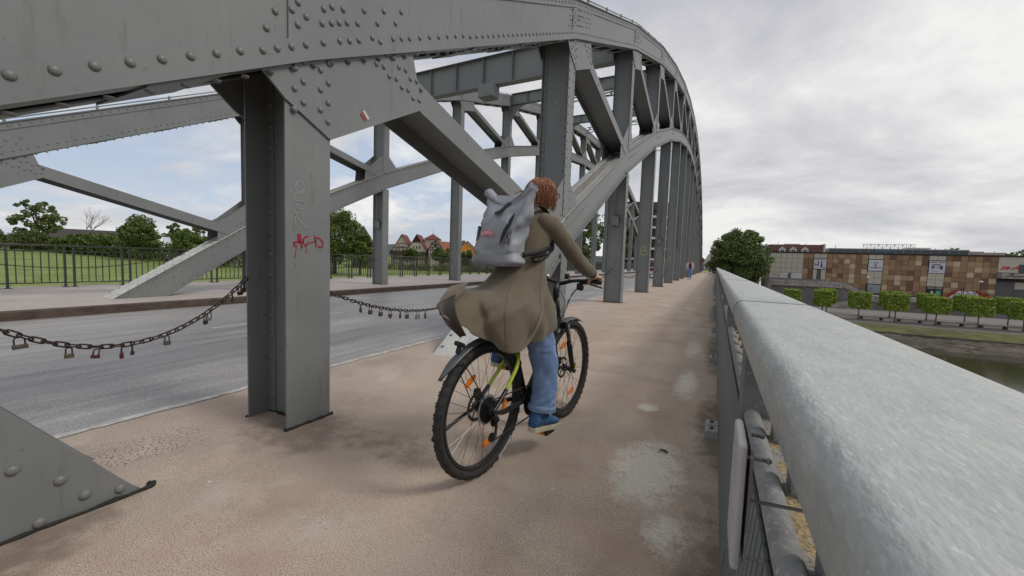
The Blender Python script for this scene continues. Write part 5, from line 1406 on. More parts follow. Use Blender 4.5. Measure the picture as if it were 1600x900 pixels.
# ================================================================ BRIDGE END: flats, wall, pavilion, lamp, car, walker
fl = empty('apartment_block', 'dark multi storey block with white balcony bands seen between the near columns', 'building', (-14, 108, 0), radians(20))
mb = MB(); mb.box((-9, 0, -1), (9, 10, 15)); mb.obj('wall', plain('dark_brown_brick', (.075, .06, .052), .9), fl)
for j in range(5):
    mb = MB(); mb.box((-9.3, -1.1, 2.2 + j * 2.7), (9.3, -.01, 2.75 + j * 2.7)); mb.obj('balcony', white_r, fl)
    for i in range(6):
        mb = MB(); mb.box((-8.2 + i * 2.8, -.05, 3.0 + j * 2.7), (-6.6 + i * 2.8, -.011, 4.6 + j * 2.7)); mb.obj('window', glass_d, fl)
mb = MB(); mb.prism([(-9.5, 15), (9.5, 15), (8, 17), (-8, 17)], 1, -.6, 10.6); mb.obj('roof', slate, fl)
mb = MB(); mb.box((-40, 93.5, -1), (-11, 93.9, 1.35)); tag(mb.obj('boundary_wall', mat('grey_stone_wall', (.13, .12, .105), (.09, .085, .075), 2, rough=.9)), 'dark grey garden wall crossing behind the bridge end', 'wall')
mb = MB(); mb.box((-40, 92.6, -.02), (-10.6, 93.4, .3)); tag(mb.obj('pale_kerb', conc), kind='structure')
hs = house('gabled_townhouse', 'narrow white steep gabled front at the end of the walkway', (-1.3, 112, -.02), radians(6), 2.5, 5, 1.7, 2.5, white_r, white_r, over=.05, wins=((-.75, .5, .3, .8), (0, .5, .3, .8), (.7, .5, .3, .8), (-.3, 2.1, .2, .6), (.35, 2.1, .2, .6)))
hs = house('brick_townhouse', 'narrow reddish brick house left of the white gabled one', (-4.2, 121, -.02), radians(4), 3.0, 6, 2.8, 1.4, plain('red_brick', (.24, .12, .085), .9), maroon, over=.1, wins=((-.8, .8, .5, 1.0), (.6, .8, .5, 1.0)))
kk = empty('site_cabin', 'small white cabin at the far end of the parapet', 'cabin', (1.2, 108, 0))
mb = MB(); mb.box((-1.3, 0, -.02), (1.3, 3, 2.4)); mb.obj('wall', white_r, kk)
for x in (-.9, .2): mb = MB(); mb.box((x, -.03, .7), (x + .6, -.001, 1.7)); mb.obj('window', glass_d, kk)
mb = MB(); mb.box((-.8, -.2, 0), (.3, .2, .35)); o = mb.obj('yellow_barrier', plain('yellow_plastic', (.75, .65, .05), .5)); o.location = (-1.6, 96, -.02); tag(o, 'small yellow barrier foot at the end of the walkway', 'barrier')
mb = MB(); mb.box((-1.6, -.2, 0), (1.0, .2, .5)); o = mb.obj('blue_barrier', plain('blue_plastic', (.06, .10, .35), .5)); o.location = (-1.9, 99, -.02); tag(o, 'low blue barrier behind the yellow one at the walkway end', 'barrier')
lp = empty('street_lamp', 'single globe lamp at the far end of the parapet', 'street lamp', (.35, 86, 0))
mb = MB(); mb.tube([(0, 0, 0), (0, 0, 2.3)], .05, 6); mb.obj('pole', galv_d, lp); mb = MB(); mb.sphere((0, 0, 2.55), .27, 12, 8); mb.obj('globe', white_r, lp, smooth=True)
# car on the road
cr = empty('car', 'red and white car glimpsed between the chalked columns', 'car', (-4.85, 38.5, -.03), radians(1))
redc = plain('dark_red_car_paint', (.22, .02, .025), .3)
prof = [(-2.0, .35), (2.0, .35), (2.1, .55), (2.05, .85), (1.2, .98), (.6, 1.42), (-1.2, 1.46), (-1.85, 1.0), (-2.1, .9), (-2.12, .5)]
mb = MB(); mb.plate(prof, -.86, .86); mb.obj('body', redc, cr, bevel=.06)
mb = MB(); mb.plate([(-1.72, 1.02), (-1.2, 1.38), (.55, 1.34), (1.05, 1.0)], -.868, .868); mb.obj('side_window', glass_d, cr)
mb = MB(); mb.box((-.7, -1.9, 1.02), (.7, -1.5, 1.36)); mb.obj('rear_window', glass_d, cr)
mb = MB(); mb.box((-.80, -2.16, .38), (.80, -2.06, .60)); mb.obj('bumper', white_r, cr); mb = MB(); mb.box((-.80, -2.15, .88), (.8, -2.05, .97)); mb.obj('trim', white_r, cr)
for s in (-1, 1):
    mb = MB(); mb.box((s * .68 - .12, -2.16, .68), (s * .68 + .12, -2.08, .86)); mb.obj('tail_light', plain('tail_red', (.5, .02, .02), .3) if s < 0 else bpy.data.materials['tail_red'], cr)
    for yy in (-1.3, 1.3):
        mb = MB(); mb.tube([(s * .86, yy, .31), (s * .66, yy, .31)], .31, 16); wh = mb.obj('wheel', tyre_m, cr); mb = MB(); mb.tube([(s * .87, yy, .31), (s * .80, yy, .31)], .19, 12); mb.obj('rim', chrome, wh)

# ================================================================ BICYCLE (local: x forward, y left, z up)
BYAW = radians(90 - 6.6)
BLOC = (-1.05, 1.77, 0)
bike = empty('bicycle', 'mountain bike with lime green rear stays, orange wheel reflectors and black mudguards under the rider', 'bicycle', BLOC, BYAW)
RW, FW, WR = (0, 0, .36), (1.02, 0, .36), .36     # hubs, tyre radius
def lx(v): return v - .09      # photo-measured x values are relative to .09
def wheel(name, hub, rear):
    cx_, cy_, cz_ = hub
    ring = lambda R_, n_=64: [(cx_ + R_ * cos(2 * pi * j / n_), 0, cz_ + R_ * sin(2 * pi * j / n_)) for j in range(n_)]
    mb = MB(); # rim as rectangular section
    sec = [(.296, -.013), (.296, .013), (.311, .015), (.311, -.015)]
    rings = [[(cx_ + r_ * cos(2 * pi * j / 64), y_, cz_ + r_ * sin(2 * pi * j / 64)) for r_, y_ in sec] for j in range(65)]
    mb.loft(rings, cap0=False, cap1=False); rim = mb.obj(name, rim_m, bike)
    mb = MB(); sec = []
    for j in range(14):
        a = 2 * pi * j / 14; sec.append((.3345 + .0245 * cos(a), .0245 * sin(a)))
    rings = [[(cx_ + r_ * cos(2 * pi * i / 96), y_, cz_ + r_ * sin(2 * pi * i / 96)) for r_, y_ in sec] for i in range(97)]
    mb.loft(rings, cap0=False, cap1=False); mb.obj('tyre', tyre_m, rim, smooth=True)
    mb = MB()
    for i in range(84):        # tread knobs
        a = 2 * pi * (i + (.5 if i % 2 else 0)) / 84
        for yk in ((-.022, -.008, .006, .020) if i % 2 else (-.015, 0.0, .014)):
            rr_ = .3345 + .0245 * sqrt(max(0, 1 - (yk / .0255) ** 2)) + .0003
            m4 = Matrix.Translation((cx_ + (rr_ - .001) * cos(a), yk, cz_ + (rr_ - .001) * sin(a))) @ Matrix.Rotation(-a, 4, 'Y')
            mb.boxm((.0050, .008, .010), m4)
    tag(mb.obj('tread_knobs', tyre_m, rim), kind='stuff')
    mb = MB(); mb.tube([(cx_, -.045, cz_), (cx_, .045, cz_)], .018, 12); mb.tube([(cx_, -.030, cz_), (cx_, -.027, cz_)], .030, 14); mb.tube([(cx_, .027, cz_), (cx_, .030, cz_)], .030, 14); mb.tube([(cx_, -.066, cz_), (cx_, .066, cz_)], .007, 8); mb.obj('hub', blackg, rim)
    n_ = 32
    for i in range(n_):
        a = 2 * pi * i / n_; sd_ = 1 if i % 2 else -1; tw = .42 * (1 if (i // 2) % 2 else -1)
        p0 = (cx_ + .027 * cos(a + tw * 2.4), sd_ * .0285, cz_ + .027 * sin(a + tw * 2.4)); p1 = (cx_ + .297 * cos(a), 0, cz_ + .297 * sin(a))
        mb = MB(); mb.tube([p0, p1], .0013, 4, cap=False); mb.obj('spoke', spoke_m, rim)
    ry = .042
    mb = MB(); sec = [(.062, ry - .001), (.062, ry + .001), (.080, ry + .001), (.080, ry - .001)]
    mb.loft([[(cx_ + r_ * cos(2 * pi * j / 36), y_, cz_ + r_ * sin(2 * pi * j / 36)) for r_, y_ in sec] for j in range(37)], cap0=False, cap1=False)
    for i in range(5): a = 2 * pi * i / 5; mb.tube([(cx_ + .018 * cos(a), ry, cz_ + .018 * sin(a)), (cx_ + .066 * cos(a + .35), ry, cz_ + .066 * sin(a + .35))], .0035, 5)
    mb.obj('disc_rotor', spoke_m, rim)
    for a in ((2.15, 4.9, .0 - .25) if rear else (2.0, 5.1)):
        c = Vector((cx_ + .205 * cos(a), 0, cz_ + .205 * sin(a))); m4 = Matrix.Translation(c) @ Matrix.Rotation(-a, 4, 'Y')
        mb = MB(); pts = []
        for j in range(12):
            t = 2 * pi * j / 12; pts.append((.014 * sin(t), .046 * cos(t)))
        vs = [m4 @ Vector((p[0], -.006, p[1])) for p in pts] + [m4 @ Vector((p[0], .006, p[1])) for p in pts]
        mb.add(vs, [tuple(range(12)), tuple(range(23, 11, -1))] + [(i, i + 12, (i + 1) % 12 + 12, (i + 1) % 12) for i in range(12)])
        mb.obj('reflector', orange_m, rim, bevel=.002)
    # lettering on the right tyre wall
    if rear:
        mb = MB()
        for i in range(11):
            a = -1.18 + i * .040
            for (r0_, r1_, da) in ((.322, .340, 0), (.322, .340, .014), (.330, .333, .007) if i % 3 else (.337, .340, .007)):
                w2 = .006 if r1_ - r0_ < .01 else .0022
                yv = -.0275
                q = []
                for rr_, s_ in ((r0_, -1), (r1_, -1), (r1_, 1), (r0_, 1)): q.append((cx_ + rr_ * cos(a + da + s_ * w2 / .33), yv, cz_ + rr_ * sin(a + da + s_ * w2 / .33)))
                mb.add(q, [(0, 1, 2, 3)])
        mb.obj('tyre_lettering', white_p, rim)
    return rim
rwh = wheel('rear_wheel', RW, True); fwh = wheel('front_wheel', FW, False)
def bt(name, pts, r_, m_, n=10, parent=None, sub=6, **k):
    mb = MB(); P = spline(pts, sub) if len(pts) > 2 else pts
    rr_ = r_
    if isinstance(r_, (list, tuple)) and len(pts) > 2: rr_ = [interp([i * sub for i in range(len(pts))], list(r_), q) for q in range(len(P))]
    mb.tube(P, rr_, n, **k); return mb.obj(name, m_, parent or bike, smooth=True)
BBp = (.43, 0, .30); ST = (.305, 0, .60); HTt = (.785, 0, .90); HTb = (.825, 0, .745)
bt('seat_tube', [BBp, (.36, 0, .47), ST, (.275, 0, .67)], .0165, blackg)
bt('down_tube', [BBp, (.62, 0, .50), (.815, 0, .765)], [.022, .025, .022], blackg)
bt('top_tube', [(.285, 0, .645), (.53, 0, .755), (.79, 0, .865)], .019, blackg)
bt('head_tube', [HTb, HTt], .024, blackg)
for s in (-1, 1):
    bt('seat_stay', [(.30, s * .016, .615), (.285, s * .030, .595), (.235, s * .050, .535), (.12, s * .060, .435)], [.0095, .0115, .0115, .011], lime_p)
    bt('stay_end', [(.125, s * .060, .439), (.05, s * .064, .385), (.0, s * .066, .355)], [.012, .012, .010], blackg)
    bt('chain_stay', [(.0, s * .066, .352), (.10, s * .064, .325), (.25, s * .048, .318), (.40, s * .030, .300)], [.011, .014, .015, .013], blackg)
bt('stay_bridge', [(.283, -.032, .594), (.283, .032, .594)], .009, lime_p)
# fork
bt('steerer', [(.825, 0, .74), (.845, 0, .70)], .022, blackg)
mb = MB(); mb.boxm((.045, .15, .05), Matrix.Translation((.855, 0, .705)) @ Matrix.Rotation(.25, 4, 'Y')); mb.obj('fork_crown', blackg, bike, bevel=.012)
for s in (-1, 1):
    bt('fork_stanchion', [(.855, s * .062, .715), (.905, s * .062, .555)], .0145, spoke_m)
    bt('fork_leg', [(.895, s * .062, .585), (.965, s * .062, .40), (1.005, s * .062, .35)], [.020, .018, .014], blackg)
mb = MB(); mb.boxm((.008, .030, .05), Matrix.Translation((.975, -.070, .40)) @ Matrix.Rotation(.3, 4, 'Y')); mb.obj('fork_decal', lime_p, bike)
mb = MB(); mb.boxm((.05, .022, .06), Matrix.Translation((.975, .052, .415))); mb.obj('front_brake_caliper', black, bike, bevel=.006)
# stem and handlebar
bt('stem', [(.782, 0, .905), (.775, 0, .955), (.80, 0, .985), (.835, 0, 1.0)], [.021, .021, .018, .020], blackg)
HB = [(.765, -.315, 1.028), (.79, -.22, 1.03), (.825, -.10, 1.02), (.838, 0, 1.0), (.825, .10, 1.02), (.79, .22, 1.03), (.765, .315, 1.028)]
bt('handlebar', HB, [.0105, .0105, .012, .0155, .012, .0105, .0105], blackg)
for s in (-1, 1):
    bt('grip', [(.7645, s * .325, 1.028), (.778, s * .265, 1.029), (.788, s * .215, 1.030)], [.0165, .016, .015], black)
    mb = MB(); mb.boxm((.035, .05, .035), Matrix.Translation((.815, s * .185, 1.02)) @ Matrix.Rotation(s * .2, 4, 'Z')); mb.boxm((.03, .035, .03), Matrix.Translation((.80, s * .165, .995))); mb.tube([(.80, s * .15, .985), (.80, s * .19, .978)], .02, 10); mb.obj('brake_shifter', black, bike, bevel=.006)
    bt('brake_lever', [(.84, s * .185, 1.015), (.855, s * .24, .998), (.845, s * .305, .985)], [.007, .006, .005], black)
mb = MB(); mb.sphere((.80, .085, 1.045), .020, 14, 8, (1, 1, .8)); mb.obj('bell', chrome, bike, smooth=True)
mb = MB(); mb.tube([(.83, -.055, 1.03), (.83, -.055, 1.055)], .016, 10); mb.tube([(.815, -.055, 1.055), (.85, -.055, 1.06)], .012, 8); mb.obj('light_mount', black, bike)
for i, P in enumerate([[(.85, -.17, 1.01), (.95, -.10, .98), (.955, -.02, .88), (.885, .0, .76), (.88, .04, .6), (.97, .055, .43)], [(.85, .17, 1.01), (.94, .08, .97), (.93, .0, .86), (.83, -.02, .80), (.62, -.02, .53)],
                       [(.84, -.15, .99), (.92, -.06, .93), (.90, -.02, .80), (.82, -.028, .74), (.6, -.03, .49)]]):
    bt('brake_cable', P, .0028, black, n=5)
# saddle
bt('seat_post', [(.275, 0, .66), (.235, 0, .815)], .0135, blackg)
mb = MB(); rings = []
for x_, w_, z_, t_ in ((.06, .045, .865, .02), (.09, .085, .872, .03), (.15, .085, .868, .032), (.21, .05, .862, .03), (.27, .026, .862, .028), (.325, .014, .857, .018)):
    rings.append([(x_, w_ * cos(2 * pi * j / 14), z_ + t_ * sin(2 * pi * j / 14) - .012 * abs(cos(2 * pi * j / 14))) for j in range(14)])
mb.loft(rings); mb.obj('saddle', black, bike, smooth=True)
bt('saddle_rail', [(.13, .022, .84), (.2, .022, .822), (.28, .018, .838)], .0035, chrome, n=5); bt('saddle_rail', [(.13, -.022, .84), (.2, -.022, .822), (.28, -.018, .838)], .0035, chrome, n=5)
# mudguards
def guard(name, hub, R_, a0, a1, w_, m_, taper0=1.0, taper1=1.0):
    mb = MB(); rings = []; n_ = 28
    for i in range(n_ + 1):
        t = i / n_; a = lerp(a0, a1, t); ww = w_ * lerp(taper0, taper1, t) if t > .12 else w_ * lerp(.25 if taper0 < 1 else 1, lerp(taper0, taper1, .12), t / .12)
        Rt = R_ + (.03 * (1 - t / .35) ** 2 if t < .35 and taper0 < 1 else 0)
        ring = []
        for j in range(9):
            u = -1 + 2 * j / 8; ring.append((hub[0] + (Rt - .012 * u * u) * cos(a), u * ww, hub[2] + (Rt - .012 * u * u) * sin(a)))
        for j in range(8, -1, -1):
            u = -1 + 2 * j / 8; ring.append((hub[0] + (Rt - .003 - .012 * u * u) * cos(a), u * ww, hub[2] + (Rt - .003 - .012 * u * u) * sin(a)))
        rings.append(ring)
    mb.loft(rings); return mb.obj(name, m_, bike, smooth=True)
guard('rear_mudguard', RW, .385, radians(146), radians(28), .030, fend_m, .9)
guard('front_mudguard', FW, .385, radians(128), radians(60), .030, fend_m)
for s in (-1, 1): bt('mudguard_stay', [(-.02, s * .055, .375), (-.14, s * .04, .56), (-.22, s * .03, .665)], .003, blackg, n=5)
mb = MB(); mb.boxm((.055, .03, .022), Matrix.Translation((-.20, 0, .735)) @ Matrix.Rotation(.4, 4, 'Y')); mb.boxm((.02, .02, .05), Matrix.Translation((-.205, 0, .715)) @ Matrix.Rotation(.4, 4, 'Y')); mb.obj('rear_light', black, bike, bevel=.005)
# drivetrain on the right (-y)
mb = MB()
for i, r_ in enumerate((.066, .058, .050, .042, .036, .030, .026)): mb.tube([(0, -.030 - i * .0048, .36), (0, -.0325 - i * .0048, .36)], r_, 28)
mb.obj('cassette', blackg, rwh)
mb = MB(); sec = [(.066, -.0275), (.066, -.0285), (.079, -.0285), (.079, -.0275)]
mb.loft([[(r_ * cos(2 * pi * j / 32), y_, .36 + r_ * sin(2 * pi * j / 32)) for r_, y_ in sec] for j in range(33)], cap0=False, cap1=False); mb.tube([(0, -.0279, .36), (0, -.0284, .36)], .067, 24); mb.obj('spoke_guard', plain('grey_spoke_guard', (.18, .18, .175), .5), rwh)
bt('derailleur_arm', [(.0, -.075, .34), (.015, -.078, .315), (.02, -.070, .30)], [.014, .018, .014], black)
for xa_, za_ in ((.02, .295), (.005, .215)): mb = MB(); mb.tube([(xa_, -.054, za_), (xa_, -.066, za_)], .025, 12); mb.obj('jockey_wheel', black, bike)
bt('derailleur_cage', [(.022, -.071, .295), (.025, -.071, .25), (.006, -.071, .213)], [.016, .013, .018], black, flat=.25)
mb = MB()
mb.tube([(.015, -.058, .19), (.42, -.052, .205)], .0042, 6); mb.tube([(.0, -.050, .41), (.42, -.050, .40)], .0042, 6); mb.obj('drive_chain', chain_m, bike)
mb = MB(); mb.tube([(.43, -.048, .30), (.43, -.053, .30)], .098, 36); mb.tube([(.43, -.058, .30), (.43, -.062, .30)], .074, 30); mb.obj('chainring', black, bike)
bt('crank_arm', [(.43, -.070, .30), (.432, -.085, .21), (.432, -.090, .135)], [.013, .011, .012], black); bt('crank_arm', [(.43, .070, .30), (.428, .085, .39), (.428, .090, .465)], [.013, .011, .012], black)
mb = MB(); mb.tube([(.43, -.075, .30), (.43, .075, .30)], .02, 12); mb.obj('bottom_bracket', black, bike)
for s, z in ((-1, .13), (1, .47)):
    mb = MB(); mb.boxm((.095, .085, .022), Matrix.Translation((.43, s * .145, z))); p_ = mb.obj('pedal', black, bike, bevel=.004)
    for q in (-1, 1): mb = MB(); mb.boxm((.006, .05, .012), Matrix.Translation((.43 + q * .049, s * .145, z))); mb.obj('reflector', orange_m, p_)
mb = MB(); mb.boxm((.05, .022, .075), Matrix.Translation((.035, .062, .405)) @ Matrix.Rotation(-.5, 4, 'Y')); mb.boxm((.03, .03, .04), Matrix.Translation((.02, .058, .43))); mb.obj('rear_brake_caliper', black, bike, bevel=.006)
bt('kickstand', [(.02, .085, .33), (-.08, .095, .305), (-.27, .10, .255)], [.010, .009, .010], blackg)

# ================================================================ PEOPLE
def skin_body(name, joints, bones, m_, parent, sub=2, root=0):
    """one continuous body surface grown from a skeleton"""
    me = bpy.data.meshes.new(name); me.from_pydata([j[0] for j in joints], bones, [])
    o = bpy.data.objects.new(name, me); COL.objects.link(o)
    sk = o.modifiers.new('skin', 'SKIN'); sk.use_smooth_shade = True; sk.branch_smoothing = .3
    lay = me.skin_vertices[0].data if me.skin_vertices else None
    if lay is None:
        bm_ = None
    for i, j in enumerate(joints):
        r_ = j[1]; me.skin_vertices[0].data[i].radius = (r_, r_) if isinstance(r_, (int, float)) else r_
    me.skin_vertices[0].data[root].use_root = True
    ss = o.modifiers.new('sub', 'SUBSURF'); ss.levels = sub; ss.render_levels = sub
    dg = bpy.context.evaluated_depsgraph_get(); nm_ = bpy.data.meshes.new_from_object(o.evaluated_get(dg))
    bpy.data.objects.remove(o); nm_.name = name; nm_.materials.clear(); nm_.materials.append(m_)
    nm_.polygons.foreach_set('use_smooth', [True] * len(nm_.polygons))
    b = bpy.data.objects.new(name, nm_); COL.objects.link(b)
    if parent: b.parent = parent
    return b
rider = empty('person', 'red haired woman in a long olive coat and blue jeans cycling away', 'person', BLOC, BYAW)
J = [((.22, 0, .92), (.11, .13)), ((.27, 0, 1.06), (.08, .11)), ((.32, 0, 1.20), (.08, .11)), ((.37, 0, 1.33), (.07, .11)), ((.435, 0, 1.42), .050), ((.475, 0, 1.475), .047),
     ((.525, -.01, 1.545), (.078, .082)), ((.535, -.015, 1.60), (.060, .066)), ((.575, -.02, 1.50), .040), ((.612, -.024, 1.545), .013),   # 6 head, 7 crown, 8 chin, 9 nose
     # right arm 10..13
     ((.395, -.135, 1.35), .042), ((.53, -.236, 1.19), .034), ((.725, -.278, 1.078), .024), ((.765, -.287, 1.056), (.017, .026)),
     # left arm 14..17
     ((.395, .135, 1.35), .042), ((.53, .236, 1.19), .034), ((.725, .278, 1.078), .024), ((.765, .287, 1.056), (.017, .026)),
     # right leg 18..21
     ((.25, -.10, .92), .070), ((.425, -.140, .52), .045), ((.385, -.142, .25), .032), ((.44, -.145, .19), .030),
     # left leg 22..25
     ((.25, .10, .92), .070), ((.50, .128, .84), .045), ((.385, .142, .60), .036), ((.44, .145, .535), .030)]
Bn = [(0, 1), (1, 2), (2, 3), (3, 4), (4, 5), (5, 6), (6, 7), (6, 8), (6, 9), (3, 10), (10, 11), (11, 12), (12, 13), (3, 14), (14, 15), (15, 16), (16, 17), (0, 18), (18, 19), (19, 20), (20, 21), (0, 22), (22, 23), (23, 24), (24, 25)]
for s, palm in ((-1, 13), (1, 17)):
    for i, (yy, ln) in enumerate(((.262, 1.0), (.279, 1.06), (.296, 1.0), (.312, .86))):
        b0 = len(J); f_ = .0085 if i < 3 else .0075
        J += [((.792, s * yy, 1.056), f_ + .001), ((.808, s * yy, 1.042), f_), ((.806 - .002 * i, s * yy, 1.017), f_ - .0008), ((.790, s * yy, 1.006), f_ - .0015)]
        Bn += [(palm, b0), (b0, b0 + 1), (b0 + 1, b0 + 2), (b0 + 2, b0 + 3)]
    b0 = len(J); J += [((.762, s * .262, 1.045), .0105), ((.766, s * .243, 1.026), .009), ((.780, s * .236, 1.009), .008)]; Bn += [(palm, b0), (b0, b0 + 1), (b0 + 1, b0 + 2)]
skin_body('body', J, Bn, skin, rider)
for s in (-1, 1):
    mb = MB(); mb.sphere((.600, -.022 + s * .030, 1.560), .0115, 10, 8); mb.obj('eye', white_p, rider, smooth=True)
    mb = MB(); mb.sphere((.520, -.012 + s * .084, 1.540), .018, 10, 8, (.9, .45, 1.4)); mb.obj('ear', skin, rider, smooth=True)
mb = MB()
for s in (-1, 1):
    c = (.622, -.022 + s * .033, 1.558); mb.tube([(c[0], c[1] + .026 * cos(2 * pi * j / 14), c[2] + .019 * sin(2 * pi * j / 14)) for j in range(14)], .0028, 5, closed=True)
    mb.tube([(.620, -.022 + s * .060, 1.562), (.575, -.018 + s * .084, 1.560), (.52, -.012 + s * .090, 1.553)], .0028, 5)
mb.tube([(.625, -.03, 1.562), (.625, -.014, 1.562)], .0025, 5); mb.obj('glasses', black, rider)
# ---- hair: a cap plus many locks blown slightly backwards
HC = Vector((.515, -.006, 1.552))
mb = MB(); rings = []
for i in range(13):
    ph = pi * i / 12 * .80
    ring = []
    for j in range(28):
        th = 2 * pi * j / 28
        x = sin(ph) * cos(th); y_ = sin(ph) * sin(th); z = cos(ph)
        front = max(0, x); r_ = Vector((.090, .083, .090))
        k_ = 1 - .30 * front * (1 if ph > .9 else 0) * min(1, (ph - .9) * 2)
        p = HC + Vector((x * r_.x * k_, y_ * r_.y, z * r_.z))
        if ph > 1.5 and x < .35: p += Vector((-.018, 0, -.03)) * (ph - 1.5)
        p += Vector((1, 1, 1)) * .006 * noise.noise(Vector((th * 3, ph * 2, 1)))
        ring.append(p)
    rings.append(ring)
mb.loft(rings, cap0=True, cap1=False); mb.obj('hair_cap', hair_m, rider, smooth=True)
hr = random.Random(4); mb = MB()
for i in range(950):
    th = hr.uniform(.80, 2 * pi - .62); ph0 = hr.uniform(.05, .7)
    L = hr.uniform(.8, 1.12); P = []
    blow = hr.uniform(.0, 1.0); wob = hr.uniform(-.9, .9); lift = hr.choice([1.0, 1.03, 1.06, 1.10, 1.15]) * hr.uniform(.97, 1.03)
    for k_ in range(8):
        t = k_ / 7; ph = lerp(ph0, 1.75, t * L); a = th + wob * .35 * sin(t * 5 + i)
        x = sin(min(ph, 1.65)) * cos(a); y_ = sin(min(ph, 1.65)) * sin(a); z = cos(min(ph, 1.65))
        p = HC + Vector((x * .092, y_ * .085, z * .091)) * lift
        if ph > 1.3: p += Vector((-.03 * (ph - 1.3) * (.3 + blow), (.05 if y_ > 0 else .012) * (ph - 1.3) * blow, -.16 * (ph - 1.3)))
        p += Vector((.006 * sin(t * 7 + i), .006 * cos(t * 6 + i * 2), 0)) * t
        P.append(p)
    w0 = hr.uniform(.0014, .0042)
    mb.tube(P, [w0 * .5, w0, w0, w0 * .95, w0 * .85, w0 * .7, w0 * .45, w0 * .1], 5, flat=.6, cap=False)
for i in range(46):      # locks blown out to the left
    z0 = hr.uniform(-.09, .0); P = []
    s0 = HC + Vector((-.07, .055, z0)); dv = Vector((hr.uniform(-.10, -.03), hr.uniform(.02, .07), hr.uniform(-.03, .03)))
    for k_ in range(6):
        t = k_ / 5; P.append(s0 + dv * t + Vector((0, 0, .012 * sin(t * 5 + i))))
    mb.tube(P, [.006, .0055, .0045, .0035, .002, .0006], 4, cap=False)
mb.obj('hair', hair_m, rider, smooth=True)

# ---- coat
NA = 96
hem = [(.55, 0, .87), (.50, -.135, .84), (.40, -.195, .785), (.26, -.222, .735), (.12, -.21, .70), (-.03, -.165, .695), (-.15, -.07, .765), (-.235, .03, .875), (-.16, .15, .87), (.08, .225, .80), (.33, .20, .80), (.48, .12, .85)]
hemS = spline(hem, NA // 12, closed=True)
def ell(xc_, a_, b_, z_, yc_=0.0, pw=1.0, tilt=0.0):
    r_ = []
    for j in range(NA):
        th = -2 * pi * j / NA; c_, s_ = cos(th), sin(th)
        r_.append(Vector((xc_ + a_ * math.copysign(abs(c_) ** pw, c_), yc_ + b_ * math.copysign(abs(s_) ** pw, s_), z_ + tilt * c_)))
    return r_
up_r = [ell(.475, .060, .063, 1.482, tilt=.004), ell(.472, .070, .073, 1.480, tilt=.004), ell(.466, .074, .076, 1.460), ell(.458, .070, .074, 1.446), ell(.446, .082, .096, 1.425), ell(.430, .095, .135, 1.400), ell(.408, .110, .160, 1.36),
        ell(.385, .120, .163, 1.31), ell(.355, .124, .154, 1.25), ell(.338, .124, .146, 1.19), ell(.325, .124, .142, 1.14), ell(.308, .137, .150, 1.09), ell(.283, .168, .166, 1.03, .008), ell(.262, .205, .190, .985, .014)]
rings = [list(r_) for r_ in up_r]
hips = up_r[-1]; NS = 16
for i in range(1, NS + 1):
    t = i / NS; ring = []
    for j in range(NA):
        a = hips[j]; b = hemS[j]; out_ = Vector((a.x - .275, a.y, 0)); out_.normalize()
        p = a.lerp(b, t); back = max(0, -out_.x)
        p += out_ * (.055 * sin(pi * t) * (.35 + 1.1 * back + .4 * max(0, out_.y))) + Vector((0, 0, .035 * sin(pi * t) * back))
        ring.append(p)
    rings.append(ring)
# turned-under hem
rings.append([p * .985 + Vector((.27, 0, p.z)) * .015 + Vector((0, 0, -.004)) for p in rings[-1]])
rings.append([p.lerp(Vector((.27, 0, p.z + .05)), .07) for p in rings[-2]])
nr = len(rings)
for i, ring in enumerate(rings):
    for j in range(NA):
        th = 2 * pi * j / NA; p = ring[j]; t = max(0, (1.0 - p.z) / .3) if i > 13 else 0
        t = min(1, (i - 12) / 17) if i > 12 else 0
        out_ = Vector((cos(th), -sin(th), 0))
        f1 = sin(th * 5 + 1.3 + .9 * sin(p.z * 9)) ; f2 = noise.noise(Vector((p.x * 7, p.y * 7, p.z * 5))); f3 = noise.noise(Vector((p.x * 16, p.y * 16, p.z * 9 + 5)))
        amp = .004 + .017 * t
        d_ = f1 * amp * .9 + f2 * (.018 if i > 6 else .008) + f3 * .009 + .010 * t * (1 - abs(sin(th * 4.5 + p.z * 6 + 2 * f2)))
        # long diagonal folds from hip to hem, one deep vertical fold at the back left
        g_ = math.exp(-((th - (3.45 - .5 * t)) / .16) ** 2); d_ -= g_ * .050 * t ** .7
        g_ = math.exp(-((th - (2.5 - .4 * t)) / .13) ** 2); d_ -= g_ * .022 * t
        g_ = math.exp(-((th - (1.25 + .75 * t)) / .10) ** 2); d_ -= g_ * .030 * min(1, t * 1.4)
        g_ = math.exp(-((th - (3.75 - .1 * t)) / .20) ** 2); d_ += g_ * .030 * t
        g_ = math.exp(-((p.z - .945 - .05 * (th - 3.9)) / .016) ** 2) * math.exp(-((th - 3.95) / .50) ** 2); d_ -= g_ * .045 if i > 13 else 0
        g_ = math.exp(-((p.z - .985 - .05 * (th - 3.9)) / .02) ** 2) * math.exp(-((th - 3.95) / .55) ** 2); d_ += g_ * .016 if i > 13 else 0
        g_ = math.exp(-((th - (3.75 - 7.0 * (p.z - .76))) / .14) ** 2); d_ -= g_ * .022 * min(1, t * 3) if i > 13 else 0
        g_ = math.exp(-((th - (3.45 - 7.0 * (p.z - .76))) / .16) ** 2); d_ += g_ * .014 * min(1, t * 3) if i > 13 else 0
        if i < 13 and i > 4:
            g_ = math.exp(-((p.z - 1.15 - .05 * sin(th * 3)) / .014) ** 2); d_ -= .006 * g_
        ring[j] = p + out_ * d_
mb = MB(); mb.loft([[tuple(p) for p in r_] for r_ in rings], cap0=False, cap1=False)
coat = mb.obj('coat', coat_m, rider, smooth=True)
ss = coat.modifiers.new('sub', 'SUBSURF'); ss.levels = 1; ss.render_levels = 1
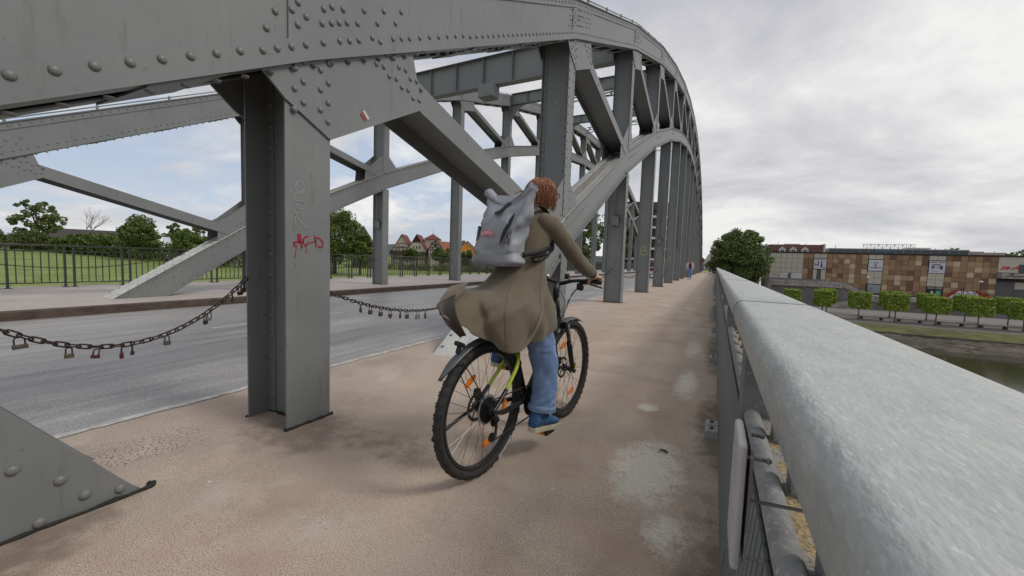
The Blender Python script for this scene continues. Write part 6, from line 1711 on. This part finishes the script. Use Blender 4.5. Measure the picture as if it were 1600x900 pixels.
# back seam and side seam as thin raised welts
def seam(jf, i0, i1, name='seam', off=.0015, r_=.0016):
    P = []
    for i in range(i0, i1):
        j = int(jf(i)) % NA; P.append(rings[i][j])
    c_ = Vector((.3, 0, 0)); Q = [p + Vector((p.x - .3, p.y, 0)).normalized() * off for p in P]
    mb = MB(); mb.tube(Q, r_, 5); return mb.obj(name, coat_m, rider, smooth=True)
seam(lambda i: NA * .42, 5, nr - 3); seam(lambda i: NA * .27 + max(0, i - 14) * .6, 9, nr - 3)
# collar
mb = MB(); mb.loft([[tuple(q) for q in r_] for r_ in (ell(.462, .078, .082, 1.452), ell(.456, .090, .098, 1.438), ell(.450, .095, .104, 1.424), ell(.450, .090, .100, 1.428))], cap0=False, cap1=False); mb.obj('collar', coat_m, rider, smooth=True)
# blown open tail with dark lining
def sheet(name, A, B, m_, n=14, th_=.004, bulge=.0):
    A = spline(A, 5); B = spline(B, 5); k_ = min(len(A), len(B)); g = []
    for i in range(k_):
        row = []
        for j in range(n + 1):
            t = j / n; p = A[i].lerp(B[i], t); p = p + Vector((0, bulge * sin(pi * t), 0)) + Vector((.004, .006, .004)) * noise.noise(p * 14)
            row.append(p)
        g.append(row)
    mb = MB(); mb.loft([[tuple(p) for p in r_] for r_ in g], closed=False, cap0=False, cap1=False)
    o = mb.obj(name, m_, rider, smooth=True); so = o.modifiers.new('solid', 'SOLIDIFY'); so.thickness = th_; return o
sheet('coat_tail', [(-.06, .07, 1.03), (-.11, .055, 1.0), (-.17, .05, .955), (-.20, .05, .915)], [(-.10, .16, 1.0), (-.17, .13, .975), (-.24, .10, .945), (-.275, .085, .925)], coat_m, bulge=.006)
sheet('coat_lining', [(-.286, .078, .925), (-.276, .055, .88), (-.262, .025, .83), (-.215, -.02, .770)], [(-.185, .045, .968), (-.225, .01, .915), (-.235, -.02, .86), (-.205, -.045, .785)], lining_m, bulge=.014)
# sleeves
for s in (-1, 1):
    P = spline([(.385, s * .085, 1.375), (.400, s * .150, 1.352), (.455, s * .200, 1.280), (.53, s * .234, 1.195), (.625, s * .258, 1.128), (.712, s * .276, 1.084)], 8)
    n_ = len(P); rr_ = []
    for i in range(n_):
        t = i / (n_ - 1); rr_.append(interp([0, .12, .3, .5, .62, .8, 1], [.054, .060, .055, .050, .049, .043, .040], t) * (1 + .05 * noise.noise(Vector((t * 14, s, 0)))))
    mb = MB(); mb.tube(P, rr_, 20, cap=True)
    vs = []
    for q, v in enumerate(mb.v): v = Vector(v); vs.append(tuple(v + Vector((1, s, 1)) * .0045 * noise.noise(v * 18)))
    mb.v = vs; sl = mb.obj('sleeve', coat_m, rider, smooth=True); s2 = sl.modifiers.new('sub', 'SUBSURF'); s2.levels = 1; s2.render_levels = 1
    mb = MB(); mb.tube([(.703, s * .275, 1.090), (.728, s * .280, 1.076)], [.039, .032], 16); mb.obj('cuff', black, rider, smooth=True)
    Q = [p + Vector((-.012, s * .05, .012)) * (rr_[i] / .055) for i, p in enumerate(P)][5:-1]; mb = MB(); mb.tube(Q, .0015, 5); mb.obj('seam', coat_m, rider, smooth=True)
# jeans
def leg_cloth(s, path, rad, name='jeans_leg'):
    P = spline(path, 10); n_ = len(P); mb = MB(); rr_ = [interp([i / (len(rad) - 1) for i in range(len(rad))], rad, i / (n_ - 1)) for i in range(n_)]
    mb.tube(P, rr_, 28, cap=False); vs = []
    for q, v in enumerate(mb.v):
        v = Vector(v); i = q // 28; t = i / (n_ - 1); c_ = P[i]; o_ = (v - c_).normalized()
        wr = sin(v.z * 55 + 3 * sin(q % 28 * .45) + i * .2) * (.0035 if t > .45 else .002) + .009 * noise.noise(v * 9) + (.004 * sin(v.z * 120 + q % 28) if t > .8 else 0)
        k_ = math.exp(-((t - .42) / .06) ** 2) * .004 * sin(v.z * 160); vs.append(tuple(v + o_ * (wr + k_)))
    mb.v = vs; o = mb.obj(name, denim, rider, smooth=True); z = o.modifiers.new('solid', 'SOLIDIFY'); z.thickness = .004; z.offset = -1; s2 = o.modifiers.new('sub', 'SUBSURF'); s2.levels = 1; s2.render_levels = 1
    e = P[-1]; d_ = (P[-1] - P[-3]).normalized(); mb = MB(); mb.tube([e - d_ * .030, e - d_ * .026, e - d_ * .002, e + d_ * .003], [rr_[-1] + .004, rr_[-1] + .008, rr_[-1] + .009, rr_[-1] + .003], 28, cap=False)
    mb.v = [tuple(Vector(v) + Vector((1, 1, 0)) * .003 * noise.noise(Vector(v) * 25)) for v in mb.v]
    h_ = mb.obj('turned_up_hem', denim, rider, smooth=True); z = h_.modifiers.new('solid', 'SOLIDIFY'); z.thickness = .004
    mb = MB(); mb.tube([e + d_ * .0, e + d_ * .006], [rr_[-1] + .008, rr_[-1] + .004], 28, cap=False); h2 = mb.obj('frayed_edge', denim_pale, rider); z = h2.modifiers.new('solid', 'SOLIDIFY'); z.thickness = .004
leg_cloth(-1, [(.25, -.085, .93), (.325, -.100, .80), (.385, -.122, .66), (.412, -.138, .52), (.400, -.143, .39), (.385, -.143, .275)], [.080, .084, .088, .080, .073, .076])
leg_cloth(1, [(.25, .10, .93), (.40, .12, .90), (.51, .13, .85), (.50, .138, .78), (.45, .142, .69), (.405, .143, .62)], [.098, .090, .085, .078, .072, .070])
# shoes: high canvas trainers
def shoe(s, x, z, pitch):
    r_ = MB(); prof = [(-.115, .0, .030, .040), (-.10, .0, .036, .105), (-.07, .0, .039, .115), (-.03, .0, .041, .110), (.01, .0, .043, .080), (.05, .0, .047, .060), (.09, .0, .048, .050), (.125, .0, .043, .040), (.148, .0, .026, .026)]
    M_ = Matrix.Translation((x, s * .145, z)) @ Matrix.Rotation(pitch, 4, 'Y') @ Matrix.Rotation(-s * .06 * -1, 4, 'Z')
    rings = []
    for px_, _, w_, h_ in prof:
        ring = []
        for j in range(16):
            a = 2 * pi * j / 16; cy_ = cos(a); sz = sin(a)
            ring.append(M_ @ Vector((px_, w_ * math.copysign(abs(cy_) ** .75, cy_) * (1 if sz < .3 else .82), .022 + max(0, (sz + 1) / 2) ** .9 * (h_ - .0))))
        rings.append(ring)
    r_.loft(rings); u = r_.obj('shoe', shoe_m, rider, smooth=True)
    r2 = MB(); r2.tube([M_ @ Vector((-.068, 0, .075)), M_ @ Vector((-.062, 0, .125)), M_ @ Vector((-.055, 0, .142))], [.040, .043, .041], 18, cap=False); c2_ = r2.obj('ankle_collar', shoe_m, u, smooth=True); z_ = c2_.modifiers.new('solid', 'SOLIDIFY'); z_.thickness = .005
    r3 = MB(); outl = [(-.122, .0), (-.115, .028), (-.09, .038), (-.03, .040), (.03, .045), (.08, .050), (.12, .044), (.148, .028), (.157, .0)]
    full = outl + [(a, -b) for a, b in outl[-2:0:-1]]
    v0 = [M_ @ Vector((a, b, 0)) for a, b in full]; v1 = [M_ @ Vector((a * 1.01, b * 1.03, .026)) for a, b in full]; n_ = len(full)
    r3.add(v0 + v1, [tuple(range(n_ - 1, -1, -1)), tuple(range(n_, 2 * n_))] + [(i, (i + 1) % n_, (i + 1) % n_ + n_, i + n_) for i in range(n_)]); r3.obj('sole', sole_m, u, bevel=.003)
    r4 = MB(); r4.sphere(M_ @ Vector((.118, 0, .036)), .040, 14, 8, (.85, .95, .62)); r4.obj('toe_cap', shoe_m, u, smooth=True)
    for q in range(4): r5 = MB(); r5.tube([M_ @ Vector((-.01 + q * .022, -.020, .112 - q * .012)), M_ @ Vector((-.01 + q * .022, .020, .112 - q * .012))], .0032, 5); r5.obj('lace', sole_m, u, smooth=True)
    mb = MB(); mb.tube([M_ @ Vector((-.062, 0, .11)), M_ @ Vector((-.06, 0, .19))], [.033, .034], 14); mb.obj('sock', plain('pale_sock', (.5, .47, .43), .9), u, smooth=True)
shoe(-1, .395, .150, radians(9)); shoe(1, .395, .488, radians(6))

# ================================================================ BACKPACK
pack = empty('backpack', 'grey roll top backpack with a pink logo worn on the rider back', 'backpack', (-1.05 + 0, 1.77, 1.112), BYAW)
pack.scale = (1, .94, .88)
PZ = 1.09
def pr_ring(xc_, hd, hw, z_, yc_=0.0, tilt=0.0, pw=.45, sag=0.0):
    r_ = []
    for j in range(56):
        th = 2 * pi * j / 56; c_, s_ = cos(th), sin(th)
        x_ = xc_ + hd * math.copysign(abs(c_) ** pw, c_); y_ = yc_ + hw * math.copysign(abs(s_) ** pw, s_)
        r_.append(Vector((x_, y_, z_ + tilt * y_ + sag * (abs(y_) / max(hw, .01)) ** 2)))
    return r_
PR = [pr_ring(.150, .045, .08, 1.088, .035), pr_ring(.148, .075, .118, 1.094, .034), pr_ring(.145, .090, .138, 1.118, .032), pr_ring(.142, .096, .142, 1.16, .030), pr_ring(.142, .094, .140, 1.19, .027), pr_ring(.143, .090, .138, 1.23, .022), pr_ring(.147, .086, .136, 1.29, .014), pr_ring(.154, .078, .136, 1.35, .006), pr_ring(.162, .062, .140, 1.40, -.002), pr_ring(.168, .044, .148, 1.435, -.008, sag=.030), pr_ring(.174, .028, .156, 1.458, -.012, sag=.062), pr_ring(.178, .014, .160, 1.470, -.014, sag=.090)]
for i, ring in enumerate(PR):
    for j, p in enumerate(ring):
        d_ = Vector((p.x - .165, p.y, 0)); d_.normalize()
        n1 = noise.noise(Vector((p.x * 9, p.y * 9, p.z * 12))); n2 = noise.noise(Vector((p.x * 22, p.y * 22, p.z * 26 + 3)))
        cr = -.008 * math.exp(-((p.z - 1.168 - .02 * sin(p.y * 22)) / .007) ** 2)
        dg_ = .005 * sin((p.z * 26 + p.y * 20)) * (1 if p.z < 1.3 else .35)
        ring[j] = p + d_ * (n1 * .022 + n2 * .011 + cr + dg_ * 1.5)
# densify vertically
def dense(rs_, k_):
    out_ = []
    cols = [spline([r_[j] for r_ in rs_], k_) for j in range(len(rs_[0]))]
    return [[c_[i] for c_ in cols] for i in range(len(cols[0]))]
PD = dense(PR, 4)
for ring in PD:
    for j, p in enumerate(ring):
        d_ = Vector((p.x - .165, p.y, 0)); d_.normalize(); ring[j] = p + d_ * (.005 * noise.noise(Vector((p.x * 34, p.y * 34, p.z * 44))) - .006 * (1 - abs(noise.noise(Vector((p.x * 13, p.y * 13 + p.z * 9, p.z * 15))) * 2.2)) ** 3 - .005 * math.exp(-((p.z - 1.172 - .012 * sin(p.y * 30)) / .005) ** 2)) - Vector((0, 0, PZ))
mb = MB(); mb.loft([[tuple(p) for p in r_] for r_ in PD], cap0=True, cap1=True)
mb.obj('main_bag', pack_m, pack, smooth=True)
L = lambda x, y_, z_: (x, y_, z_ - PZ)
# dark grey bottom and right side panel
mb = MB(); q = dense([[p + Vector((p.x - .165, p.y, 0)).normalized() * .0018 for p in r_] for r_ in PR[1:5]], 4)
mb.loft([[tuple(p - Vector((0, 0, PZ))) for p in r_] for r_ in q[:9]], cap0=False, cap1=False); mb.obj('base_panel', pack_m, pack, smooth=True)
# rolled top
def roll_path(n=18):
    P = []
    for i in range(n + 1):
        y_ = lerp(.155, -.165, i / n); u = (y_ + .005) / .16; P.append(Vector((.176 + .012 * u * u, y_, 1.462 + .100 * abs(u) ** 1.5 * (1 if u > 0 else 1.12) - PZ)))
    return P
P = roll_path(); rr_ = [lerp(.018, .029, abs(i / 18 * 2 - 1) ** 1.2) for i in range(19)]
mb = MB(); mb.tube(P, rr_, 16, flat=1.25); mb.v = [tuple(Vector(v) + Vector((1, 0, 1)) * .004 * noise.noise(Vector(v) * 24)) for v in mb.v]; mb.obj('roll_top', pack_m, pack, smooth=True)
mb = MB(); mb.tube([p + Vector((-.004, 0, .010)) for p in P[9:]], [r_ * .86 for r_ in rr_[9:]], 14, flat=1.2); mb.obj('inner_fold', pack_d, pack, smooth=True)
e = P[-1]; mb = MB(); mb.tube([e + Vector((0, -.001, 0)), e + Vector((0, -.004, 0))], [.019, .016], 14); mb.tube([e + Vector((0, -.0045, .004)), e + Vector((0, -.006, .004))], [.010, .009], 10); mb.obj('roll_end', pack_in, pack, smooth=True)
# buckle strap over the roll
mb = MB(); sp_ = spline([L(.215, -.025, 1.445), L(.205, -.026, 1.480), L(.178, -.026, 1.494), L(.145, -.020, 1.472), L(.112, -.006, 1.436), L(.094, .012, 1.418), L(.088, .028, 1.410)], 6)
mb.tube(sp_, .017, 8, flat=.16, upv=(0, 1, 0)); mb.obj('closing_strap', black, pack, smooth=True)
# zipped front pocket, a long dark lens
zx = lambda z_: interp([1.11, 1.19, 1.29, 1.40, 1.435], [.056, .046, .058, .096, .120], z_)
zl = MB(); za = []; zb = []
for i in range(17):
    t = i / 16; zc_ = lerp(1.415, 1.218, t); yc_ = lerp(-.108, -.050, t ** 1.2); w_ = .0185 * sin(pi * t) ** .6 + .001
    za.append(Vector(L(zx(zc_) - .008, yc_ + w_, zc_))); zb.append(Vector(L(zx(zc_) - .008, yc_ - w_, zc_)))
zl.loft([[tuple(p) for p in za], [tuple(p + Vector((-.004, 0, 0))) for p in [(a + b) / 2 for a, b in zip(za, zb)]], [tuple(p) for p in zb]], closed=False, cap0=False, cap1=False)
zo = zl.obj('zip_pocket', black, pack, smooth=True); so = zo.modifiers.new('solid', 'SOLIDIFY'); so.thickness = .003
mb = MB(); mb.tube([p + Vector((-.003, 0, 0)) for p in zb], .0035, 6); mb.obj('zip_welt', pack_d, pack, smooth=True)
# side seam, small label, side pocket
mb = MB(); mb.tube([tuple(r_[35]) for r_ in PD[4:40]], .0022, 5); mb.obj('seam', pack_d, pack, smooth=True)
mb = MB(); mb.tube([tuple(r_[22]) for r_ in PD[4:40]], .0022, 5); mb.obj('seam', pack_d, pack, smooth=True)
mb = MB(); mb.boxm((.003, .014, .034), Matrix.Translation(L(.048, -.088, 1.245))); mb.obj('label_tag', black, pack); mb = MB(); mb.boxm((.003, .007, .026), Matrix.Translation(L(.0455, -.088, 1.245))); mb.obj('label_print', pack_m, pack)
mb = MB(); mb.boxm((.05, .012, .10), Matrix.Translation(L(.13, .165, 1.29)) @ Matrix.Rotation(.15, 4, 'X')); mb.obj('left_side_strap', pack_d, pack, bevel=.004)
# logo
mb = MB()
def arc_block(y0, y1, n, mi):
    mb.mi = mi
    for i in range(n):
        t = (i + .5) / n; yy = lerp(y0, y1, t); zz = 1.283 + .010 * (1 - (2 * t - 1) ** 2) - .004 * t; w_ = abs(y1 - y0) / n * .62
        yield yy, zz, w_
lx_ = zx(1.285) - .0115
mbr = MB(); mbr.mi = 0
t_ = [(yy, zz) for yy, zz, w_ in arc_block(.088, .004, 14, 0)]
for (ya, za_), (yb, zb_) in zip(t_[:-1], t_[1:]):
    mbr.add([L(lx_, ya, za_ - .013), L(lx_, yb, zb_ - .013), L(lx_, yb, zb_ + .013), L(lx_, ya, za_ + .013)], [(0, 1, 2, 3)])
o = mbr.obj('logo_ground', pink, pack); so = o.modifiers.new('solid', 'SOLIDIFY'); so.thickness = .001
mbr = MB()
for i, (yy, zz, w_) in enumerate(arc_block(.084, .010, 5, 0)):
    x_ = lx_ - .0016; b = .0024
    segs = [[(yy + w_ / 2, zz - .009), (yy + w_ / 2, zz + .009), (yy - w_ / 2 + .002, zz + .007), (yy - w_ / 2 + .002, zz + .001), (yy + w_ / 2, zz - .001), (yy - w_ / 2, zz - .009)],
            [(yy + w_ / 2, zz - .008), (yy, zz + .009), (yy - w_ / 2, zz - .008)], [(yy + w_ / 2, zz - .009), (yy + w_ / 2, zz + .009), (yy - w_ / 2, zz - .009), (yy - w_ / 2, zz + .009)],
            [(yy + w_ / 2, zz + .009), (yy + w_ / 2, zz - .009), (yy - w_ / 2, zz + .009)], [(yy - w_ / 2, zz + .009), (yy + w_ / 2, zz + .007), (yy + w_ / 2, zz - .007), (yy - w_ / 2, zz - .009)]][i]
    for a, c_ in zip(segs[:-1], segs[1:]): ribbon(mbr, [(a[0], a[1] - PZ), (c_[0], c_[1] - PZ)], b, x_, -1, t=.0006)
mbr.obj('logo_lettering', pinkw, pack)
# shoulder and waist straps
for s in (-1, 1):
    mb = MB(); mb.tube(spline([L(.235, s * .07, 1.44), L(.30, s * .085, 1.482), L(.39, s * .095, 1.482), L(.48, s * .10, 1.42), L(.515, s * .105, 1.33), L(.485, s * .12, 1.24), L(.40, s * .155, 1.185), L(.24, s * .14, 1.15)], 6), .022, 8, flat=.2, upv=(0, 1, 0)); mb.obj('shoulder_strap', black, pack, smooth=True)
mb = MB(); mb.tube(spline([L(.17, -.115, 1.165), L(.26, -.150, 1.185), L(.33, -.168, 1.205), L(.41, -.150, 1.222)], 6), .017, 8, flat=.22, upv=(0, 0, 1)); mb.obj('side_strap', black, pack, smooth=True)
mb = MB(); mb.tube(spline([L(.22, -.145, 1.125), L(.29, -.162, 1.14), L(.36, -.163, 1.165), L(.42, -.145, 1.19)], 6), .011, 8, flat=.25, upv=(0, 0, 1)); mb.boxm((.045, .010, .030), Matrix.Translation(L(.25, -.156, 1.135)) @ Matrix.Rotation(-.25, 4, 'Y')); mb.obj('buckle_strap', black, pack, smooth=True)

# ================================================================ WALKER IN THE DISTANCE
wk = empty('person', 'distant walker in an open pale jacket, black top and blue jeans', 'person', (-1.87, 36.0, 0), radians(-90))
J = [((0, 0, .90), (.10, .13)), ((0, 0, 1.10), (.08, .12)), ((0, 0, 1.32), (.08, .13)), ((.01, 0, 1.42), .05), ((.02, 0, 1.50), (.075, .07)), ((.02, 0, 1.56), .06), ((.08, 0, 1.49), .02),
     ((0, .17, 1.32), .05), ((.02, .27, 1.10), .04), ((.12, .24, .93), .03), ((.14, .235, .88), .028), ((0, -.17, 1.32), .05), ((.02, -.27, 1.10), .04), ((.12, -.24, .93), .03), ((.14, -.235, .88), .028),
     ((0, .09, .86), .08), ((.10, .10, .50), .055), ((.05, .10, .10), .04), ((.17, .10, .05), .03), ((0, -.09, .86), .08), ((-.02, -.09, .50), .055), ((-.12, -.08, .14), .04), ((-.04, -.08, .04), .03)]
skin_body('body', J, [(0, 1), (1, 2), (2, 3), (3, 4), (4, 5), (4, 6), (2, 7), (7, 8), (8, 9), (9, 10), (2, 11), (11, 12), (12, 13), (13, 14), (0, 15), (15, 16), (16, 17), (17, 18), (0, 19), (19, 20), (20, 21), (21, 22)], skin, wk, sub=1)
def wtube(name, P, r_, m_, n=12, **k): mb = MB(); mb.tube(spline(P, 4), [interp([i * 4 for i in range(len(P))], r_, q) for q in range((len(P) - 1) * 4 + 1)], n, **k); return mb.obj(name, m_, wk, smooth=True)
jk = plain('white_pink_jacket', (.62, .55, .56), .85)
jkp = plain('pale_pink_jacket', (.62, .44, .46), .85)
for s, m_ in ((1, jkp), (-1, jk)):
    wtube('jacket_half', [(-.02, s * .10, 1.43), (0, s * .15, 1.30), (0, s * .13, 1.05), (.0, s * .13, .80)], [.05, .08, .078, .085], m_)
    wtube('sleeve', [(0, s * .17, 1.37), (.0, s * .22, 1.25), (.02, s * .25, 1.10), (.12, s * .22, .94)], [.055, .056, .052, .045], m_)
    wtube('jeans_leg', [(0, s * .09, .92), (.10 if s > 0 else -.02, s * .095, .5), (.05 if s > 0 else -.12, s * .09, .12 if s > 0 else .15)], [.10, .075, .06], denim)
    mb = MB(); x0 = .10 if s > 0 else -.07; mb.boxm((.27, .09, .085), Matrix.Translation((x0, s * .09, .045))); mb.obj('shoe', white_r, wk, bevel=.03)
wtube('top', [(.03, 0, 1.42), (.05, 0, 1.25), (.05, 0, .95)], [.06, .105, .10], black)
mb = MB(); mb.sphere((-.01, 0, 1.545), .098, 14, 10, (1, .95, 1.0)); mb.sphere((-.05, 0, 1.44), .075, 12, 8, (.8, 1.15, 1.3)); mb.obj('hair', plain('dark_blonde_hair', (.14, .10, .07), .6), wk, smooth=True)
